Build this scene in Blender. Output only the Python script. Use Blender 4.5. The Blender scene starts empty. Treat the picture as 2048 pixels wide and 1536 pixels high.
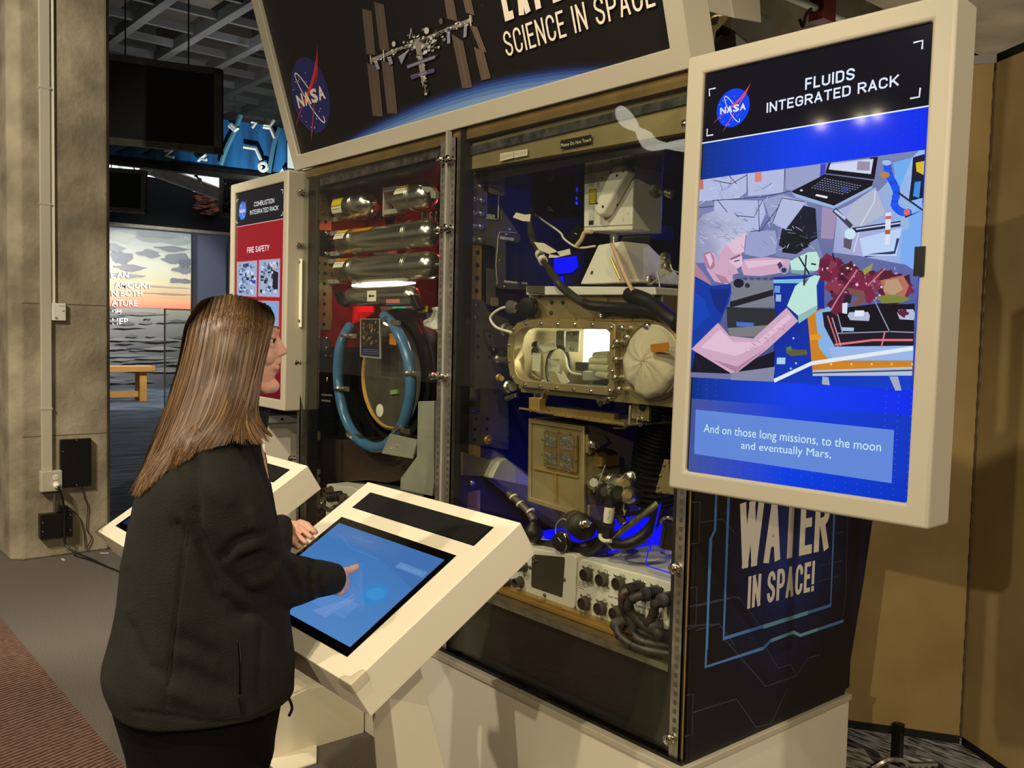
import bpy, math, random
from mathutils import Vector as V, Matrix
random.seed(7)
R = math.radians
# ------------------------------------------------------------------ camera
CAM = V((0.0, -1.9, 1.587)); FPX = 1833.4
_p, _r, _y = R(-3.266), R(1.280), R(-49.967)
FWD = V((math.sin(_y)*math.cos(_p), math.cos(_y)*math.cos(_p), math.sin(_p)))
_rt = V((math.cos(_y), -math.sin(_y), 0)); _up = _rt.cross(FWD)
RGT = _rt*math.cos(_r) + _up*math.sin(_r); UPV = -_rt*math.sin(_r) + _up*math.cos(_r)
SC = bpy.context.scene; COL = SC.collection
cd = bpy.data.cameras.new('camera'); cam = bpy.data.objects.new('camera', cd); COL.objects.link(cam)
m = Matrix((RGT, UPV, -FWD)).transposed().to_4x4(); m.translation = CAM; cam.matrix_world = m
cd.sensor_width = 36; cd.lens = 36*FPX/2048; cd.clip_start = .05; cd.clip_end = 200
SC.camera = cam
# ------------------------------------------------------------------ world, light, exposure
w = bpy.data.worlds.new('world'); SC.world = w; w.use_nodes = True
w.node_tree.nodes['Background'].inputs[0].default_value = (1.0, .86, .68, 1)
w.node_tree.nodes['Background'].inputs[1].default_value = .13
SC.view_settings.view_transform = 'Standard'; SC.view_settings.look = 'None'
SC.view_settings.gamma = 1; SC.view_settings.use_curve_mapping = False; SC.view_settings.exposure = 0
SC.cycles.max_bounces = 8; SC.cycles.transparent_max_bounces = 16; SC.cycles.caustics_reflective = False
SC.cycles.caustics_refractive = False; SC.cycles.use_denoising = True; SC.cycles.sample_clamp_indirect = 4
def spot(name, loc, aim, watts, col, ang, r=.05, blend=.4):
    d = bpy.data.lights.new(name, 'SPOT'); d.energy = watts; d.color = col; d.spot_size = R(ang); d.spot_blend = blend
    d.shadow_soft_size = r
    o = bpy.data.objects.new(name, d); COL.objects.link(o); o.location = loc
    o.rotation_euler = (V(aim)-V(loc)).to_track_quat('-Z', 'Y').to_euler(); return o
def point(name, loc, watts, col, r=.03):
    d = bpy.data.lights.new(name, 'POINT'); d.energy = watts; d.color = col; d.shadow_soft_size = r
    o = bpy.data.objects.new(name, d); COL.objects.link(o); o.location = loc; return o
def area(name, loc, aim, watts, col, sx, sy):
    d = bpy.data.lights.new(name, 'AREA'); d.energy = watts; d.color = col; d.shape = 'RECTANGLE'; d.size = sx; d.size_y = sy
    o = bpy.data.objects.new(name, d); COL.objects.link(o); o.location = loc
    o.rotation_euler = (V(aim)-V(loc)).to_track_quat('-Z', 'Y').to_euler(); return o
WARM = (1, .84, .60); WHITE = (1, .90, .74)
spot('track_spot_near', (-.9, -2.6, 4.3), (-2.1, -.6, .9), 320, WARM, 60)
spot('track_spot_side', (2.6, -2.6, 4.1), (-2.6, -.3, 1.3), 430, WARM, 50)
spot('track_spot_rear', (1.6, -8.6, 4.0), (-1.4, 1.0, 1.5), 800, WARM, 34)
spot('track_spot_person', (-2.2, -4.6, 4.2), (-2.6, -.4, 1.2), 300, WHITE, 62)
spot('track_spot_column', (-4.0, -3.6, 4.3), (-6.7, -.3, 1.6), 760, WHITE, 70)
spot('bracket_fill', (.8, -3.0, 3.7), (-1.45, .5, 2.8), 90, WARM, 16)  # added narrow fill so the gold rack-top bracket is lit; no known fitting
spot('track_spot_far', (2.6, .9, 3.1), (-1.5, .45, .9), 170, WHITE, 46)
spot('track_spot_floor', (-3.6, -3.4, 4.2), (-4.2, -1.3, 0), 400, (1, .88, .68), 80)
spot('mural_light', (-16.5, 5.5, 3.4), (-23, 5.9, 1.9), 2600, (1, .97, .9), 42, .3)
area('hall_skylight', (-22, 7, 7.2), (-22, 6, 0), 700, (.85, .95, 1), 4, 4)
area('ceiling_wash', (-12, 3.5, 4.3), (-12.5, 4, 6.5), 34, (1, .96, .9), 3, 3)
spot('bench_fill', (-15, 4.2, 4.2), (-19.4, 3.6, .5), 1300, (1, .95, .85), 45)  # extra spot put in to brighten the oak bench, not a real fitting
spot('banner_fill', (-10.4, 2.6, 2.6), (-13, 3.9, 4.6), 190, (.85, .95, 1), 50)  # invented cool spot that lifts the blue banner
area('beam_fill', (-2.6, 4.2, 2.9), (-2.4, 4.6, 6), 16, (1, .88, .68), 2.5, 2.5)  # added unseen uplight that brightens the concrete beams
point('red_chamber_lamp', (-3.30, .42, 1.62), 5, (1, .03, .03))
point('white_chamber_lamp', (-3.1, .34, 1.60), 4, (1, .98, .9))
point('red_chamber_lamp_top', (-3.1, .5, 2.05), 2.5, (1, .03, .03))
point('blue_rack_lamp', (-2.0, .62, .98), 2.4, (.02, .04, 1))
point('blue_rack_lamp_top', (-2.0, .70, 2.05), 2.0, (.02, .03, 1))
point('glovebox_lamp', (-2.06, .30, 1.60), 3.2, (1, 1, .97), .02)
# ------------------------------------------------------------------ pixel -> point on a real plane
def ray(px, py): return RGT*((px-1024)/FPX) - UPV*((py-768)/FPX) + FWD
def onpl(px, py, n, o):
    d = ray(px, py); return CAM + d*((V(o)-CAM).dot(V(n))/d.dot(V(n)))
def A(px, py, Y): return onpl(px, py, (0, 1, 0), (0, Y, 0))
def AX(px, py, X): return onpl(px, py, (1, 0, 0), (X, 0, 0))
def AZ(px, py, Z): return onpl(px, py, (0, 0, 1), (0, 0, Z))
def D(px, py, dep): return CAM + ray(px, py)*dep
# ------------------------------------------------------------------ materials
def lin(c):
    o = []
    for x in c[:3]:
        x /= 255.0; o.append(x/12.92 if x <= .04045 else ((x+.055)/1.055)**2.4)
    return tuple(o)+(1,)
def newmat(name):
    m = bpy.data.materials.new(name); m.use_nodes = True; nt = m.node_tree
    return m, nt, nt.nodes['Principled BSDF']
def mat(name, col, rough=.5, metal=0, var=0, vs=8, bump=0, bs=60, em=None, ems=1, stretch=None, spec=None, col2=None):
    m, nt, b = newmat(name)
    b.inputs['Base Color'].default_value = lin(col); b.inputs['Roughness'].default_value = rough
    b.inputs['Metallic'].default_value = metal
    if spec is not None: b.inputs['Specular IOR Level'].default_value = spec
    if var or bump:
        tc = nt.nodes.new('ShaderNodeTexCoord'); mp = nt.nodes.new('ShaderNodeMapping')
        nt.links.new(tc.outputs['Object'], mp.inputs[0])
        if stretch: mp.inputs['Scale'].default_value = stretch
    if var:
        n = nt.nodes.new('ShaderNodeTexNoise'); n.inputs['Scale'].default_value = vs; n.inputs['Detail'].default_value = 6
        nt.links.new(mp.outputs[0], n.inputs[0])
        cr = nt.nodes.new('ShaderNodeValToRGB'); c = lin(col); e = cr.color_ramp.elements
        lo = lin(col2) if col2 else tuple(x*(1-var) for x in c[:3])+(1,)
        e[0].position = .32; e[0].color = lo; e[1].position = .68
        e[1].color = tuple(min(1, x*(1+var*.5)) for x in c[:3])+(1,)
        nt.links.new(n.outputs[0], cr.inputs[0]); nt.links.new(cr.outputs[0], b.inputs['Base Color'])
    if bump:
        n2 = nt.nodes.new('ShaderNodeTexNoise'); n2.inputs['Scale'].default_value = bs; n2.inputs['Detail'].default_value = 4
        nt.links.new(mp.outputs[0], n2.inputs[0])
        bp = nt.nodes.new('ShaderNodeBump'); bp.inputs['Strength'].default_value = bump; bp.inputs['Distance'].default_value = .01
        nt.links.new(n2.outputs[0], bp.inputs['Height']); nt.links.new(bp.outputs[0], b.inputs['Normal'])
    if em: b.inputs['Emission Color'].default_value = lin(em); b.inputs['Emission Strength'].default_value = ems
    return m
def glassmat(name, tint=(1, 1, 1), rough=.02, ior=1.45, fac=1.0):
    m = bpy.data.materials.new(name); m.use_nodes = True; nt = m.node_tree; nt.nodes.clear()
    o = nt.nodes.new('ShaderNodeOutputMaterial'); mx = nt.nodes.new('ShaderNodeMixShader')
    t = nt.nodes.new('ShaderNodeBsdfTransparent'); g = nt.nodes.new('ShaderNodeBsdfGlossy'); f = nt.nodes.new('ShaderNodeFresnel')
    t.inputs[0].default_value = tuple(tint)+(1,); g.inputs['Roughness'].default_value = rough; f.inputs[0].default_value = ior
    mu = nt.nodes.new('ShaderNodeMath'); mu.operation = 'MULTIPLY'; mu.inputs[1].default_value = fac
    ge = nt.nodes.new('ShaderNodeNewGeometry'); mi = nt.nodes.new('ShaderNodeMix'); mi.data_type = 'FLOAT'
    mi.inputs[2].default_value = ior; mi.inputs[3].default_value = 1/ior
    nt.links.new(ge.outputs['Backfacing'], mi.inputs[0]); nt.links.new(mi.outputs[0], f.inputs[0])
    nt.links.new(f.outputs[0], mu.inputs[0]); nt.links.new(mu.outputs[0], mx.inputs[0])
    nt.links.new(t.outputs[0], mx.inputs[1]); nt.links.new(g.outputs[0], mx.inputs[2]); nt.links.new(mx.outputs[0], o.inputs[0])
    return m
def attrmat(name, emit, rough=.45, noise=0):
    m, nt, b = newmat(name)
    a = nt.nodes.new('ShaderNodeAttribute'); a.attribute_name = 'Col'
    b.inputs['Roughness'].default_value = rough
    if emit:
        b.inputs['Base Color'].default_value = (.004, .004, .006, 1)
        nt.links.new(a.outputs['Color'], b.inputs['Emission Color']); b.inputs['Emission Strength'].default_value = emit
    else: nt.links.new(a.outputs['Color'], b.inputs['Base Color'])
    return m
M = {}
M['cream'] = mat('cream_paint', (236, 228, 202), .42, bump=.02, bs=300)
M['plinth'] = mat('plinth_paint', (226, 220, 200), .38, bump=.03, bs=300)
M['frame'] = mat('frame_paint', (182, 175, 154), .5)
M['black'] = mat('black_plastic', (14, 14, 15), .35)
M['blackmatte'] = mat('black_matte', (16, 15, 15), .8)
M['blackgloss'] = mat('black_glass', (6, 6, 7), .08)
M['steel'] = mat('galvanised_steel', (190, 186, 172), .32, .9, .35, 25, .08, 80)
M['brush'] = mat('brushed_steel', (228, 222, 202), .20, .97, .12, 12, .05, 120, stretch=(.6, 12, 12))
M['chrome'] = mat('polished_steel', (225, 220, 208), .12, 1)
M['gold'] = mat('gold_anodised', (196, 158, 88), .42, .65, .18, 9)
M['golddark'] = mat('bronze_anodised', (138, 112, 66), .45, .55, .25, 9)
M['goldpale'] = mat('champagne_metal', (176, 156, 108), .4, .6, .15, 12)
M['greymetal'] = mat('grey_anodised', (98, 92, 80), .5, .5, .25, 10)
M['darkmetal'] = mat('dark_metal', (46, 43, 38), .42, .6, .3, 14)
M['lightgrey'] = mat('light_grey_metal', (168, 164, 150), .5, .35, .2, 7)
M['white'] = mat('white_enamel', (226, 222, 208), .4, .0, .06, 20)
M['offwhite'] = mat('instrument_white', (224, 218, 202), .45)
M['brown'] = mat('brown_panel', (58, 42, 34), .5, 0, .2, 6)
M['redpanel'] = mat('red_panel', (140, 14, 20), .45, 0, .3, 5)
M['bluepanel'] = mat('navy_panel', (22, 21, 36), .5, 0, .2, 5)
M['blueglow'] = mat('blue_lit_acrylic', (0, 10, 120), .3, em=(0, 5, 255), ems=1.1)
M['whiteglow'] = mat('lit_diffuser', (255, 255, 255), .5, em=(255, 255, 245), ems=2.2)
M['redglow'] = mat('red_indicator', (200, 0, 10), .3, em=(255, 10, 20), ems=.7)
M['hose'] = mat('blue_hose', (66, 108, 146), .22, 0, .15, 14)
M['rubber'] = mat('black_rubber', (20, 20, 20), .45, bump=.1, bs=90)
M['braid'] = mat('braided_cable', (60, 56, 46), .5, .35, .4, 160)
M['glove'] = mat('white_glove_fabric', (214, 200, 168), .8, 0, .12, 14, .3, 40)
M['amber'] = mat('amber_tape', (196, 120, 16), .35)
M['yellow'] = mat('yellow_label', (226, 190, 20), .5)
M['paper'] = mat('paper_label', (222, 212, 190), .7)
M['wood'] = mat('light_oak', (186, 138, 68), .5, 0, .25, 6, stretch=(1, .15, 1))
M['acrylic'] = glassmat('clear_acrylic', (.93, .95, .92), .01, 1.45, .9)
M['acrylicedge'] = mat('acrylic_edge', (120, 140, 120), .15, 0, 0)
M['clearclip'] = glassmat('clear_plastic', (.93, .91, .88), .06, 1.5, 1.2)
M['print'] = attrmat('printed_graphic', 0, .4)
M['screen'] = attrmat('screen_picture', 1.0, .06)
M['skin'] = mat('skin', (238, 182, 152), .5, 0, .06, 30); M['skin'].node_tree.nodes['Principled BSDF'].inputs['Subsurface Weight'].default_value = .12
M['skin'].node_tree.nodes['Principled BSDF'].inputs['Subsurface Radius'].default_value = (.02, .008, .004)
M['tan'] = mat('tan_fabric', (166, 142, 92), .9, 0, .1, 3, .35, 900, col2=(146, 122, 76))
M['mirrordark'] = mat('dark_tinted', (26, 18, 18), .12)
# ------------------------------------------------------------------ mesh builder
class MB:
    def __init__(s): s.v = []; s.f = []
    def add(s, v, f):
        k = len(s.v); s.v += [V(p) for p in v]; s.f += [tuple(i+k for i in q) for q in f]; return s
    def box(s, x0, x1, y0, y1, z0, z1):
        v = [(x, y, z) for x in (x0, x1) for y in (y0, y1) for z in (z0, z1)]
        return s.add(v, [(0, 1, 3, 2), (4, 6, 7, 5), (0, 4, 5, 1), (2, 3, 7, 6), (0, 2, 6, 4), (1, 5, 7, 3)])
    def prism(s, pts, vec):
        n = len(pts); pts = [V(p) for p in pts]; vec = V(vec)
        nn = V((0, 0, 0))
        for i in range(n): nn += pts[i].cross(pts[(i+1) % n])
        if nn.dot(vec) > 0: pts = pts[::-1]
        return s.add(pts+[p+vec for p in pts], [tuple(range(n)), tuple(range(2*n-1, n-1, -1))] + [((i+1) % n, i, n+i, n+(i+1) % n) for i in range(n)])
    def cyl(s, p0, p1, r, r1=None, n=16): return s.tube([p0, p1], [r, r if r1 is None else r1], n)
    def tube(s, pts, r, n=10, closed=False):
        pts = [V(p) for p in pts]; k = len(pts); rr = r if isinstance(r, (list, tuple)) else [r]*k
        t0 = (pts[1]-pts[0]).normalized(); a = V((0, 0, 1)) if abs(t0.z) < .9 else V((1, 0, 0))
        u = t0.cross(a).normalized(); vs = []
        for i, p in enumerate(pts):
            if closed: t = (pts[(i+1) % k]-pts[i-1]).normalized()
            else: t = (pts[min(i+1, k-1)]-pts[max(i-1, 0)]).normalized()
            u = (u-t*u.dot(t)).normalized(); w_ = t.cross(u)
            for j in range(n):
                an = 2*math.pi*j/n; vs.append(p+(u*math.cos(an)+w_*math.sin(an))*rr[i])
        fs = []
        for i in range(k if closed else k-1):
            i2 = (i+1) % k
            for j in range(n):
                j2 = (j+1) % n; fs.append((i*n+j, i*n+j2, i2*n+j2, i2*n+j))
        if not closed: fs += [tuple(range(n-1, -1, -1)), tuple((k-1)*n+j for j in range(n))]
        return s.add(vs, fs)
    def lathe(s, c, axis, prof, n=32):
        c = V(c); ax = V(axis).normalized(); pts = [c+ax*h for h, _ in prof]
        a = V((0, 0, 1)) if abs(ax.z) < .9 else V((1, 0, 0)); u = ax.cross(a).normalized(); w_ = ax.cross(u); vs = []
        for p, (h, r) in zip(pts, prof):
            for j in range(n):
                an = 2*math.pi*j/n; vs.append(p+(u*math.cos(an)+w_*math.sin(an))*max(r, 1e-4))
        fs = [(i*n+j, i*n+(j+1) % n, (i+1)*n+(j+1) % n, (i+1)*n+j) for i in range(len(prof)-1) for j in range(n)]
        fs += [tuple(range(n-1, -1, -1)), tuple((len(prof)-1)*n+j for j in range(n))]
        return s.add(vs, fs)
    def ell(s, c, r, ax=None, n=16, mm=10):
        c = V(c); r = (r, r, r) if isinstance(r, (int, float)) else r
        ax = ax or (V((1, 0, 0)), V((0, 1, 0)), V((0, 0, 1))); vs = []
        for i in range(1, mm):
            th = math.pi*i/mm
            for j in range(n):
                ph = 2*math.pi*j/n
                vs.append(c+ax[0]*(r[0]*math.sin(th)*math.cos(ph))+ax[1]*(r[1]*math.sin(th)*math.sin(ph))+ax[2]*(r[2]*math.cos(th)))
        fs = [(i*n+j, (i+1)*n+j, (i+1)*n+(j+1) % n, i*n+(j+1) % n) for i in range(mm-2) for j in range(n)]
        k = len(vs); vs += [c+ax[2]*r[2], c-ax[2]*r[2]]
        fs += [(k, j, (j+1) % n) for j in range(n)] + [(k+1, (mm-2)*n+(j+1) % n, (mm-2)*n+j) for j in range(n)]
        return s.add(vs, fs)
    def loft(s, rings, cap=True):
        n = len(rings[0]); vs = [p for r_ in rings for p in r_]
        fs = [(i*n+j, i*n+(j+1) % n, (i+1)*n+(j+1) % n, (i+1)*n+j) for i in range(len(rings)-1) for j in range(n)]
        if cap: fs += [tuple(range(n-1, -1, -1)), tuple((len(rings)-1)*n+j for j in range(n))]
        return s.add(vs, fs)
WL = {}
def wl(o): return WL.get(o.name, V((0, 0, 0))) if o else V((0, 0, 0))
def obj(name, mb, m, parent=None, bevel=0, smooth=None, kind=None, label=None, seg=2):
    me = bpy.data.meshes.new(name); off = wl(parent)
    me.from_pydata([p-off for p in mb.v], [], mb.f); me.update()
    me.materials.append(M[m] if isinstance(m, str) else m)
    if smooth is None: smooth = len(mb.f) > 14
    if smooth:
        me.polygons.foreach_set('use_smooth', [True]*len(me.polygons)); me.set_sharp_from_angle(angle=R(38))
    o = bpy.data.objects.new(name, me); COL.objects.link(o)
    if parent: o.parent = parent
    WL[o.name] = off
    if bevel:
        b = o.modifiers.new('bevel', 'BEVEL'); b.width = bevel; b.segments = seg; b.limit_method = 'ANGLE'; b.angle_limit = R(40)
    if kind: o['kind'] = kind
    if label: o['label'] = label
    return o
def tag(o, label, cat, group=None):
    o['label'] = label; o['category'] = cat
    if group: o['group'] = group
    return o
def thing(name, label, cat, loc=(0, 0, 0), group=None):
    o = bpy.data.objects.new(name, None); COL.objects.link(o); o.location = loc; o.empty_display_size = .1
    WL[o.name] = V(loc); return tag(o, label, cat, group)
def dup(root, delta, label=None):
    c = root.copy(); COL.objects.link(c); c.location = root.location+V(delta); WL[c.name] = WL[root.name]+V(delta)
    if label: c['label'] = label
    for ch in list(root.children):
        d = ch.copy(); COL.objects.link(d); d.parent = c
        for g in ch.children:
            e = g.copy(); COL.objects.link(e); e.parent = d
    return c
def struct(name, mb, m, **k): o = obj(name, mb, m, **k); o['kind'] = 'structure'; return o
def crom(pts, n=6):
    pts = [V(p) for p in pts]; P = [pts[0]]+pts+[pts[-1]]; out = []
    for i in range(1, len(P)-2):
        for j in range(n):
            t = j/n; a, b, c, d = P[i-1], P[i], P[i+1], P[i+2]
            out.append(.5*((2*b)+(c-a)*t+(2*a-5*b+4*c-d)*t*t+(-a+3*b-3*c+d)*t*t*t))
    out.append(pts[-1]); return out
# ------------------------------------------------------------------ flat print / screen canvas
_tc = {}; FONT = None
def text_geo(body, bold=0.0):
    k = (body, bold)
    if k in _tc: return _tc[k]
    c = bpy.data.curves.new('t', 'FONT'); c.body = body; c.font = FONT or c.font; c.size = 1; c.offset = bold; c.resolution_u = 3
    o = bpy.data.objects.new('t', c); me = o.to_mesh()
    vs = [(v.co.x, v.co.y) for v in me.vertices]; fs = [tuple(p.vertices) for p in me.polygons]
    o.to_mesh_clear(); bpy.data.objects.remove(o); bpy.data.curves.remove(c)
    x0 = min(v[0] for v in vs); x1 = max(v[0] for v in vs)
    _tc[k] = ([((x-x0)/(x1-x0), y/(.73+bold)) for x, y in vs], fs, (x1-x0)/.73); return _tc[k]
def _arc(cx, cy, rx, ry, a0, a1, n=7): return [(cx+rx*math.cos(R(a0+(a1-a0)*i/n)), cy+ry*math.sin(R(a0+(a1-a0)*i/n))) for i in range(n+1)]
q_ = .26
_O = _arc(.5, 1-q_, .5, q_, 180, 0)+_arc(.5, q_, .5, q_, 0, -180)+[(0, 1-q_)]
STK = {'I': [[(0, 0), (0, 1)]], '!': [[(0, .26), (0, 1)], [(0, -.02), (0, .02)]], 'E': [[(0, 0), (0, 1)], [(0, 0), (1, 0)], [(0, 1), (1, 1)], [(0, .52), (.85, .52)]], 'F': [[(0, 0), (0, 1)], [(0, 1), (1, 1)], [(0, .5), (.85, .5)]],
 'L': [[(0, 0), (0, 1)], [(0, 0), (1, 0)]], 'T': [[(.5, 0), (.5, 1)], [(0, 1), (1, 1)]], 'N': [[(0, 0), (0, 1)], [(1, 0), (1, 1)], [(0, 1), (1, 0)]], 'M': [[(0, 0), (0, 1)], [(1, 0), (1, 1)], [(0, 1), (.5, .2)], [(.5, .2), (1, 1)]],
 'W': [[(0, 1), (.25, 0)], [(.25, 0), (.5, 1)], [(.5, 1), (.75, 0)], [(.75, 0), (1, 1)]], 'X': [[(0, 0), (1, 1)], [(0, 1), (1, 0)]], 'A': [[(0, 0), (.5, 1)], [(.5, 1), (1, 0)], [(.2, .28), (.8, .28)]], 'Y': [[(0, 1), (.5, .45)], [(1, 1), (.5, .45)], [(.5, 0), (.5, .45)]], 'K': [[(0, 0), (0, 1)], [(0, .35), (1, 1)], [(.35, .55), (1, 0)]],
 'O': [_O], 'C': [[(1, .68), (1, 1-q_)]+_arc(.5, 1-q_, .5, q_, 0, 180)+_arc(.5, q_, .5, q_, 180, 360)+[(1, .32)]], 'G': [[(1, .68), (1, 1-q_)]+_arc(.5, 1-q_, .5, q_, 0, 180)+_arc(.5, q_, .5, q_, 180, 360)+[(1, .48)], [(.6, .48), (1, .48)]],
 'S': [[(1, .72), (1, 1-q_)]+_arc(.5, 1-q_, .5, q_, 0, 180)+[(.06, .64), (.3, .55), (.7, .45), (.94, .36)]+_arc(.5, q_, .5, q_, 0, -180)+[(0, .28)]], 'D': [[(0, 0), (0, 1)], [(0, 1), (.5, 1)]+_arc(.5, 1-q_, .5, q_, 90, 0)+_arc(.5, q_, .5, q_, 0, -90)+[(0, 0)]], 'U': [[(0, 1)]+_arc(.5, q_, .5, q_, 180, 360)+[(1, 1)]],
 'P': [[(0, 0), (0, 1)], [(0, 1), (.5, 1)]+_arc(.5, 1-q_, .5, q_, 90, 0)+_arc(.5, .44+q_*.6, .5, q_*.6, 0, -90)+[(0, .44)]], 'R': [[(0, 0), (0, 1)], [(0, 1), (.5, 1)]+_arc(.5, 1-q_, .5, q_, 90, 0)+_arc(.5, .48+q_*.6, .5, q_*.6, 0, -90)+[(0, .48)], [(.5, .48), (1, 0)]],
 'B': [[(0, 0), (0, 1)], [(0, 1), (.5, 1)]+_arc(.5, .77, .46, .23, 90, -90)+[(0, .54)], [(0, .54), (.5, .54)]+_arc(.5, .27, .5, .27, 90, -90)+[(0, 0)]]}
class Canvas:
    def __init__(s, o, u, v, step=.00001):
        s.o = V(o); s.u = V(u).normalized(); s.w = V(v).normalized(); s.n = s.u.cross(s.w); s.step = step; s.k = 1; s.hold = False
        s.v = []; s.f = []; s.c = []; s.T = None
    def P(s, px, py):
        if s.T: px, py = s.T(px, py)
        p = onpl(px, py, s.n, s.o)-s.o; return (p.dot(s.u), p.dot(s.w))
    def raw(s, vs, fs, cols):
        k = len(s.v); h = s.n*(s.step*s.k); s.k += 0 if s.hold else 1
        s.v += [s.o+s.u*x+s.w*y+h for x, y in vs]
        for f in fs: s.f.append(tuple(i+k for i in f)); s.c += [cols[i] for i in f]
    def poly(s, pts, col):
        cols = [lin(c) for c in col] if isinstance(col, list) else [lin(col)]*len(pts)
        a = sum(pts[i][0]*pts[(i+1) % len(pts)][1]-pts[(i+1) % len(pts)][0]*pts[i][1] for i in range(len(pts)))
        if a < 0: pts = pts[::-1]; cols = cols[::-1]
        s.raw(pts, [tuple(range(len(pts)))], cols)
    def pp(s, pts, col): s.poly([s.P(*p) for p in pts], col)
    def rect(s, x0, y0, x1, y1, col): s.poly([(x0, y0), (x1, y0), (x1, y1), (x0, y1)], col)
    def ell(s, cx, cy, rx, ry, col, n=28, rot=0):
        s.poly([(cx+rx*math.cos(t)*math.cos(rot)-ry*math.sin(t)*math.sin(rot), cy+rx*math.cos(t)*math.sin(rot)+ry*math.sin(t)*math.cos(rot)) for t in [2*math.pi*i/n for i in range(n)]], col)
    def pell(s, px, py, rpx, rpy, col, n=20):
        s.poly([s.P(px+rpx*math.cos(2*math.pi*i/n), py+rpy*math.sin(2*math.pi*i/n)) for i in range(n)], col)
    def line(s, pts, wd, col, closed=False):
        if closed: pts = pts+[pts[0]]
        vs = []; fs = []
        for i in range(len(pts)):
            a = pts[max(i-1, 0)]; b = pts[min(i+1, len(pts)-1)]
            if closed and i in (0, len(pts)-1): a = pts[-2]; b = pts[1]
            dx, dy = b[0]-a[0], b[1]-a[1]; L = math.hypot(dx, dy) or 1
            ww = wd[i] if isinstance(wd, list) else wd
            nx, ny = -dy/L*ww/2, dx/L*ww/2; x, y = pts[i]; vs += [(x+nx, y+ny), (x-nx, y-ny)]
        for i in range(len(pts)-1): fs.append((2*i, 2*i+1, 2*i+3, 2*i+2))
        s.raw(vs, fs, [lin(col)]*len(vs))
    def pl(s, pts, wd, col, closed=False): s.line([s.P(*p) for p in pts], wd, col, closed)
    def text(s, body, x, y, wdt, h, col, bold=0.0, dirx=(1, 0)):
        vs, fs, _ = text_geo(body, bold); ux, uy = dirx
        s.raw([(x+a*wdt*ux-b*h*uy, y+a*wdt*uy+b*h*ux) for a, b in vs], fs, [lin(col)]*len(vs))
    def ptext(s, body, bl, br, tl, col, bold=0.0):
        a = s.P(*bl); b = s.P(*br); c = s.P(*tl); L = math.hypot(b[0]-a[0], b[1]-a[1])
        d = ((b[0]-a[0])/L, (b[1]-a[1])/L); h = abs(-(c[0]-a[0])*d[1]+(c[1]-a[1])*d[0])
        s.text(body, a[0], a[1], L, h, col, bold, d)
    def stext(s, body, bl, br, tl, col, sw=.16, gap=.13):
        a = s.P(*bl); b = s.P(*br); c = s.P(*tl); L = math.hypot(b[0]-a[0], b[1]-a[1]); d = ((b[0]-a[0])/L, (b[1]-a[1])/L)
        s.stk(body, a[0], a[1], L, abs(-(c[0]-a[0])*d[1]+(c[1]-a[1])*d[0]), col, sw, gap, d)
    def stk(s, body, x, y, L, h, col, sw=.16, gap=.13, d=(1, 0)):
        sw *= h; gp = gap*h; n = len(body); fx = sum(sw for c in body if c in 'I!')
        un = sum({'M': 1.25, 'W': 1.4, 'T': .95, ' ': .42, 'I': 0, '!': 0, 'E': .85, 'F': .82, 'L': .8}.get(c, 1) for c in body); u = (L-fx-gp*(n-1))/un
        for ch in body:
            w_ = sw if ch in 'I!' else u*{'M': 1.25, 'W': 1.4, 'T': .95, ' ': .42, 'E': .85, 'F': .82, 'L': .8}.get(ch, 1)
            for st in STK.get(ch, []):
                pt = [(x0*(w_-sw)+sw/2, y0*(h-sw)+sw/2) for x0, y0 in st]
                if len(pt) == 2:
                    (xa, ya), (xb, yb) = pt; l_ = math.hypot(xb-xa, yb-ya) or 1; ex, ey = (xb-xa)/l_*sw/2, (yb-ya)/l_*sw/2
                    if abs(xb-xa) > .02*h and abs(yb-ya) > .3*h: ex *= .96; ey *= .96
                    pt = [(xa-ex, ya-ey), (xb+ex, yb+ey)]
                s.line([(x+p*d[0]-q*d[1], y+p*d[1]+q*d[0]) for p, q in pt], sw, col)
            x += (w_+gp)*d[0]; y += (w_+gp)*d[1]
    def build(s, name, m, parent=None, label=None, kind=None):
        me = bpy.data.meshes.new(name); off = wl(parent); me.from_pydata([p-off for p in s.v], [], s.f); me.update()
        ca = me.color_attributes.new('Col', 'FLOAT_COLOR', 'CORNER')
        ca.data.foreach_set('color', [x for c in s.c for x in c]); me.materials.append(M[m] if isinstance(m, str) else m)
        o = bpy.data.objects.new(name, me); COL.objects.link(o); o.parent = parent; WL[o.name] = off
        if label: o['label'] = label
        if kind: o['kind'] = kind
        return o
def bezq(a, b, c, n=8): return [((1-t)**2*a[0]+2*t*(1-t)*b[0]+t*t*c[0], (1-t)**2*a[1]+2*t*(1-t)*b[1]+t*t*c[1]) for t in [i/n for i in range(n+1)]]
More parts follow.
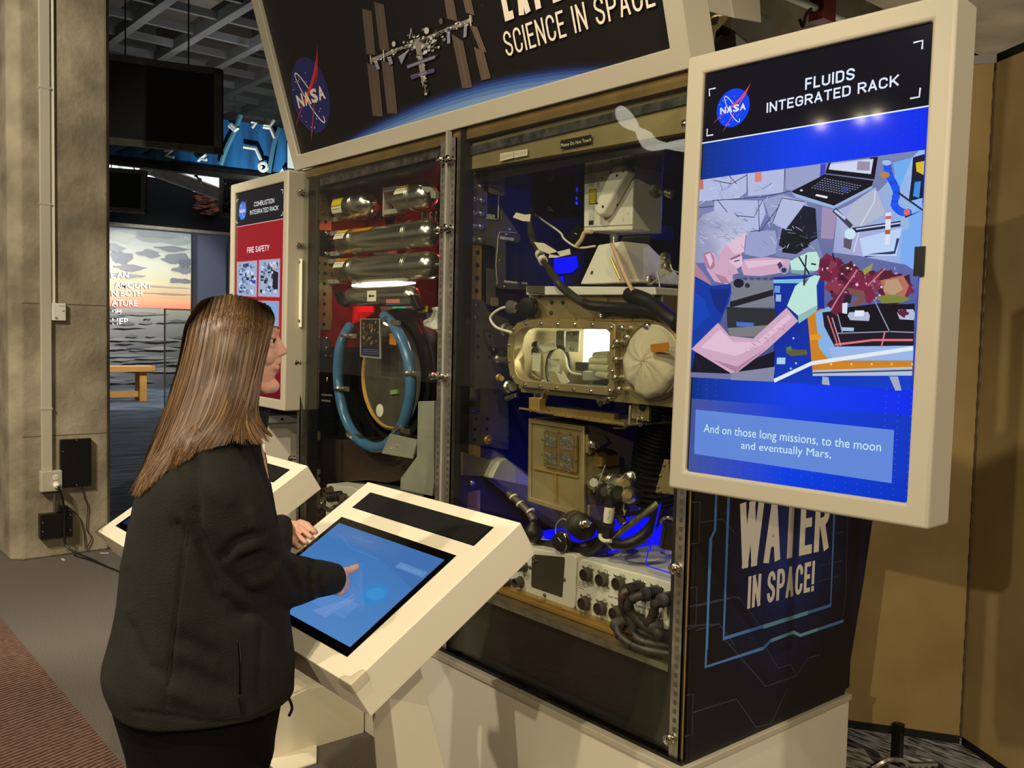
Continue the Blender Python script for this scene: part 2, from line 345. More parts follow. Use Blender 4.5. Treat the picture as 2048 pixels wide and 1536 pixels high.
def meatball(cv, cx, cy, r, blue=(34, 44, 112), red=(214, 52, 44), wh=(232, 224, 210)):
    T = lambda pts: [(cx+x*r, cy+y*r) for x, y in pts]
    cv.ell(cx, cy, r, r, blue, 40)
    rg = random.Random(3); cv.hold = True
    for i in range(26):
        a = rg.uniform(0, 6.28); q = rg.uniform(.2, .93)
        if abs(q*math.sin(a)) > .3: cv.ell(cx+q*r*math.cos(a), cy+q*r*math.sin(a), r*.018, r*.018, wh, 6)
    cv.hold = False; cv.k += 1
    orb = [(.30+.36*math.cos(t)*math.cos(2.1)-.80*math.sin(t)*math.sin(2.1)-.25, -.02+.36*math.cos(t)*math.sin(2.1)+.80*math.sin(t)*math.cos(2.1)) for t in [math.pi*2*i/40 for i in range(6, 34)]]
    orb = [(-.05+.42*math.cos(t)-.26*math.sin(t), -.05-.28*math.cos(t)+.0+.62*math.sin(t)-.12*math.cos(t)) for t in [2*math.pi*i/40 for i in range(2, 39)]]
    cv.line(T(orb), r*.04, wh)
    cv.poly(T(bezq((1.0, 1.12), (.62, .3), (-.2, -.05))+bezq((-.2, -.05), (-.7, -.25), (-1.15, -.62), 5)+bezq((-1.1, -.55), (-.5, -.1), (.1, .25), 5)+bezq((.1, .25), (.6, .55), (1.0, 1.12), 5)), red)
    cv.poly(T(bezq((1.0, 1.12), (.45, .1), (-.55, -1.15))+bezq((-.5, -1.05), (.25, 0), (.75, .6), 6)), red)
    for i, ch in enumerate('NASA'):
        cv.text(ch, cx+(-.78+i*.40)*r, cy-.20*r, .36*r, .36*r, wh, .035)
# ================================================================== the setting
def carpet(name, c1, c2, scale, rough=.95, stretch=(1, 1, 1), bump=.5, wave=None):
    m, nt, b = newmat(name); b.inputs['Roughness'].default_value = rough
    tc = nt.nodes.new('ShaderNodeTexCoord'); mp = nt.nodes.new('ShaderNodeMapping'); mp.inputs['Scale'].default_value = stretch
    nt.links.new(tc.outputs['Object'], mp.inputs[0])
    n = nt.nodes.new('ShaderNodeTexNoise'); n.inputs['Scale'].default_value = scale; n.inputs['Detail'].default_value = 3
    nt.links.new(mp.outputs[0], n.inputs[0]); src = n.outputs[0]
    if wave:
        wv = nt.nodes.new('ShaderNodeTexWave'); wv.inputs['Scale'].default_value = wave[0]; wv.inputs['Distortion'].default_value = wave[1]
        wv.inputs['Detail'].default_value = 3; mp2 = nt.nodes.new('ShaderNodeMapping'); mp2.inputs['Rotation'].default_value = (0, 0, wave[2])
        nt.links.new(tc.outputs['Object'], mp2.inputs[0]); nt.links.new(mp2.outputs[0], wv.inputs[0])
        mx = nt.nodes.new('ShaderNodeMix'); mx.data_type = 'FLOAT'; mx.inputs[0].default_value = .4
        nt.links.new(src, mx.inputs[2]); nt.links.new(wv.outputs[1], mx.inputs[3]); src = mx.outputs[0]
    cr = nt.nodes.new('ShaderNodeValToRGB'); e = cr.color_ramp.elements
    e[0].position = .38; e[0].color = lin(c1); e[1].position = .62; e[1].color = lin(c2)
    nt.links.new(src, cr.inputs[0]); nt.links.new(cr.outputs[0], b.inputs[0])
    bp = nt.nodes.new('ShaderNodeBump'); bp.inputs['Strength'].default_value = bump; bp.inputs['Distance'].default_value = .004
    nt.links.new(src, bp.inputs['Height']); nt.links.new(bp.outputs[0], b.inputs['Normal']); return m
M['carpet'] = carpet('taupe_carpet', (70, 64, 57), (120, 111, 100), 260)
M['carpetred'] = carpet('red_brown_carpet', (52, 36, 29), (124, 92, 74), 40, wave=(13, 1.2, -.30))
M['carpetblue'] = carpet('blue_grey_carpet', (24, 32, 46), (88, 98, 112), 1.6, stretch=(6, .9, 1))
M['carpetgrey'] = carpet('grey_pattern_carpet', (50, 46, 42), (214, 206, 192), 11, stretch=(1, 5, 1))
floor = struct('floor', MB().box(-40, 6, -14, 14, -.2, -.004), mat('slab', (60, 56, 50), .9))
def slabpoly(pts, z0, z1): return MB().prism([(x, y, z0) for x, y in pts], (0, 0, z1-z0))
obj('taupe_carpet', slabpoly([(-7.4, -14), (-7.4, .9), (-1.0, .9), (-1.0, -1.2), (3, -1.2), (3, -14)], -.004, 0), 'carpet', floor, label='plain taupe carpet')
obj('blue_carpet', slabpoly([(-40, -14), (-7.4, -14), (-7.4, .9), (-3.9, .9), (-3.9, 14), (-40, 14)], -.004, 0), 'carpetblue', floor, label='dark blue carpet with wavy streaks')
obj('grey_carpet', slabpoly([(-3.9, .9), (-1.0, .9), (-1.0, -1.2), (3, -1.2), (3, 14), (-3.9, 14)], -.004, 0), 'carpetgrey', floor, label='grey and white streaked carpet')
r0 = AZ(0, 1234, 0); r1 = AZ(236, 1520, 0); dr = (r1-r0).normalized()
pa = r0-dr*3; pb = r1+dr*2.2; nn = V((-dr.y, dr.x, 0)); nn = nn if nn.y < 0 else -nn
obj('red_carpet', MB().prism([V((p.x, p.y, .0005)) for p in (pa, pb, pb+nn*4, pa+nn*4)], (0, 0, .003)), 'carpetred', floor, label='red brown ribbed carpet tiles')
# ---- ceiling: slab, lattice beams, concrete beams
M['ceil'] = mat('dark_ceiling', (58, 56, 52), .9, 0, .4, 1.5)
M['lattice'] = mat('lattice_grey', (96, 98, 98), .8)
M['concretebeam'] = mat('concrete_beam', (128, 116, 96), .9, 0, .35, 3, .3, 20)
ceiling = struct('ceiling', MB().box(-28, 6, -12, 14, 7.6, 7.8), 'ceil')
for i in range(16):
    x = -6.2-i*.786
    obj('ceiling_beam', MB().box(x-.03, x+.03, -3.0, 9.2, 5.5, 5.60), 'lattice', ceiling)
for i in range(15):
    y = -2.6+i*.786
    obj('ceiling_beam', MB().box(-18.2, -6.0, y-.06, y+.06, 5.46, 5.60), 'lattice', ceiling)
for k, (x, y, sx, sy) in enumerate([(-13.6, 3.1, 1.6, .7), (-15.6, 4.2, 1.2, 1.2), (-14.6, 2.2, 2.0, .5), (-17.0, 5.6, 1.6, .7)]):
    obj('duct', MB().box(x-sx/2, x+sx/2, y-sy/2, y+sy/2, 6.2, 6.6), mat('duct_paint%d' % k, (120, 112, 98), .7), ceiling, bevel=.02)
for x in (-1.3, -2.93, -4.4):
    obj('concrete_beam', MB().box(x-.02, x+.62, 1.2, 12, 3.6, 4.5), 'concretebeam', ceiling)
for y in (4.9, 8.2):
    obj('concrete_beam', MB().box(-4.6, 3, y, y+.4, 3.9, 4.5), 'concretebeam', ceiling)
obj('ceiling_panel', MB().box(-4.6, 3, 1.2, 12, 4.5, 4.55), mat('olive_ceiling', (84, 76, 60), .9, 0, .2, 2), ceiling)
pq = [A(1478, 12, 4.6), A(1534, 34, 4.6), A(1530, 96, 4.6), A(1480, 100, 4.6)]
obj('ceiling_panel', MB().prism([D(1400, -30, 5.2), D(1534, 30, 5.6), D(1532, 150, 5.6), D(1398, 150, 5.2)], (0, .05, 0)), mat('grey_board', (120, 114, 104), .8), ceiling, label='pale grey board hanging beneath the concrete')
pipe = thing('sprinkler_pipe', 'thin grey pipe with red box under the concrete ceiling', 'pipe', tuple(AZ(1645, 22, 3.55)))
obj('tube', MB().tube([AZ(1560, -12, 3.55), AZ(1645, 22, 3.55), AZ(1760, 70, 3.55)], .022, 10), 'lightgrey', pipe)
bx = AZ(1645, 22, 3.55); obj('junction_box', MB().box(bx.x-.05, bx.x+.05, bx.y-.07, bx.y+.07, 3.48, 3.62), mat('dull_red', (92, 30, 24), .5), pipe, bevel=.006)
obj('hanger', MB().tube(crom([AZ(1600, 40, 3.3), AZ(1606, 52, 3.25), AZ(1612, 30, 3.4), AZ(1622, 18, 3.5)], 4), .01, 6), 'darkmetal', pipe)
# ---- concrete column with conduit, boxes, cables
M['concrete'] = mat('raw_concrete', (164, 152, 126), .85, 0, .2, 3.4, .5, 28, col2=(118, 108, 88))
XC = -6.66
col = struct('trim_1', MB().prism([(XC-.9, -.57, 0), (XC-.06, -.57, 0), (XC, -.50, 0), (XC, .03, 0), (XC-.03, .06, 0), (XC-.9, .06, 0)], (0, 0, 7.6)), 'concrete', bevel=.012)
obj('formwork_seam', MB().box(XC-.001, XC+.0015, -.5, .03, 1.70, 1.706).box(XC-.001, XC+.0015, -.5, .03, .82, .825), mat('seam', (96, 86, 70), .9), col)
def yz(px, py): p = AX(px, py, XC); return p.y, p.z
rw = thing('cable_raceway', 'cream cable raceway running up the concrete column', 'raceway', (XC, -.36, .59))
obj('wide_channel', MB().box(XC, XC+.028, -.392, -.327, .59, 7.0), 'frame', rw, bevel=.004)
obj('narrow_channel', MB().box(XC, XC+.018, -.325, -.300, 1.70, 7.0), 'cream', rw, bevel=.003)
for z in (1.0, 2.35, 3.1): obj('joint_cover', MB().box(XC, XC+.031, -.395, -.324, z, z+.012), 'frame', rw)
th = thing('thermostat', 'white square thermostat on concrete column above outlet', 'thermostat', (XC, -.28, 1.59))
obj('housing', MB().box(XC, XC+.03, -.325, -.238, 1.592, 1.709), 'white', th, bevel=.006)
obj('button', MB().cyl((XC+.03, -.30, 1.612), (XC+.033, -.30, 1.612), .009), 'lightgrey', th)
obj('indicator', MB().box(XC+.03, XC+.031, -.262, -.247, 1.655, 1.660), 'greymetal', th)
obj('marking', MB().box(XC+.03, XC+.031, -.285, -.247, 1.690, 1.692), 'greymetal', th)
ob = thing('outlet_box', 'cream outlet box at foot of raceway on the column', 'outlet', (XC, -.34, .45))
obj('housing', MB().box(XC, XC+.055, -.405, -.272, .452, .592), 'frame', ob, bevel=.008)
obj('socket', MB().cyl((XC+.055, -.315, .548), (XC+.058, -.315, .548), .018), 'cream', ob)
obj('socket_slot', MB().box(XC+.058, XC+.059, -.325, -.322, .545, .555).box(XC+.058, XC+.059, -.309, -.306, .545, .555).box(XC+.058, XC+.059, -.318, -.312, .536, .541), 'black', ob)
pc = thing('power_cord', 'black power cord with white plug drooping to the carpet', 'cord', (XC+.06, -.315, .50))
obj('plug', MB().lathe((XC+.058, -.315, .502), (1, 0, -.25), [(0, .02), (.03, .023), (.045, .012)], 16), 'cream', pc)
obj('cable', MB().tube(crom([(XC+.1, -.312, .495), (XC+.09, -.285, .42), (XC+.07, -.265, .30), (XC+.075, -.268, .16), (XC+.1, -.25, .07), (XC+.28, -.16, .02), (XC+.6, -.1, .007), (XC+1.0, -.02, .007)], 6), .0075, 8), 'rubber', pc)
def colbox(name, y0, y1, z0, z1, d, label, cat, scr):
    t = thing(name, label, cat, (XC, (y0+y1)/2, z0))
    obj('cover', MB().box(XC, XC+d, y0, y1, z0, z1), 'black', t, bevel=.004)
    for y, z in scr: obj('screw', MB().lathe((XC+d, y, z), (1, 0, 0), [(0, .006), (.003, .005), (.004, .001)], 10), 'chrome', t)
    return t
colbox('wall_box', -.28, -.084, .474, .795, .04, 'tall black metal cover plate on the concrete column', 'cover plate', [(-.266, .715), (-.18, .787), (-.18, .482)])
t = colbox('wall_box', -.412, -.211, .141, .305, .06, 'wide black junction box low on the concrete column', 'junction box', [(-.397, .25), (-.397, .19), (-.226, .285), (-.226, .18)])
obj('riser', MB().cyl((XC+.03, -.315, .305), (XC+.03, -.315, .452), .010), 'greymetal', t)
obj('adapter', MB().box(XC, XC+.05, -.295, -.235, .305, .345), 'black', t, bevel=.004)
for nm, lb, pts in [('cable', 'thin brown wire hanging from tall black cover plate', [(896, 598), (925, 740), (962, 840), (950, 1080), (1003, 1180), (950, 1300)]), ('cable', 'thin brown wire running from junction box down the column', [(735, 835), (820, 905), (890, 1000), (925, 1160), (935, 1305)])]:
    pts = [(x/5.485, 860+y/5.485) for x, y in pts]
    o = obj(nm, MB().tube(crom([AX(x, y, XC+.012) for x, y in pts], 5), .0035, 6), 'brown'); tag(o, lb, 'wire')
for k, (px, py, lb) in enumerate([(126, 1120, 'white scrap of paper on carpet beside the column'), (209, 1107, 'white scrap lying by the black cord end')]):
    p = AZ(px, py, 0); c_, s_ = math.cos(k), math.sin(k)
    o = obj('paper_scrap', MB().prism([p+V((c_*a-s_*b, s_*a+c_*b, .002)) for a, b in ((-.03, -.006), (.03, -.009), (.028, .008), (-.026, .007))], (0, 0, .003)), 'paper'); tag(o, lb, 'scrap')
o = thing('folding_chair', 'dark blue chair back at far left edge beside the column', 'chair', (-7.3, -1.0, 0))
obj('backrest', MB().prism([(-7.0, -.74, .1), (-7.0, -1.3, .1), (-7.0, -1.3, .93), (-7.0, -.84, .93), (-7.0, -.755, .84)], (-.05, 0, 0)), mat('navy_cloth', (16, 22, 40), .8), o, bevel=.02)
obj('leg', MB().box(-7.04, -7.01, -.78, -.75, 0, .2), 'black', o); obj('leg', MB().box(-7.04, -7.01, -1.29, -1.26, 0, .2), 'black', o)
# ---- far hall seen between column and left monitor
wall = struct('wall_back', MB().box(-27.2, -27, -4, 14, 0, 7.6), mat('hall_wall', (40, 42, 48), .8))
win = struct('window_1', MB().box(-26.95, -26.9, 4.6, 13, 5.0, 7.4), mat('bright_window', (230, 240, 235), .5, em=(214, 232, 226), ems=.85))
for y in (6.2, 8.0, 9.9, 11.6): obj('mullion', MB().box(-26.9, -26.8, y, y+.1, 5.0, 7.4), 'white', win)
for z in (5.7, 6.5): obj('crossbar', MB().box(-26.9, -26.85, 4.6, 13, z, z+.05), 'white', win)
ds = thing('ceiling_duct', 'shiny round silver duct in front of bright far windows', 'duct', tuple(AX(300, 335, -20)))
obj('pipe', MB().tube([D(285, 330, 17.5), D(470, 398, 19.5)], .14, 20), 'lightgrey', ds)
obj('collar', MB().tube([D(283, 330, 17.4), D(290, 332, 17.5)], .19, 20), 'chrome', ds); obj('collar', MB().tube([D(388, 366, 18.6), D(393, 368, 18.65)], .17, 20), 'chrome', ds)
lf = thing('ceiling_lamp', 'pair of lit white lamp heads below the blue banner', 'lamp', tuple(D(275, 322, 15)))
for a, b in ((272, 325), (293, 322)):
    obj('shade', MB().lathe(D(a, b, 15), (0, -.3, 1), [(-.06, .10), (.04, .08), (.09, .03)], 16), 'darkmetal', lf)
    obj('diffuser', MB().ell(D(a+2, b+3, 14.9), (.07, .07, .09)), 'whiteglow', lf)
obj('stem', MB().tube([D(272, 318, 15), D(293, 316, 15)], .02, 8), 'darkmetal', lf)
def panelX(name, px, X, th_, m, parent=None, **k):
    return obj(name, MB().prism([AX(a, b, X) for a, b in px], (-th_, 0, 0)), m, parent, **k)
# sunset mural
P0 = AX(224, 455, -23); mur = thing('wall_mural', 'sunset over rough sea wall mural with white raised letters', 'mural', (-23, 5.8, 0))
y0, y1, zt = 4.2, AX(381, 600, -23).y, 3.86
obj('panel', MB().box(-23.1, -23, y0, y1, 0, zt), 'white', mur)
cv = Canvas((-22.995, y0, 0), (0, 1, 0), (0, 0, 1), .002); W_ = y1-y0; hz = AX(300, 616, -23).z
g = [(0, (52, 54, 58)), (.3, (74, 76, 80)), (.55, (88, 88, 88)), (.8, (112, 112, 110)), (.985, (140, 138, 132)), (1, (96, 88, 84))]
for (a, c1), (b, c2) in zip(g[:-1], g[1:]): cv.poly([(0, a*hz), (W_, a*hz), (W_, b*hz), (0, b*hz)], [c1, c1, c2, c2])
g = [(0, (214, 120, 92)), (.07, (222, 146, 110)), (.14, (196, 160, 118)), (.3, (190, 180, 144)), (.55, (178, 180, 164)), (.8, (146, 152, 148)), (1, (104, 112, 112))]
H_ = zt-hz
for (a, c1), (b, c2) in zip(g[:-1], g[1:]): cv.poly([(0, hz+a*H_), (W_, hz+a*H_), (W_, hz+b*H_), (0, hz+b*H_)], [c1, c1, c2, c2])
rg = random.Random(5)
def cloud(cx, cy, rx, ry, col, n=18):
    ph = [rg.uniform(0, 6.28) for _ in range(3)]
    cv.poly([(min(W_, max(0, cx+rx*math.cos(t)*(1+.22*math.sin(3*t+ph[0])+.12*math.sin(7*t+ph[1])))), min(zt, cy+ry*math.sin(t)*(1+.25*math.sin(4*t+ph[2])+.15*math.sin(9*t)))) for t in [6.2832*i/n for i in range(n)]], col)
for cx, cy, rx, ry, c in [(1.9, .93, .65, .10, (112, 118, 118)), (.9, .88, .3, .07, (136, 140, 134)), (.9, .62, .25, .09, (98, 104, 116)), (1.55, .70, .28, .05, (104, 108, 112)), (2.25, .66, .38, .07, (96, 102, 108)), (2.4, .52, .3, .05, (104, 106, 112)), (2.3, .37, .3, .035, (100, 102, 114)), (1.0, .40, .4, .03, (128, 126, 128)), (1.7, .28, .9, .012, (150, 140, 128)), (2.0, .19, .6, .012, (150, 124, 110)), (2.1, .78, .4, .035, (92, 98, 104)), (2.42, .60, .16, .06, (82, 88, 98)), (1.7, .955, .5, .03, (98, 106, 106)), (1.1, .50, .35, .04, (112, 112, 124)), (.75, .74, .2, .05, (108, 112, 118))]: cloud(cx, hz+cy*H_, rx, ry*H_, c)
for i in range(60):
    yy = rg.uniform(.05, .97)*hz; cx = rg.uniform(.3, W_-.1); L = rg.uniform(.15, .7)*(1.2-yy/hz*.6)
    cv.poly([(max(0, cx-L), yy), (cx, yy-.02), (min(W_, cx+L), yy+.015), (cx, yy+rg.uniform(.02, .09))], [(rg.choice([(78, 80, 84), (68, 70, 74), (100, 100, 100), (112, 110, 106), (72, 74, 78)]))]*4)
cv.build('picture', 'print', mur)
lt = Canvas((-22.93, 0, 0), (0, 1, 0), (0, 0, 1), .001)
for body, bl, br, tl in [('E AN', (222, 556), (258, 556), (222, 543)), ('AMOUNT', (229, 576), (304, 577), (229, 563)), ('N BOTH', (223, 592), (285, 592), (223, 580)), ('ATURE', (223, 611), (275, 612), (223, 599)), ('OM', (223, 629), (242, 630), (223, 617)), ('HER', (224, 648), (259, 649), (224, 635))]:
    lt.v, lt.f, lt.c = [], [], []; lt.ptext(body, bl, br, tl, (236, 234, 228), .02); lt.build('raised_word', 'print', mur, kind='stuff', label='white raised capitals '+body)

struct('wall_hall', MB().box(-22.9, -22.6, y1+.02, 8.4, 0, 3.9), mat('slate_wall', (48, 54, 72), .8))
struct('trim_2', MB().box(-22.5, -22.2, 7.6, 7.75, 0, 3.9), 'black')
fs_ = thing('side_opening', 'dark doorway with light blue lit window strip at the hall end', 'doorway', (-22, 7.9, 0))
obj('panel', MB().box(-22.2, -22.1, 7.4, 9.6, 0, 3.85), 'blackmatte', fs_); obj('lit_strip', MB().box(-22.09, -22.05, 7.5, 7.85, 1.3, 2.35), mat('pale_lit', (120, 170, 200), .4, em=(110, 160, 190), ems=.8), fs_)
bd = thing('suspended_band', 'long black band sign with dim red patch over the mural', 'banner', (-21.9, 6, 3.8))
obj('board', MB().box(-22, -21.9, 3.6, 8.6, 3.85, 4.98), mat('deep_black', (5, 5, 6), .9, spec=.1), bd); obj('lower_rail', MB().box(-22.02, -21.87, 3.6, 8.6, 3.79, 3.86), 'greymetal', bd)
cv = Canvas((-21.89, 0, 0), (0, 1, 0), (0, 0, 1), .002)
for i in range(70):
    px, py = rg.gauss(415, 14), rg.gauss(408, 14)
    if py > 378: a, b = cv.P(px, py); q = rg.uniform(.02, .09); cv.poly([(a-q*2, b), (a, b-q*.5), (a+q*2, b), (a, b+q*.5)], rg.choice([(88, 40, 26), (60, 30, 24), (110, 50, 30), (40, 30, 26)]))
cv.build('picture', 'print', bd)
def hung(name, label, quad, m, fr, dep, th_=.03, fw=.07):
    t = thing(name, label, 'sign', tuple(D(quad[0][0], quad[0][1], dep[0])))
    c = [D(q[0], q[1], d) for q, d in zip(quad, (dep[0], dep[1], dep[1], dep[0]))]
    n = (c[1]-c[0]).cross(c[3]-c[0]).normalized(); n = n if n.dot(CAM-c[0]) > 0 else -n
    obj('board', MB().prism(c, -n*th_), m, t)
    f = MB()
    for i in range(4):
        a, b = c[i], c[(i+1) % 4]; d = (b-a).normalized(); iw = (c[(i+3) % 4]-a).normalized()
        f.prism([a, b, b+iw*fw, a+iw*fw], n*.03)
    obj('frame', f, fr, t)
    for q in (.25, .75):
        top = c[0].lerp(c[1], q); obj('wire', MB().tube([top, top+V((0, 0, .9))], .008, 5), 'darkmetal', t)
    return t, c, n
hung('hanging_sign', 'large black hanging sign panel under the ceiling lattice', [(190, 104), (443, 139), (443, 309), (190, 286)], 'blackmatte', 'greymetal', (9.6, 9.1))
hung('hanging_sign', 'small black hanging sign near the column', [(200, 334), (292, 341), (291, 427), (200, 421)], 'blackmatte', 'greymetal', (15, 14.6))
t, c, n = hung('hanging_sign', 'starry black hanging sign beside left monitor', [(441, 350), (560, 352), (560, 440), (441, 434)], 'blackmatte', 'greymetal', (15, 14.4))
cv = Canvas(c[0]+n*.035, (c[1]-c[0]), (c[0]-c[3]), .001)
for i in range(60):
    q = cv.P(rg.uniform(446, 540), rg.uniform(356, 430)); cv.ell(q[0], q[1], .012, .012, (130, 130, 150), 6)
cv.build('stars', 'print', t, kind='stuff')
# curved blue molecule banner
bl = thing('curved_banner', 'curved blue hanging banner with white molecule drawings', 'banner', tuple(D(400, 330, 12.5)))
rows = []; N = 14
for i in range(N+1):
    u = i/N; px = 150+u*423; dep = 13.4-1.4*math.sin(u*1.9)
    yt = 205+50*u**1.1; yb = 303+48*u
    rows.append((D(px, yt, dep), D(px, yb, dep)))
mb = MB(); vs = [p for r_ in rows for p in r_]; mb.add(vs+[p+FWD*.05 for p in vs], [(2*i, 2*i+2, 2*i+3, 2*i+1) for i in range(N)]+[(2*N+2+2*i, 2*N+2+2*i+1, 2*N+2+2*i+3, 2*N+2+2*i+2) for i in range(N)]+[(2*i+1, 2*i+3, 2*N+2+2*i+3, 2*N+2+2*i+1) for i in range(N)])
obj('fabric', mb, mat('banner_blue', (24, 100, 150), .7, 0, .7, 1.4, stretch=(3, 3, .6), col2=(14, 44, 82)), bl, smooth=True)
obj('bottom_rail', MB().tube([r_[1]-V((0, 0, .06)) for r_ in rows], .07, 8), 'darkmetal', bl)
mb = MB()
def bdep(px): return 13.4-1.4*math.sin((px-150)/423*1.9)-.08
def bp_(pts, wd=.022): mb.tube([D(x, y, bdep(x)) for x, y in pts], wd, 5)
for pts in [[(458, 251), (470, 262), (477, 256)], [(462, 248), (474, 260)], [(527, 250), (540, 252), (548, 240)], [(526, 254), (539, 256)], [(540, 254), (549, 276)], [(487, 294), (512, 298), (522, 320)], [(330, 302), (345, 301), (332, 312), (347, 315)], [(396, 322), (412, 309), (400, 318), (413, 320)], [(504, 256), (512, 246), (503, 244)], [(519, 338), (523, 332)], [(560, 348), (565, 338), (570, 348)]]: bp_(pts)
mb.tube([D(526+8*math.cos(t), 334+8*math.sin(t), bdep(526)) for t in [6.283*i/14 for i in range(14)]], .022, 5, closed=True)
obj('molecule_lines', mb, 'white', bl, kind='stuff')
mb = MB()
for pts in [[(482, 230), (470, 262), (452, 300), (442, 330)], [(560, 256), (548, 290), (538, 345)], [(258, 290), (230, 300)], [(300, 296), (280, 306)]]:
    mb.tube(crom([D(x, y, bdep(x)+.02) for x, y in pts], 4), .032, 6)
obj('strand_print', mb, mat('pale_teal', (70, 122, 138), .7), bl, kind='stuff')
bn = thing('bench', 'light oak bench standing before the sunset mural', 'bench', (-19.3, 3.9, 0))
obj('seat', MB().box(-19.6, -19.1, 2.6, 4.58, .60, .72), 'wood', bn, bevel=.01); obj('leg', MB().box(-19.5, -19.2, 4.3, 4.44, 0, .60), 'wood', bn); obj('leg', MB().box(-19.5, -19.2, 2.7, 2.84, 0, .60), 'wood', bn)
obj('stretcher', MB().box(-19.4, -19.3, 2.84, 4.3, .08, .2), 'wood', bn)
gp = thing('glass_panel', 'clear glass partition standing in front of the mural', 'glass panel', tuple(AX(330, 780, -16)))
q = [AX(331, 617, -16), AX(430, 615, -16)]; 
obj('pane', MB().box(-16.01, -16, q[0].y, q[1].y, .02, q[0].z), 'acrylic', gp); obj('edge', MB().box(-16.02, -15.99, q[0].y-.02, q[0].y, 0, q[0].z).box(-16.02, -15.99, q[0].y, q[1].y, q[0].z-.02, q[0].z), mat('glass_edge', (150, 150, 140), .3), gp)
# ---- folding partition on the right
zb, zt2 = .2, 2.53
S = V((-1.38, 1.36, 0)); d1 = (V((-1.70, 1.16, 0))-S).normalized(); d2 = (V((-1.18, 1.24, 0))-S).normalized()
part = thing('folding_partition', 'tan fabric folding partition with black edging behind the display', 'partition', tuple(S))
for k, (d, L) in enumerate(((d1, .8), (d2, 1.5))):
    a = S+d*.004; b = S+d*L; n = V((-d.y, d.x, 0)); n = n if n.y > 0 else -n
    P_ = lambda p, z: V((p.x, p.y, z))
    obj('fabric_panel', MB().prism([P_(a, zb), P_(b, zb), P_(b, zt2), P_(a, zt2)], n*.03), 'tan', part)
    f = MB(); f.prism([P_(a, zb-.028), P_(b, zb-.028), P_(b, zb+.002), P_(a, zb+.002)], n*.035); f.prism([P_(a, zt2-.002), P_(b, zt2-.002), P_(b, zt2+.028), P_(a, zt2+.028)], n*.035)
    obj('edge_rail', f, 'black', part)
obj('hinge', MB().tube([V((S.x, S.y-.004, z)) for z in [zb+.02*i for i in range(int((zt2-zb)/.02))]], [.0022+.0012*((i*7) % 3) for i in range(int((zt2-zb)/.02))], 6), mat('hinge_cloth', (82, 68, 44), .9), part)
p = onpl(1800, 1462, (d1.y, -d1.x, 0), S)
obj('leg', MB().prism([(p.x-.016, p.y-.03, .07), (p.x+.016, p.y-.03, .07), (p.x+.016, p.y, .07), (p.x-.016, p.y, .07)], (0, 0, .15)), 'black', part)
obj('foot', MB().tube(crom([(p.x-.05, p.y-.09, .06), (p.x, p.y-.05, .10), (p.x+.03, p.y+.02, .07), (p.x+.08, p.y+.12, .06)], 4), .012, 8), 'chrome', part)
for q in ((-.05, -.1), (.03, -.02), (.08, .13)):
    w_ = obj('caster', MB().cyl((p.x+q[0]-.012, p.y+q[1], .032), (p.x+q[0]+.012, p.y+q[1], .032), .030, n=20), 'rubber', part)
# ================================================================== plinth and case
X0, X1 = -3.76, -1.49; ZB = .455; ZG = .686; ZT = 2.275
pl_ = thing('display_plinth', 'white painted plinth carrying the whole glazed rack case', 'plinth', (-2.6, .4, 0))
obj('body', MB().box(X0, X1, -.05, .79, 0, ZB-.02), 'plinth', pl_, bevel=.003)
obj('top_rim', MB().box(X0-.006, X1+.006, -.058, .796, ZB-.02, ZB), 'frame', pl_, bevel=.003)
case = thing('display_case', 'glazed case with slotted steel posts around both racks', 'display case', (-2.6, 0, ZB))
# bottom grille band
for xa, xb in ((-3.70, -2.70), (-2.60, -1.545)):
    obj('lower_panel', MB().box(xa, xb, .02, .035, ZB, ZG), mat('black_mesh', (30, 26, 22), .55, 0, .25, 300), case)
    obj('sill_strip', MB().box(xa, xb, -.004, .03, ZG-.006, ZG+.012), 'steel', case)
    obj('acrylic_panel', MB().box(xa-.03, xb+.03, -.016, -.010, ZB+.01, ZT-.02), 'acrylic', case)
obj('base_channel', MB().box(-3.74, -1.5, -.03, .04, ZB, ZB+.010), 'blackgloss', case)
# posts
slots = MB()
def px_x(px, py): return A(px, py, -.012).x
posts = []
for px, py, w in ((603, 600, .026), (886, 600, .030), (906, 600, .030), (1362, 1200, .034)):
    x = px_x(px, py); posts.append(x)
    z0 = ZB+.005; z1 = ZT-.03 if x > -3.5 else 2.2
    m = MB().box(x-w/2, x+w/2, -.022, -.017, z0, z1); m.box(x+w/2-.003, x+w/2, -.022, .02, z0, z1)
    p_ = obj('slotted_post', m, 'steel', case)
    sl = MB(); k = 0; z = z0+.05
    while z < z1-.03:
        sl.box(x-.006, x+.004, -.0232, -.0215, z, z+.012); z += .0245
    obj('slot', sl, 'greymetal', p_, kind='stuff')
x = px_x(918, 500); obj('centre_post', MB().box(x-.006, x+.022, -.01, .03, ZB, ZT), 'darkmetal', case)
x = px_x(618, 600); obj('edge_post', MB().box(x-.012, x+.010, -.01, .03, ZB, ZT-.04), 'darkmetal', case)
x = posts[1]*.5+posts[2]*.5; obj('centre_rib', MB().box(x-.006, x+.006, -.03, -.012, ZB, ZT), 'lightgrey', case)
x = posts[3]+.020; obj('corner_post', MB().box(x-.002, x+.012, -.012, .01, ZB, ZT), 'darkmetal', case); obj('corner_strip', MB().box(x+.001, x+.004, -.016, -.012, ZB, ZT), 'gold', case)
x = posts[3]-.032; obj('rubber_gasket', MB().box(x-.008, x+.014, -.008, .02, ZB, ZT), 'blackmatte', case)
def bolt(px, py):
    p = A(px, py, -.022)
    return obj('bolt', MB().lathe(p, (0, -1, 0), [(0, .013), (.003, .013), (.004, .009), (.016, .009), (.018, .014), (.026, .014), (.029, .010)], 18), 'chrome', case)
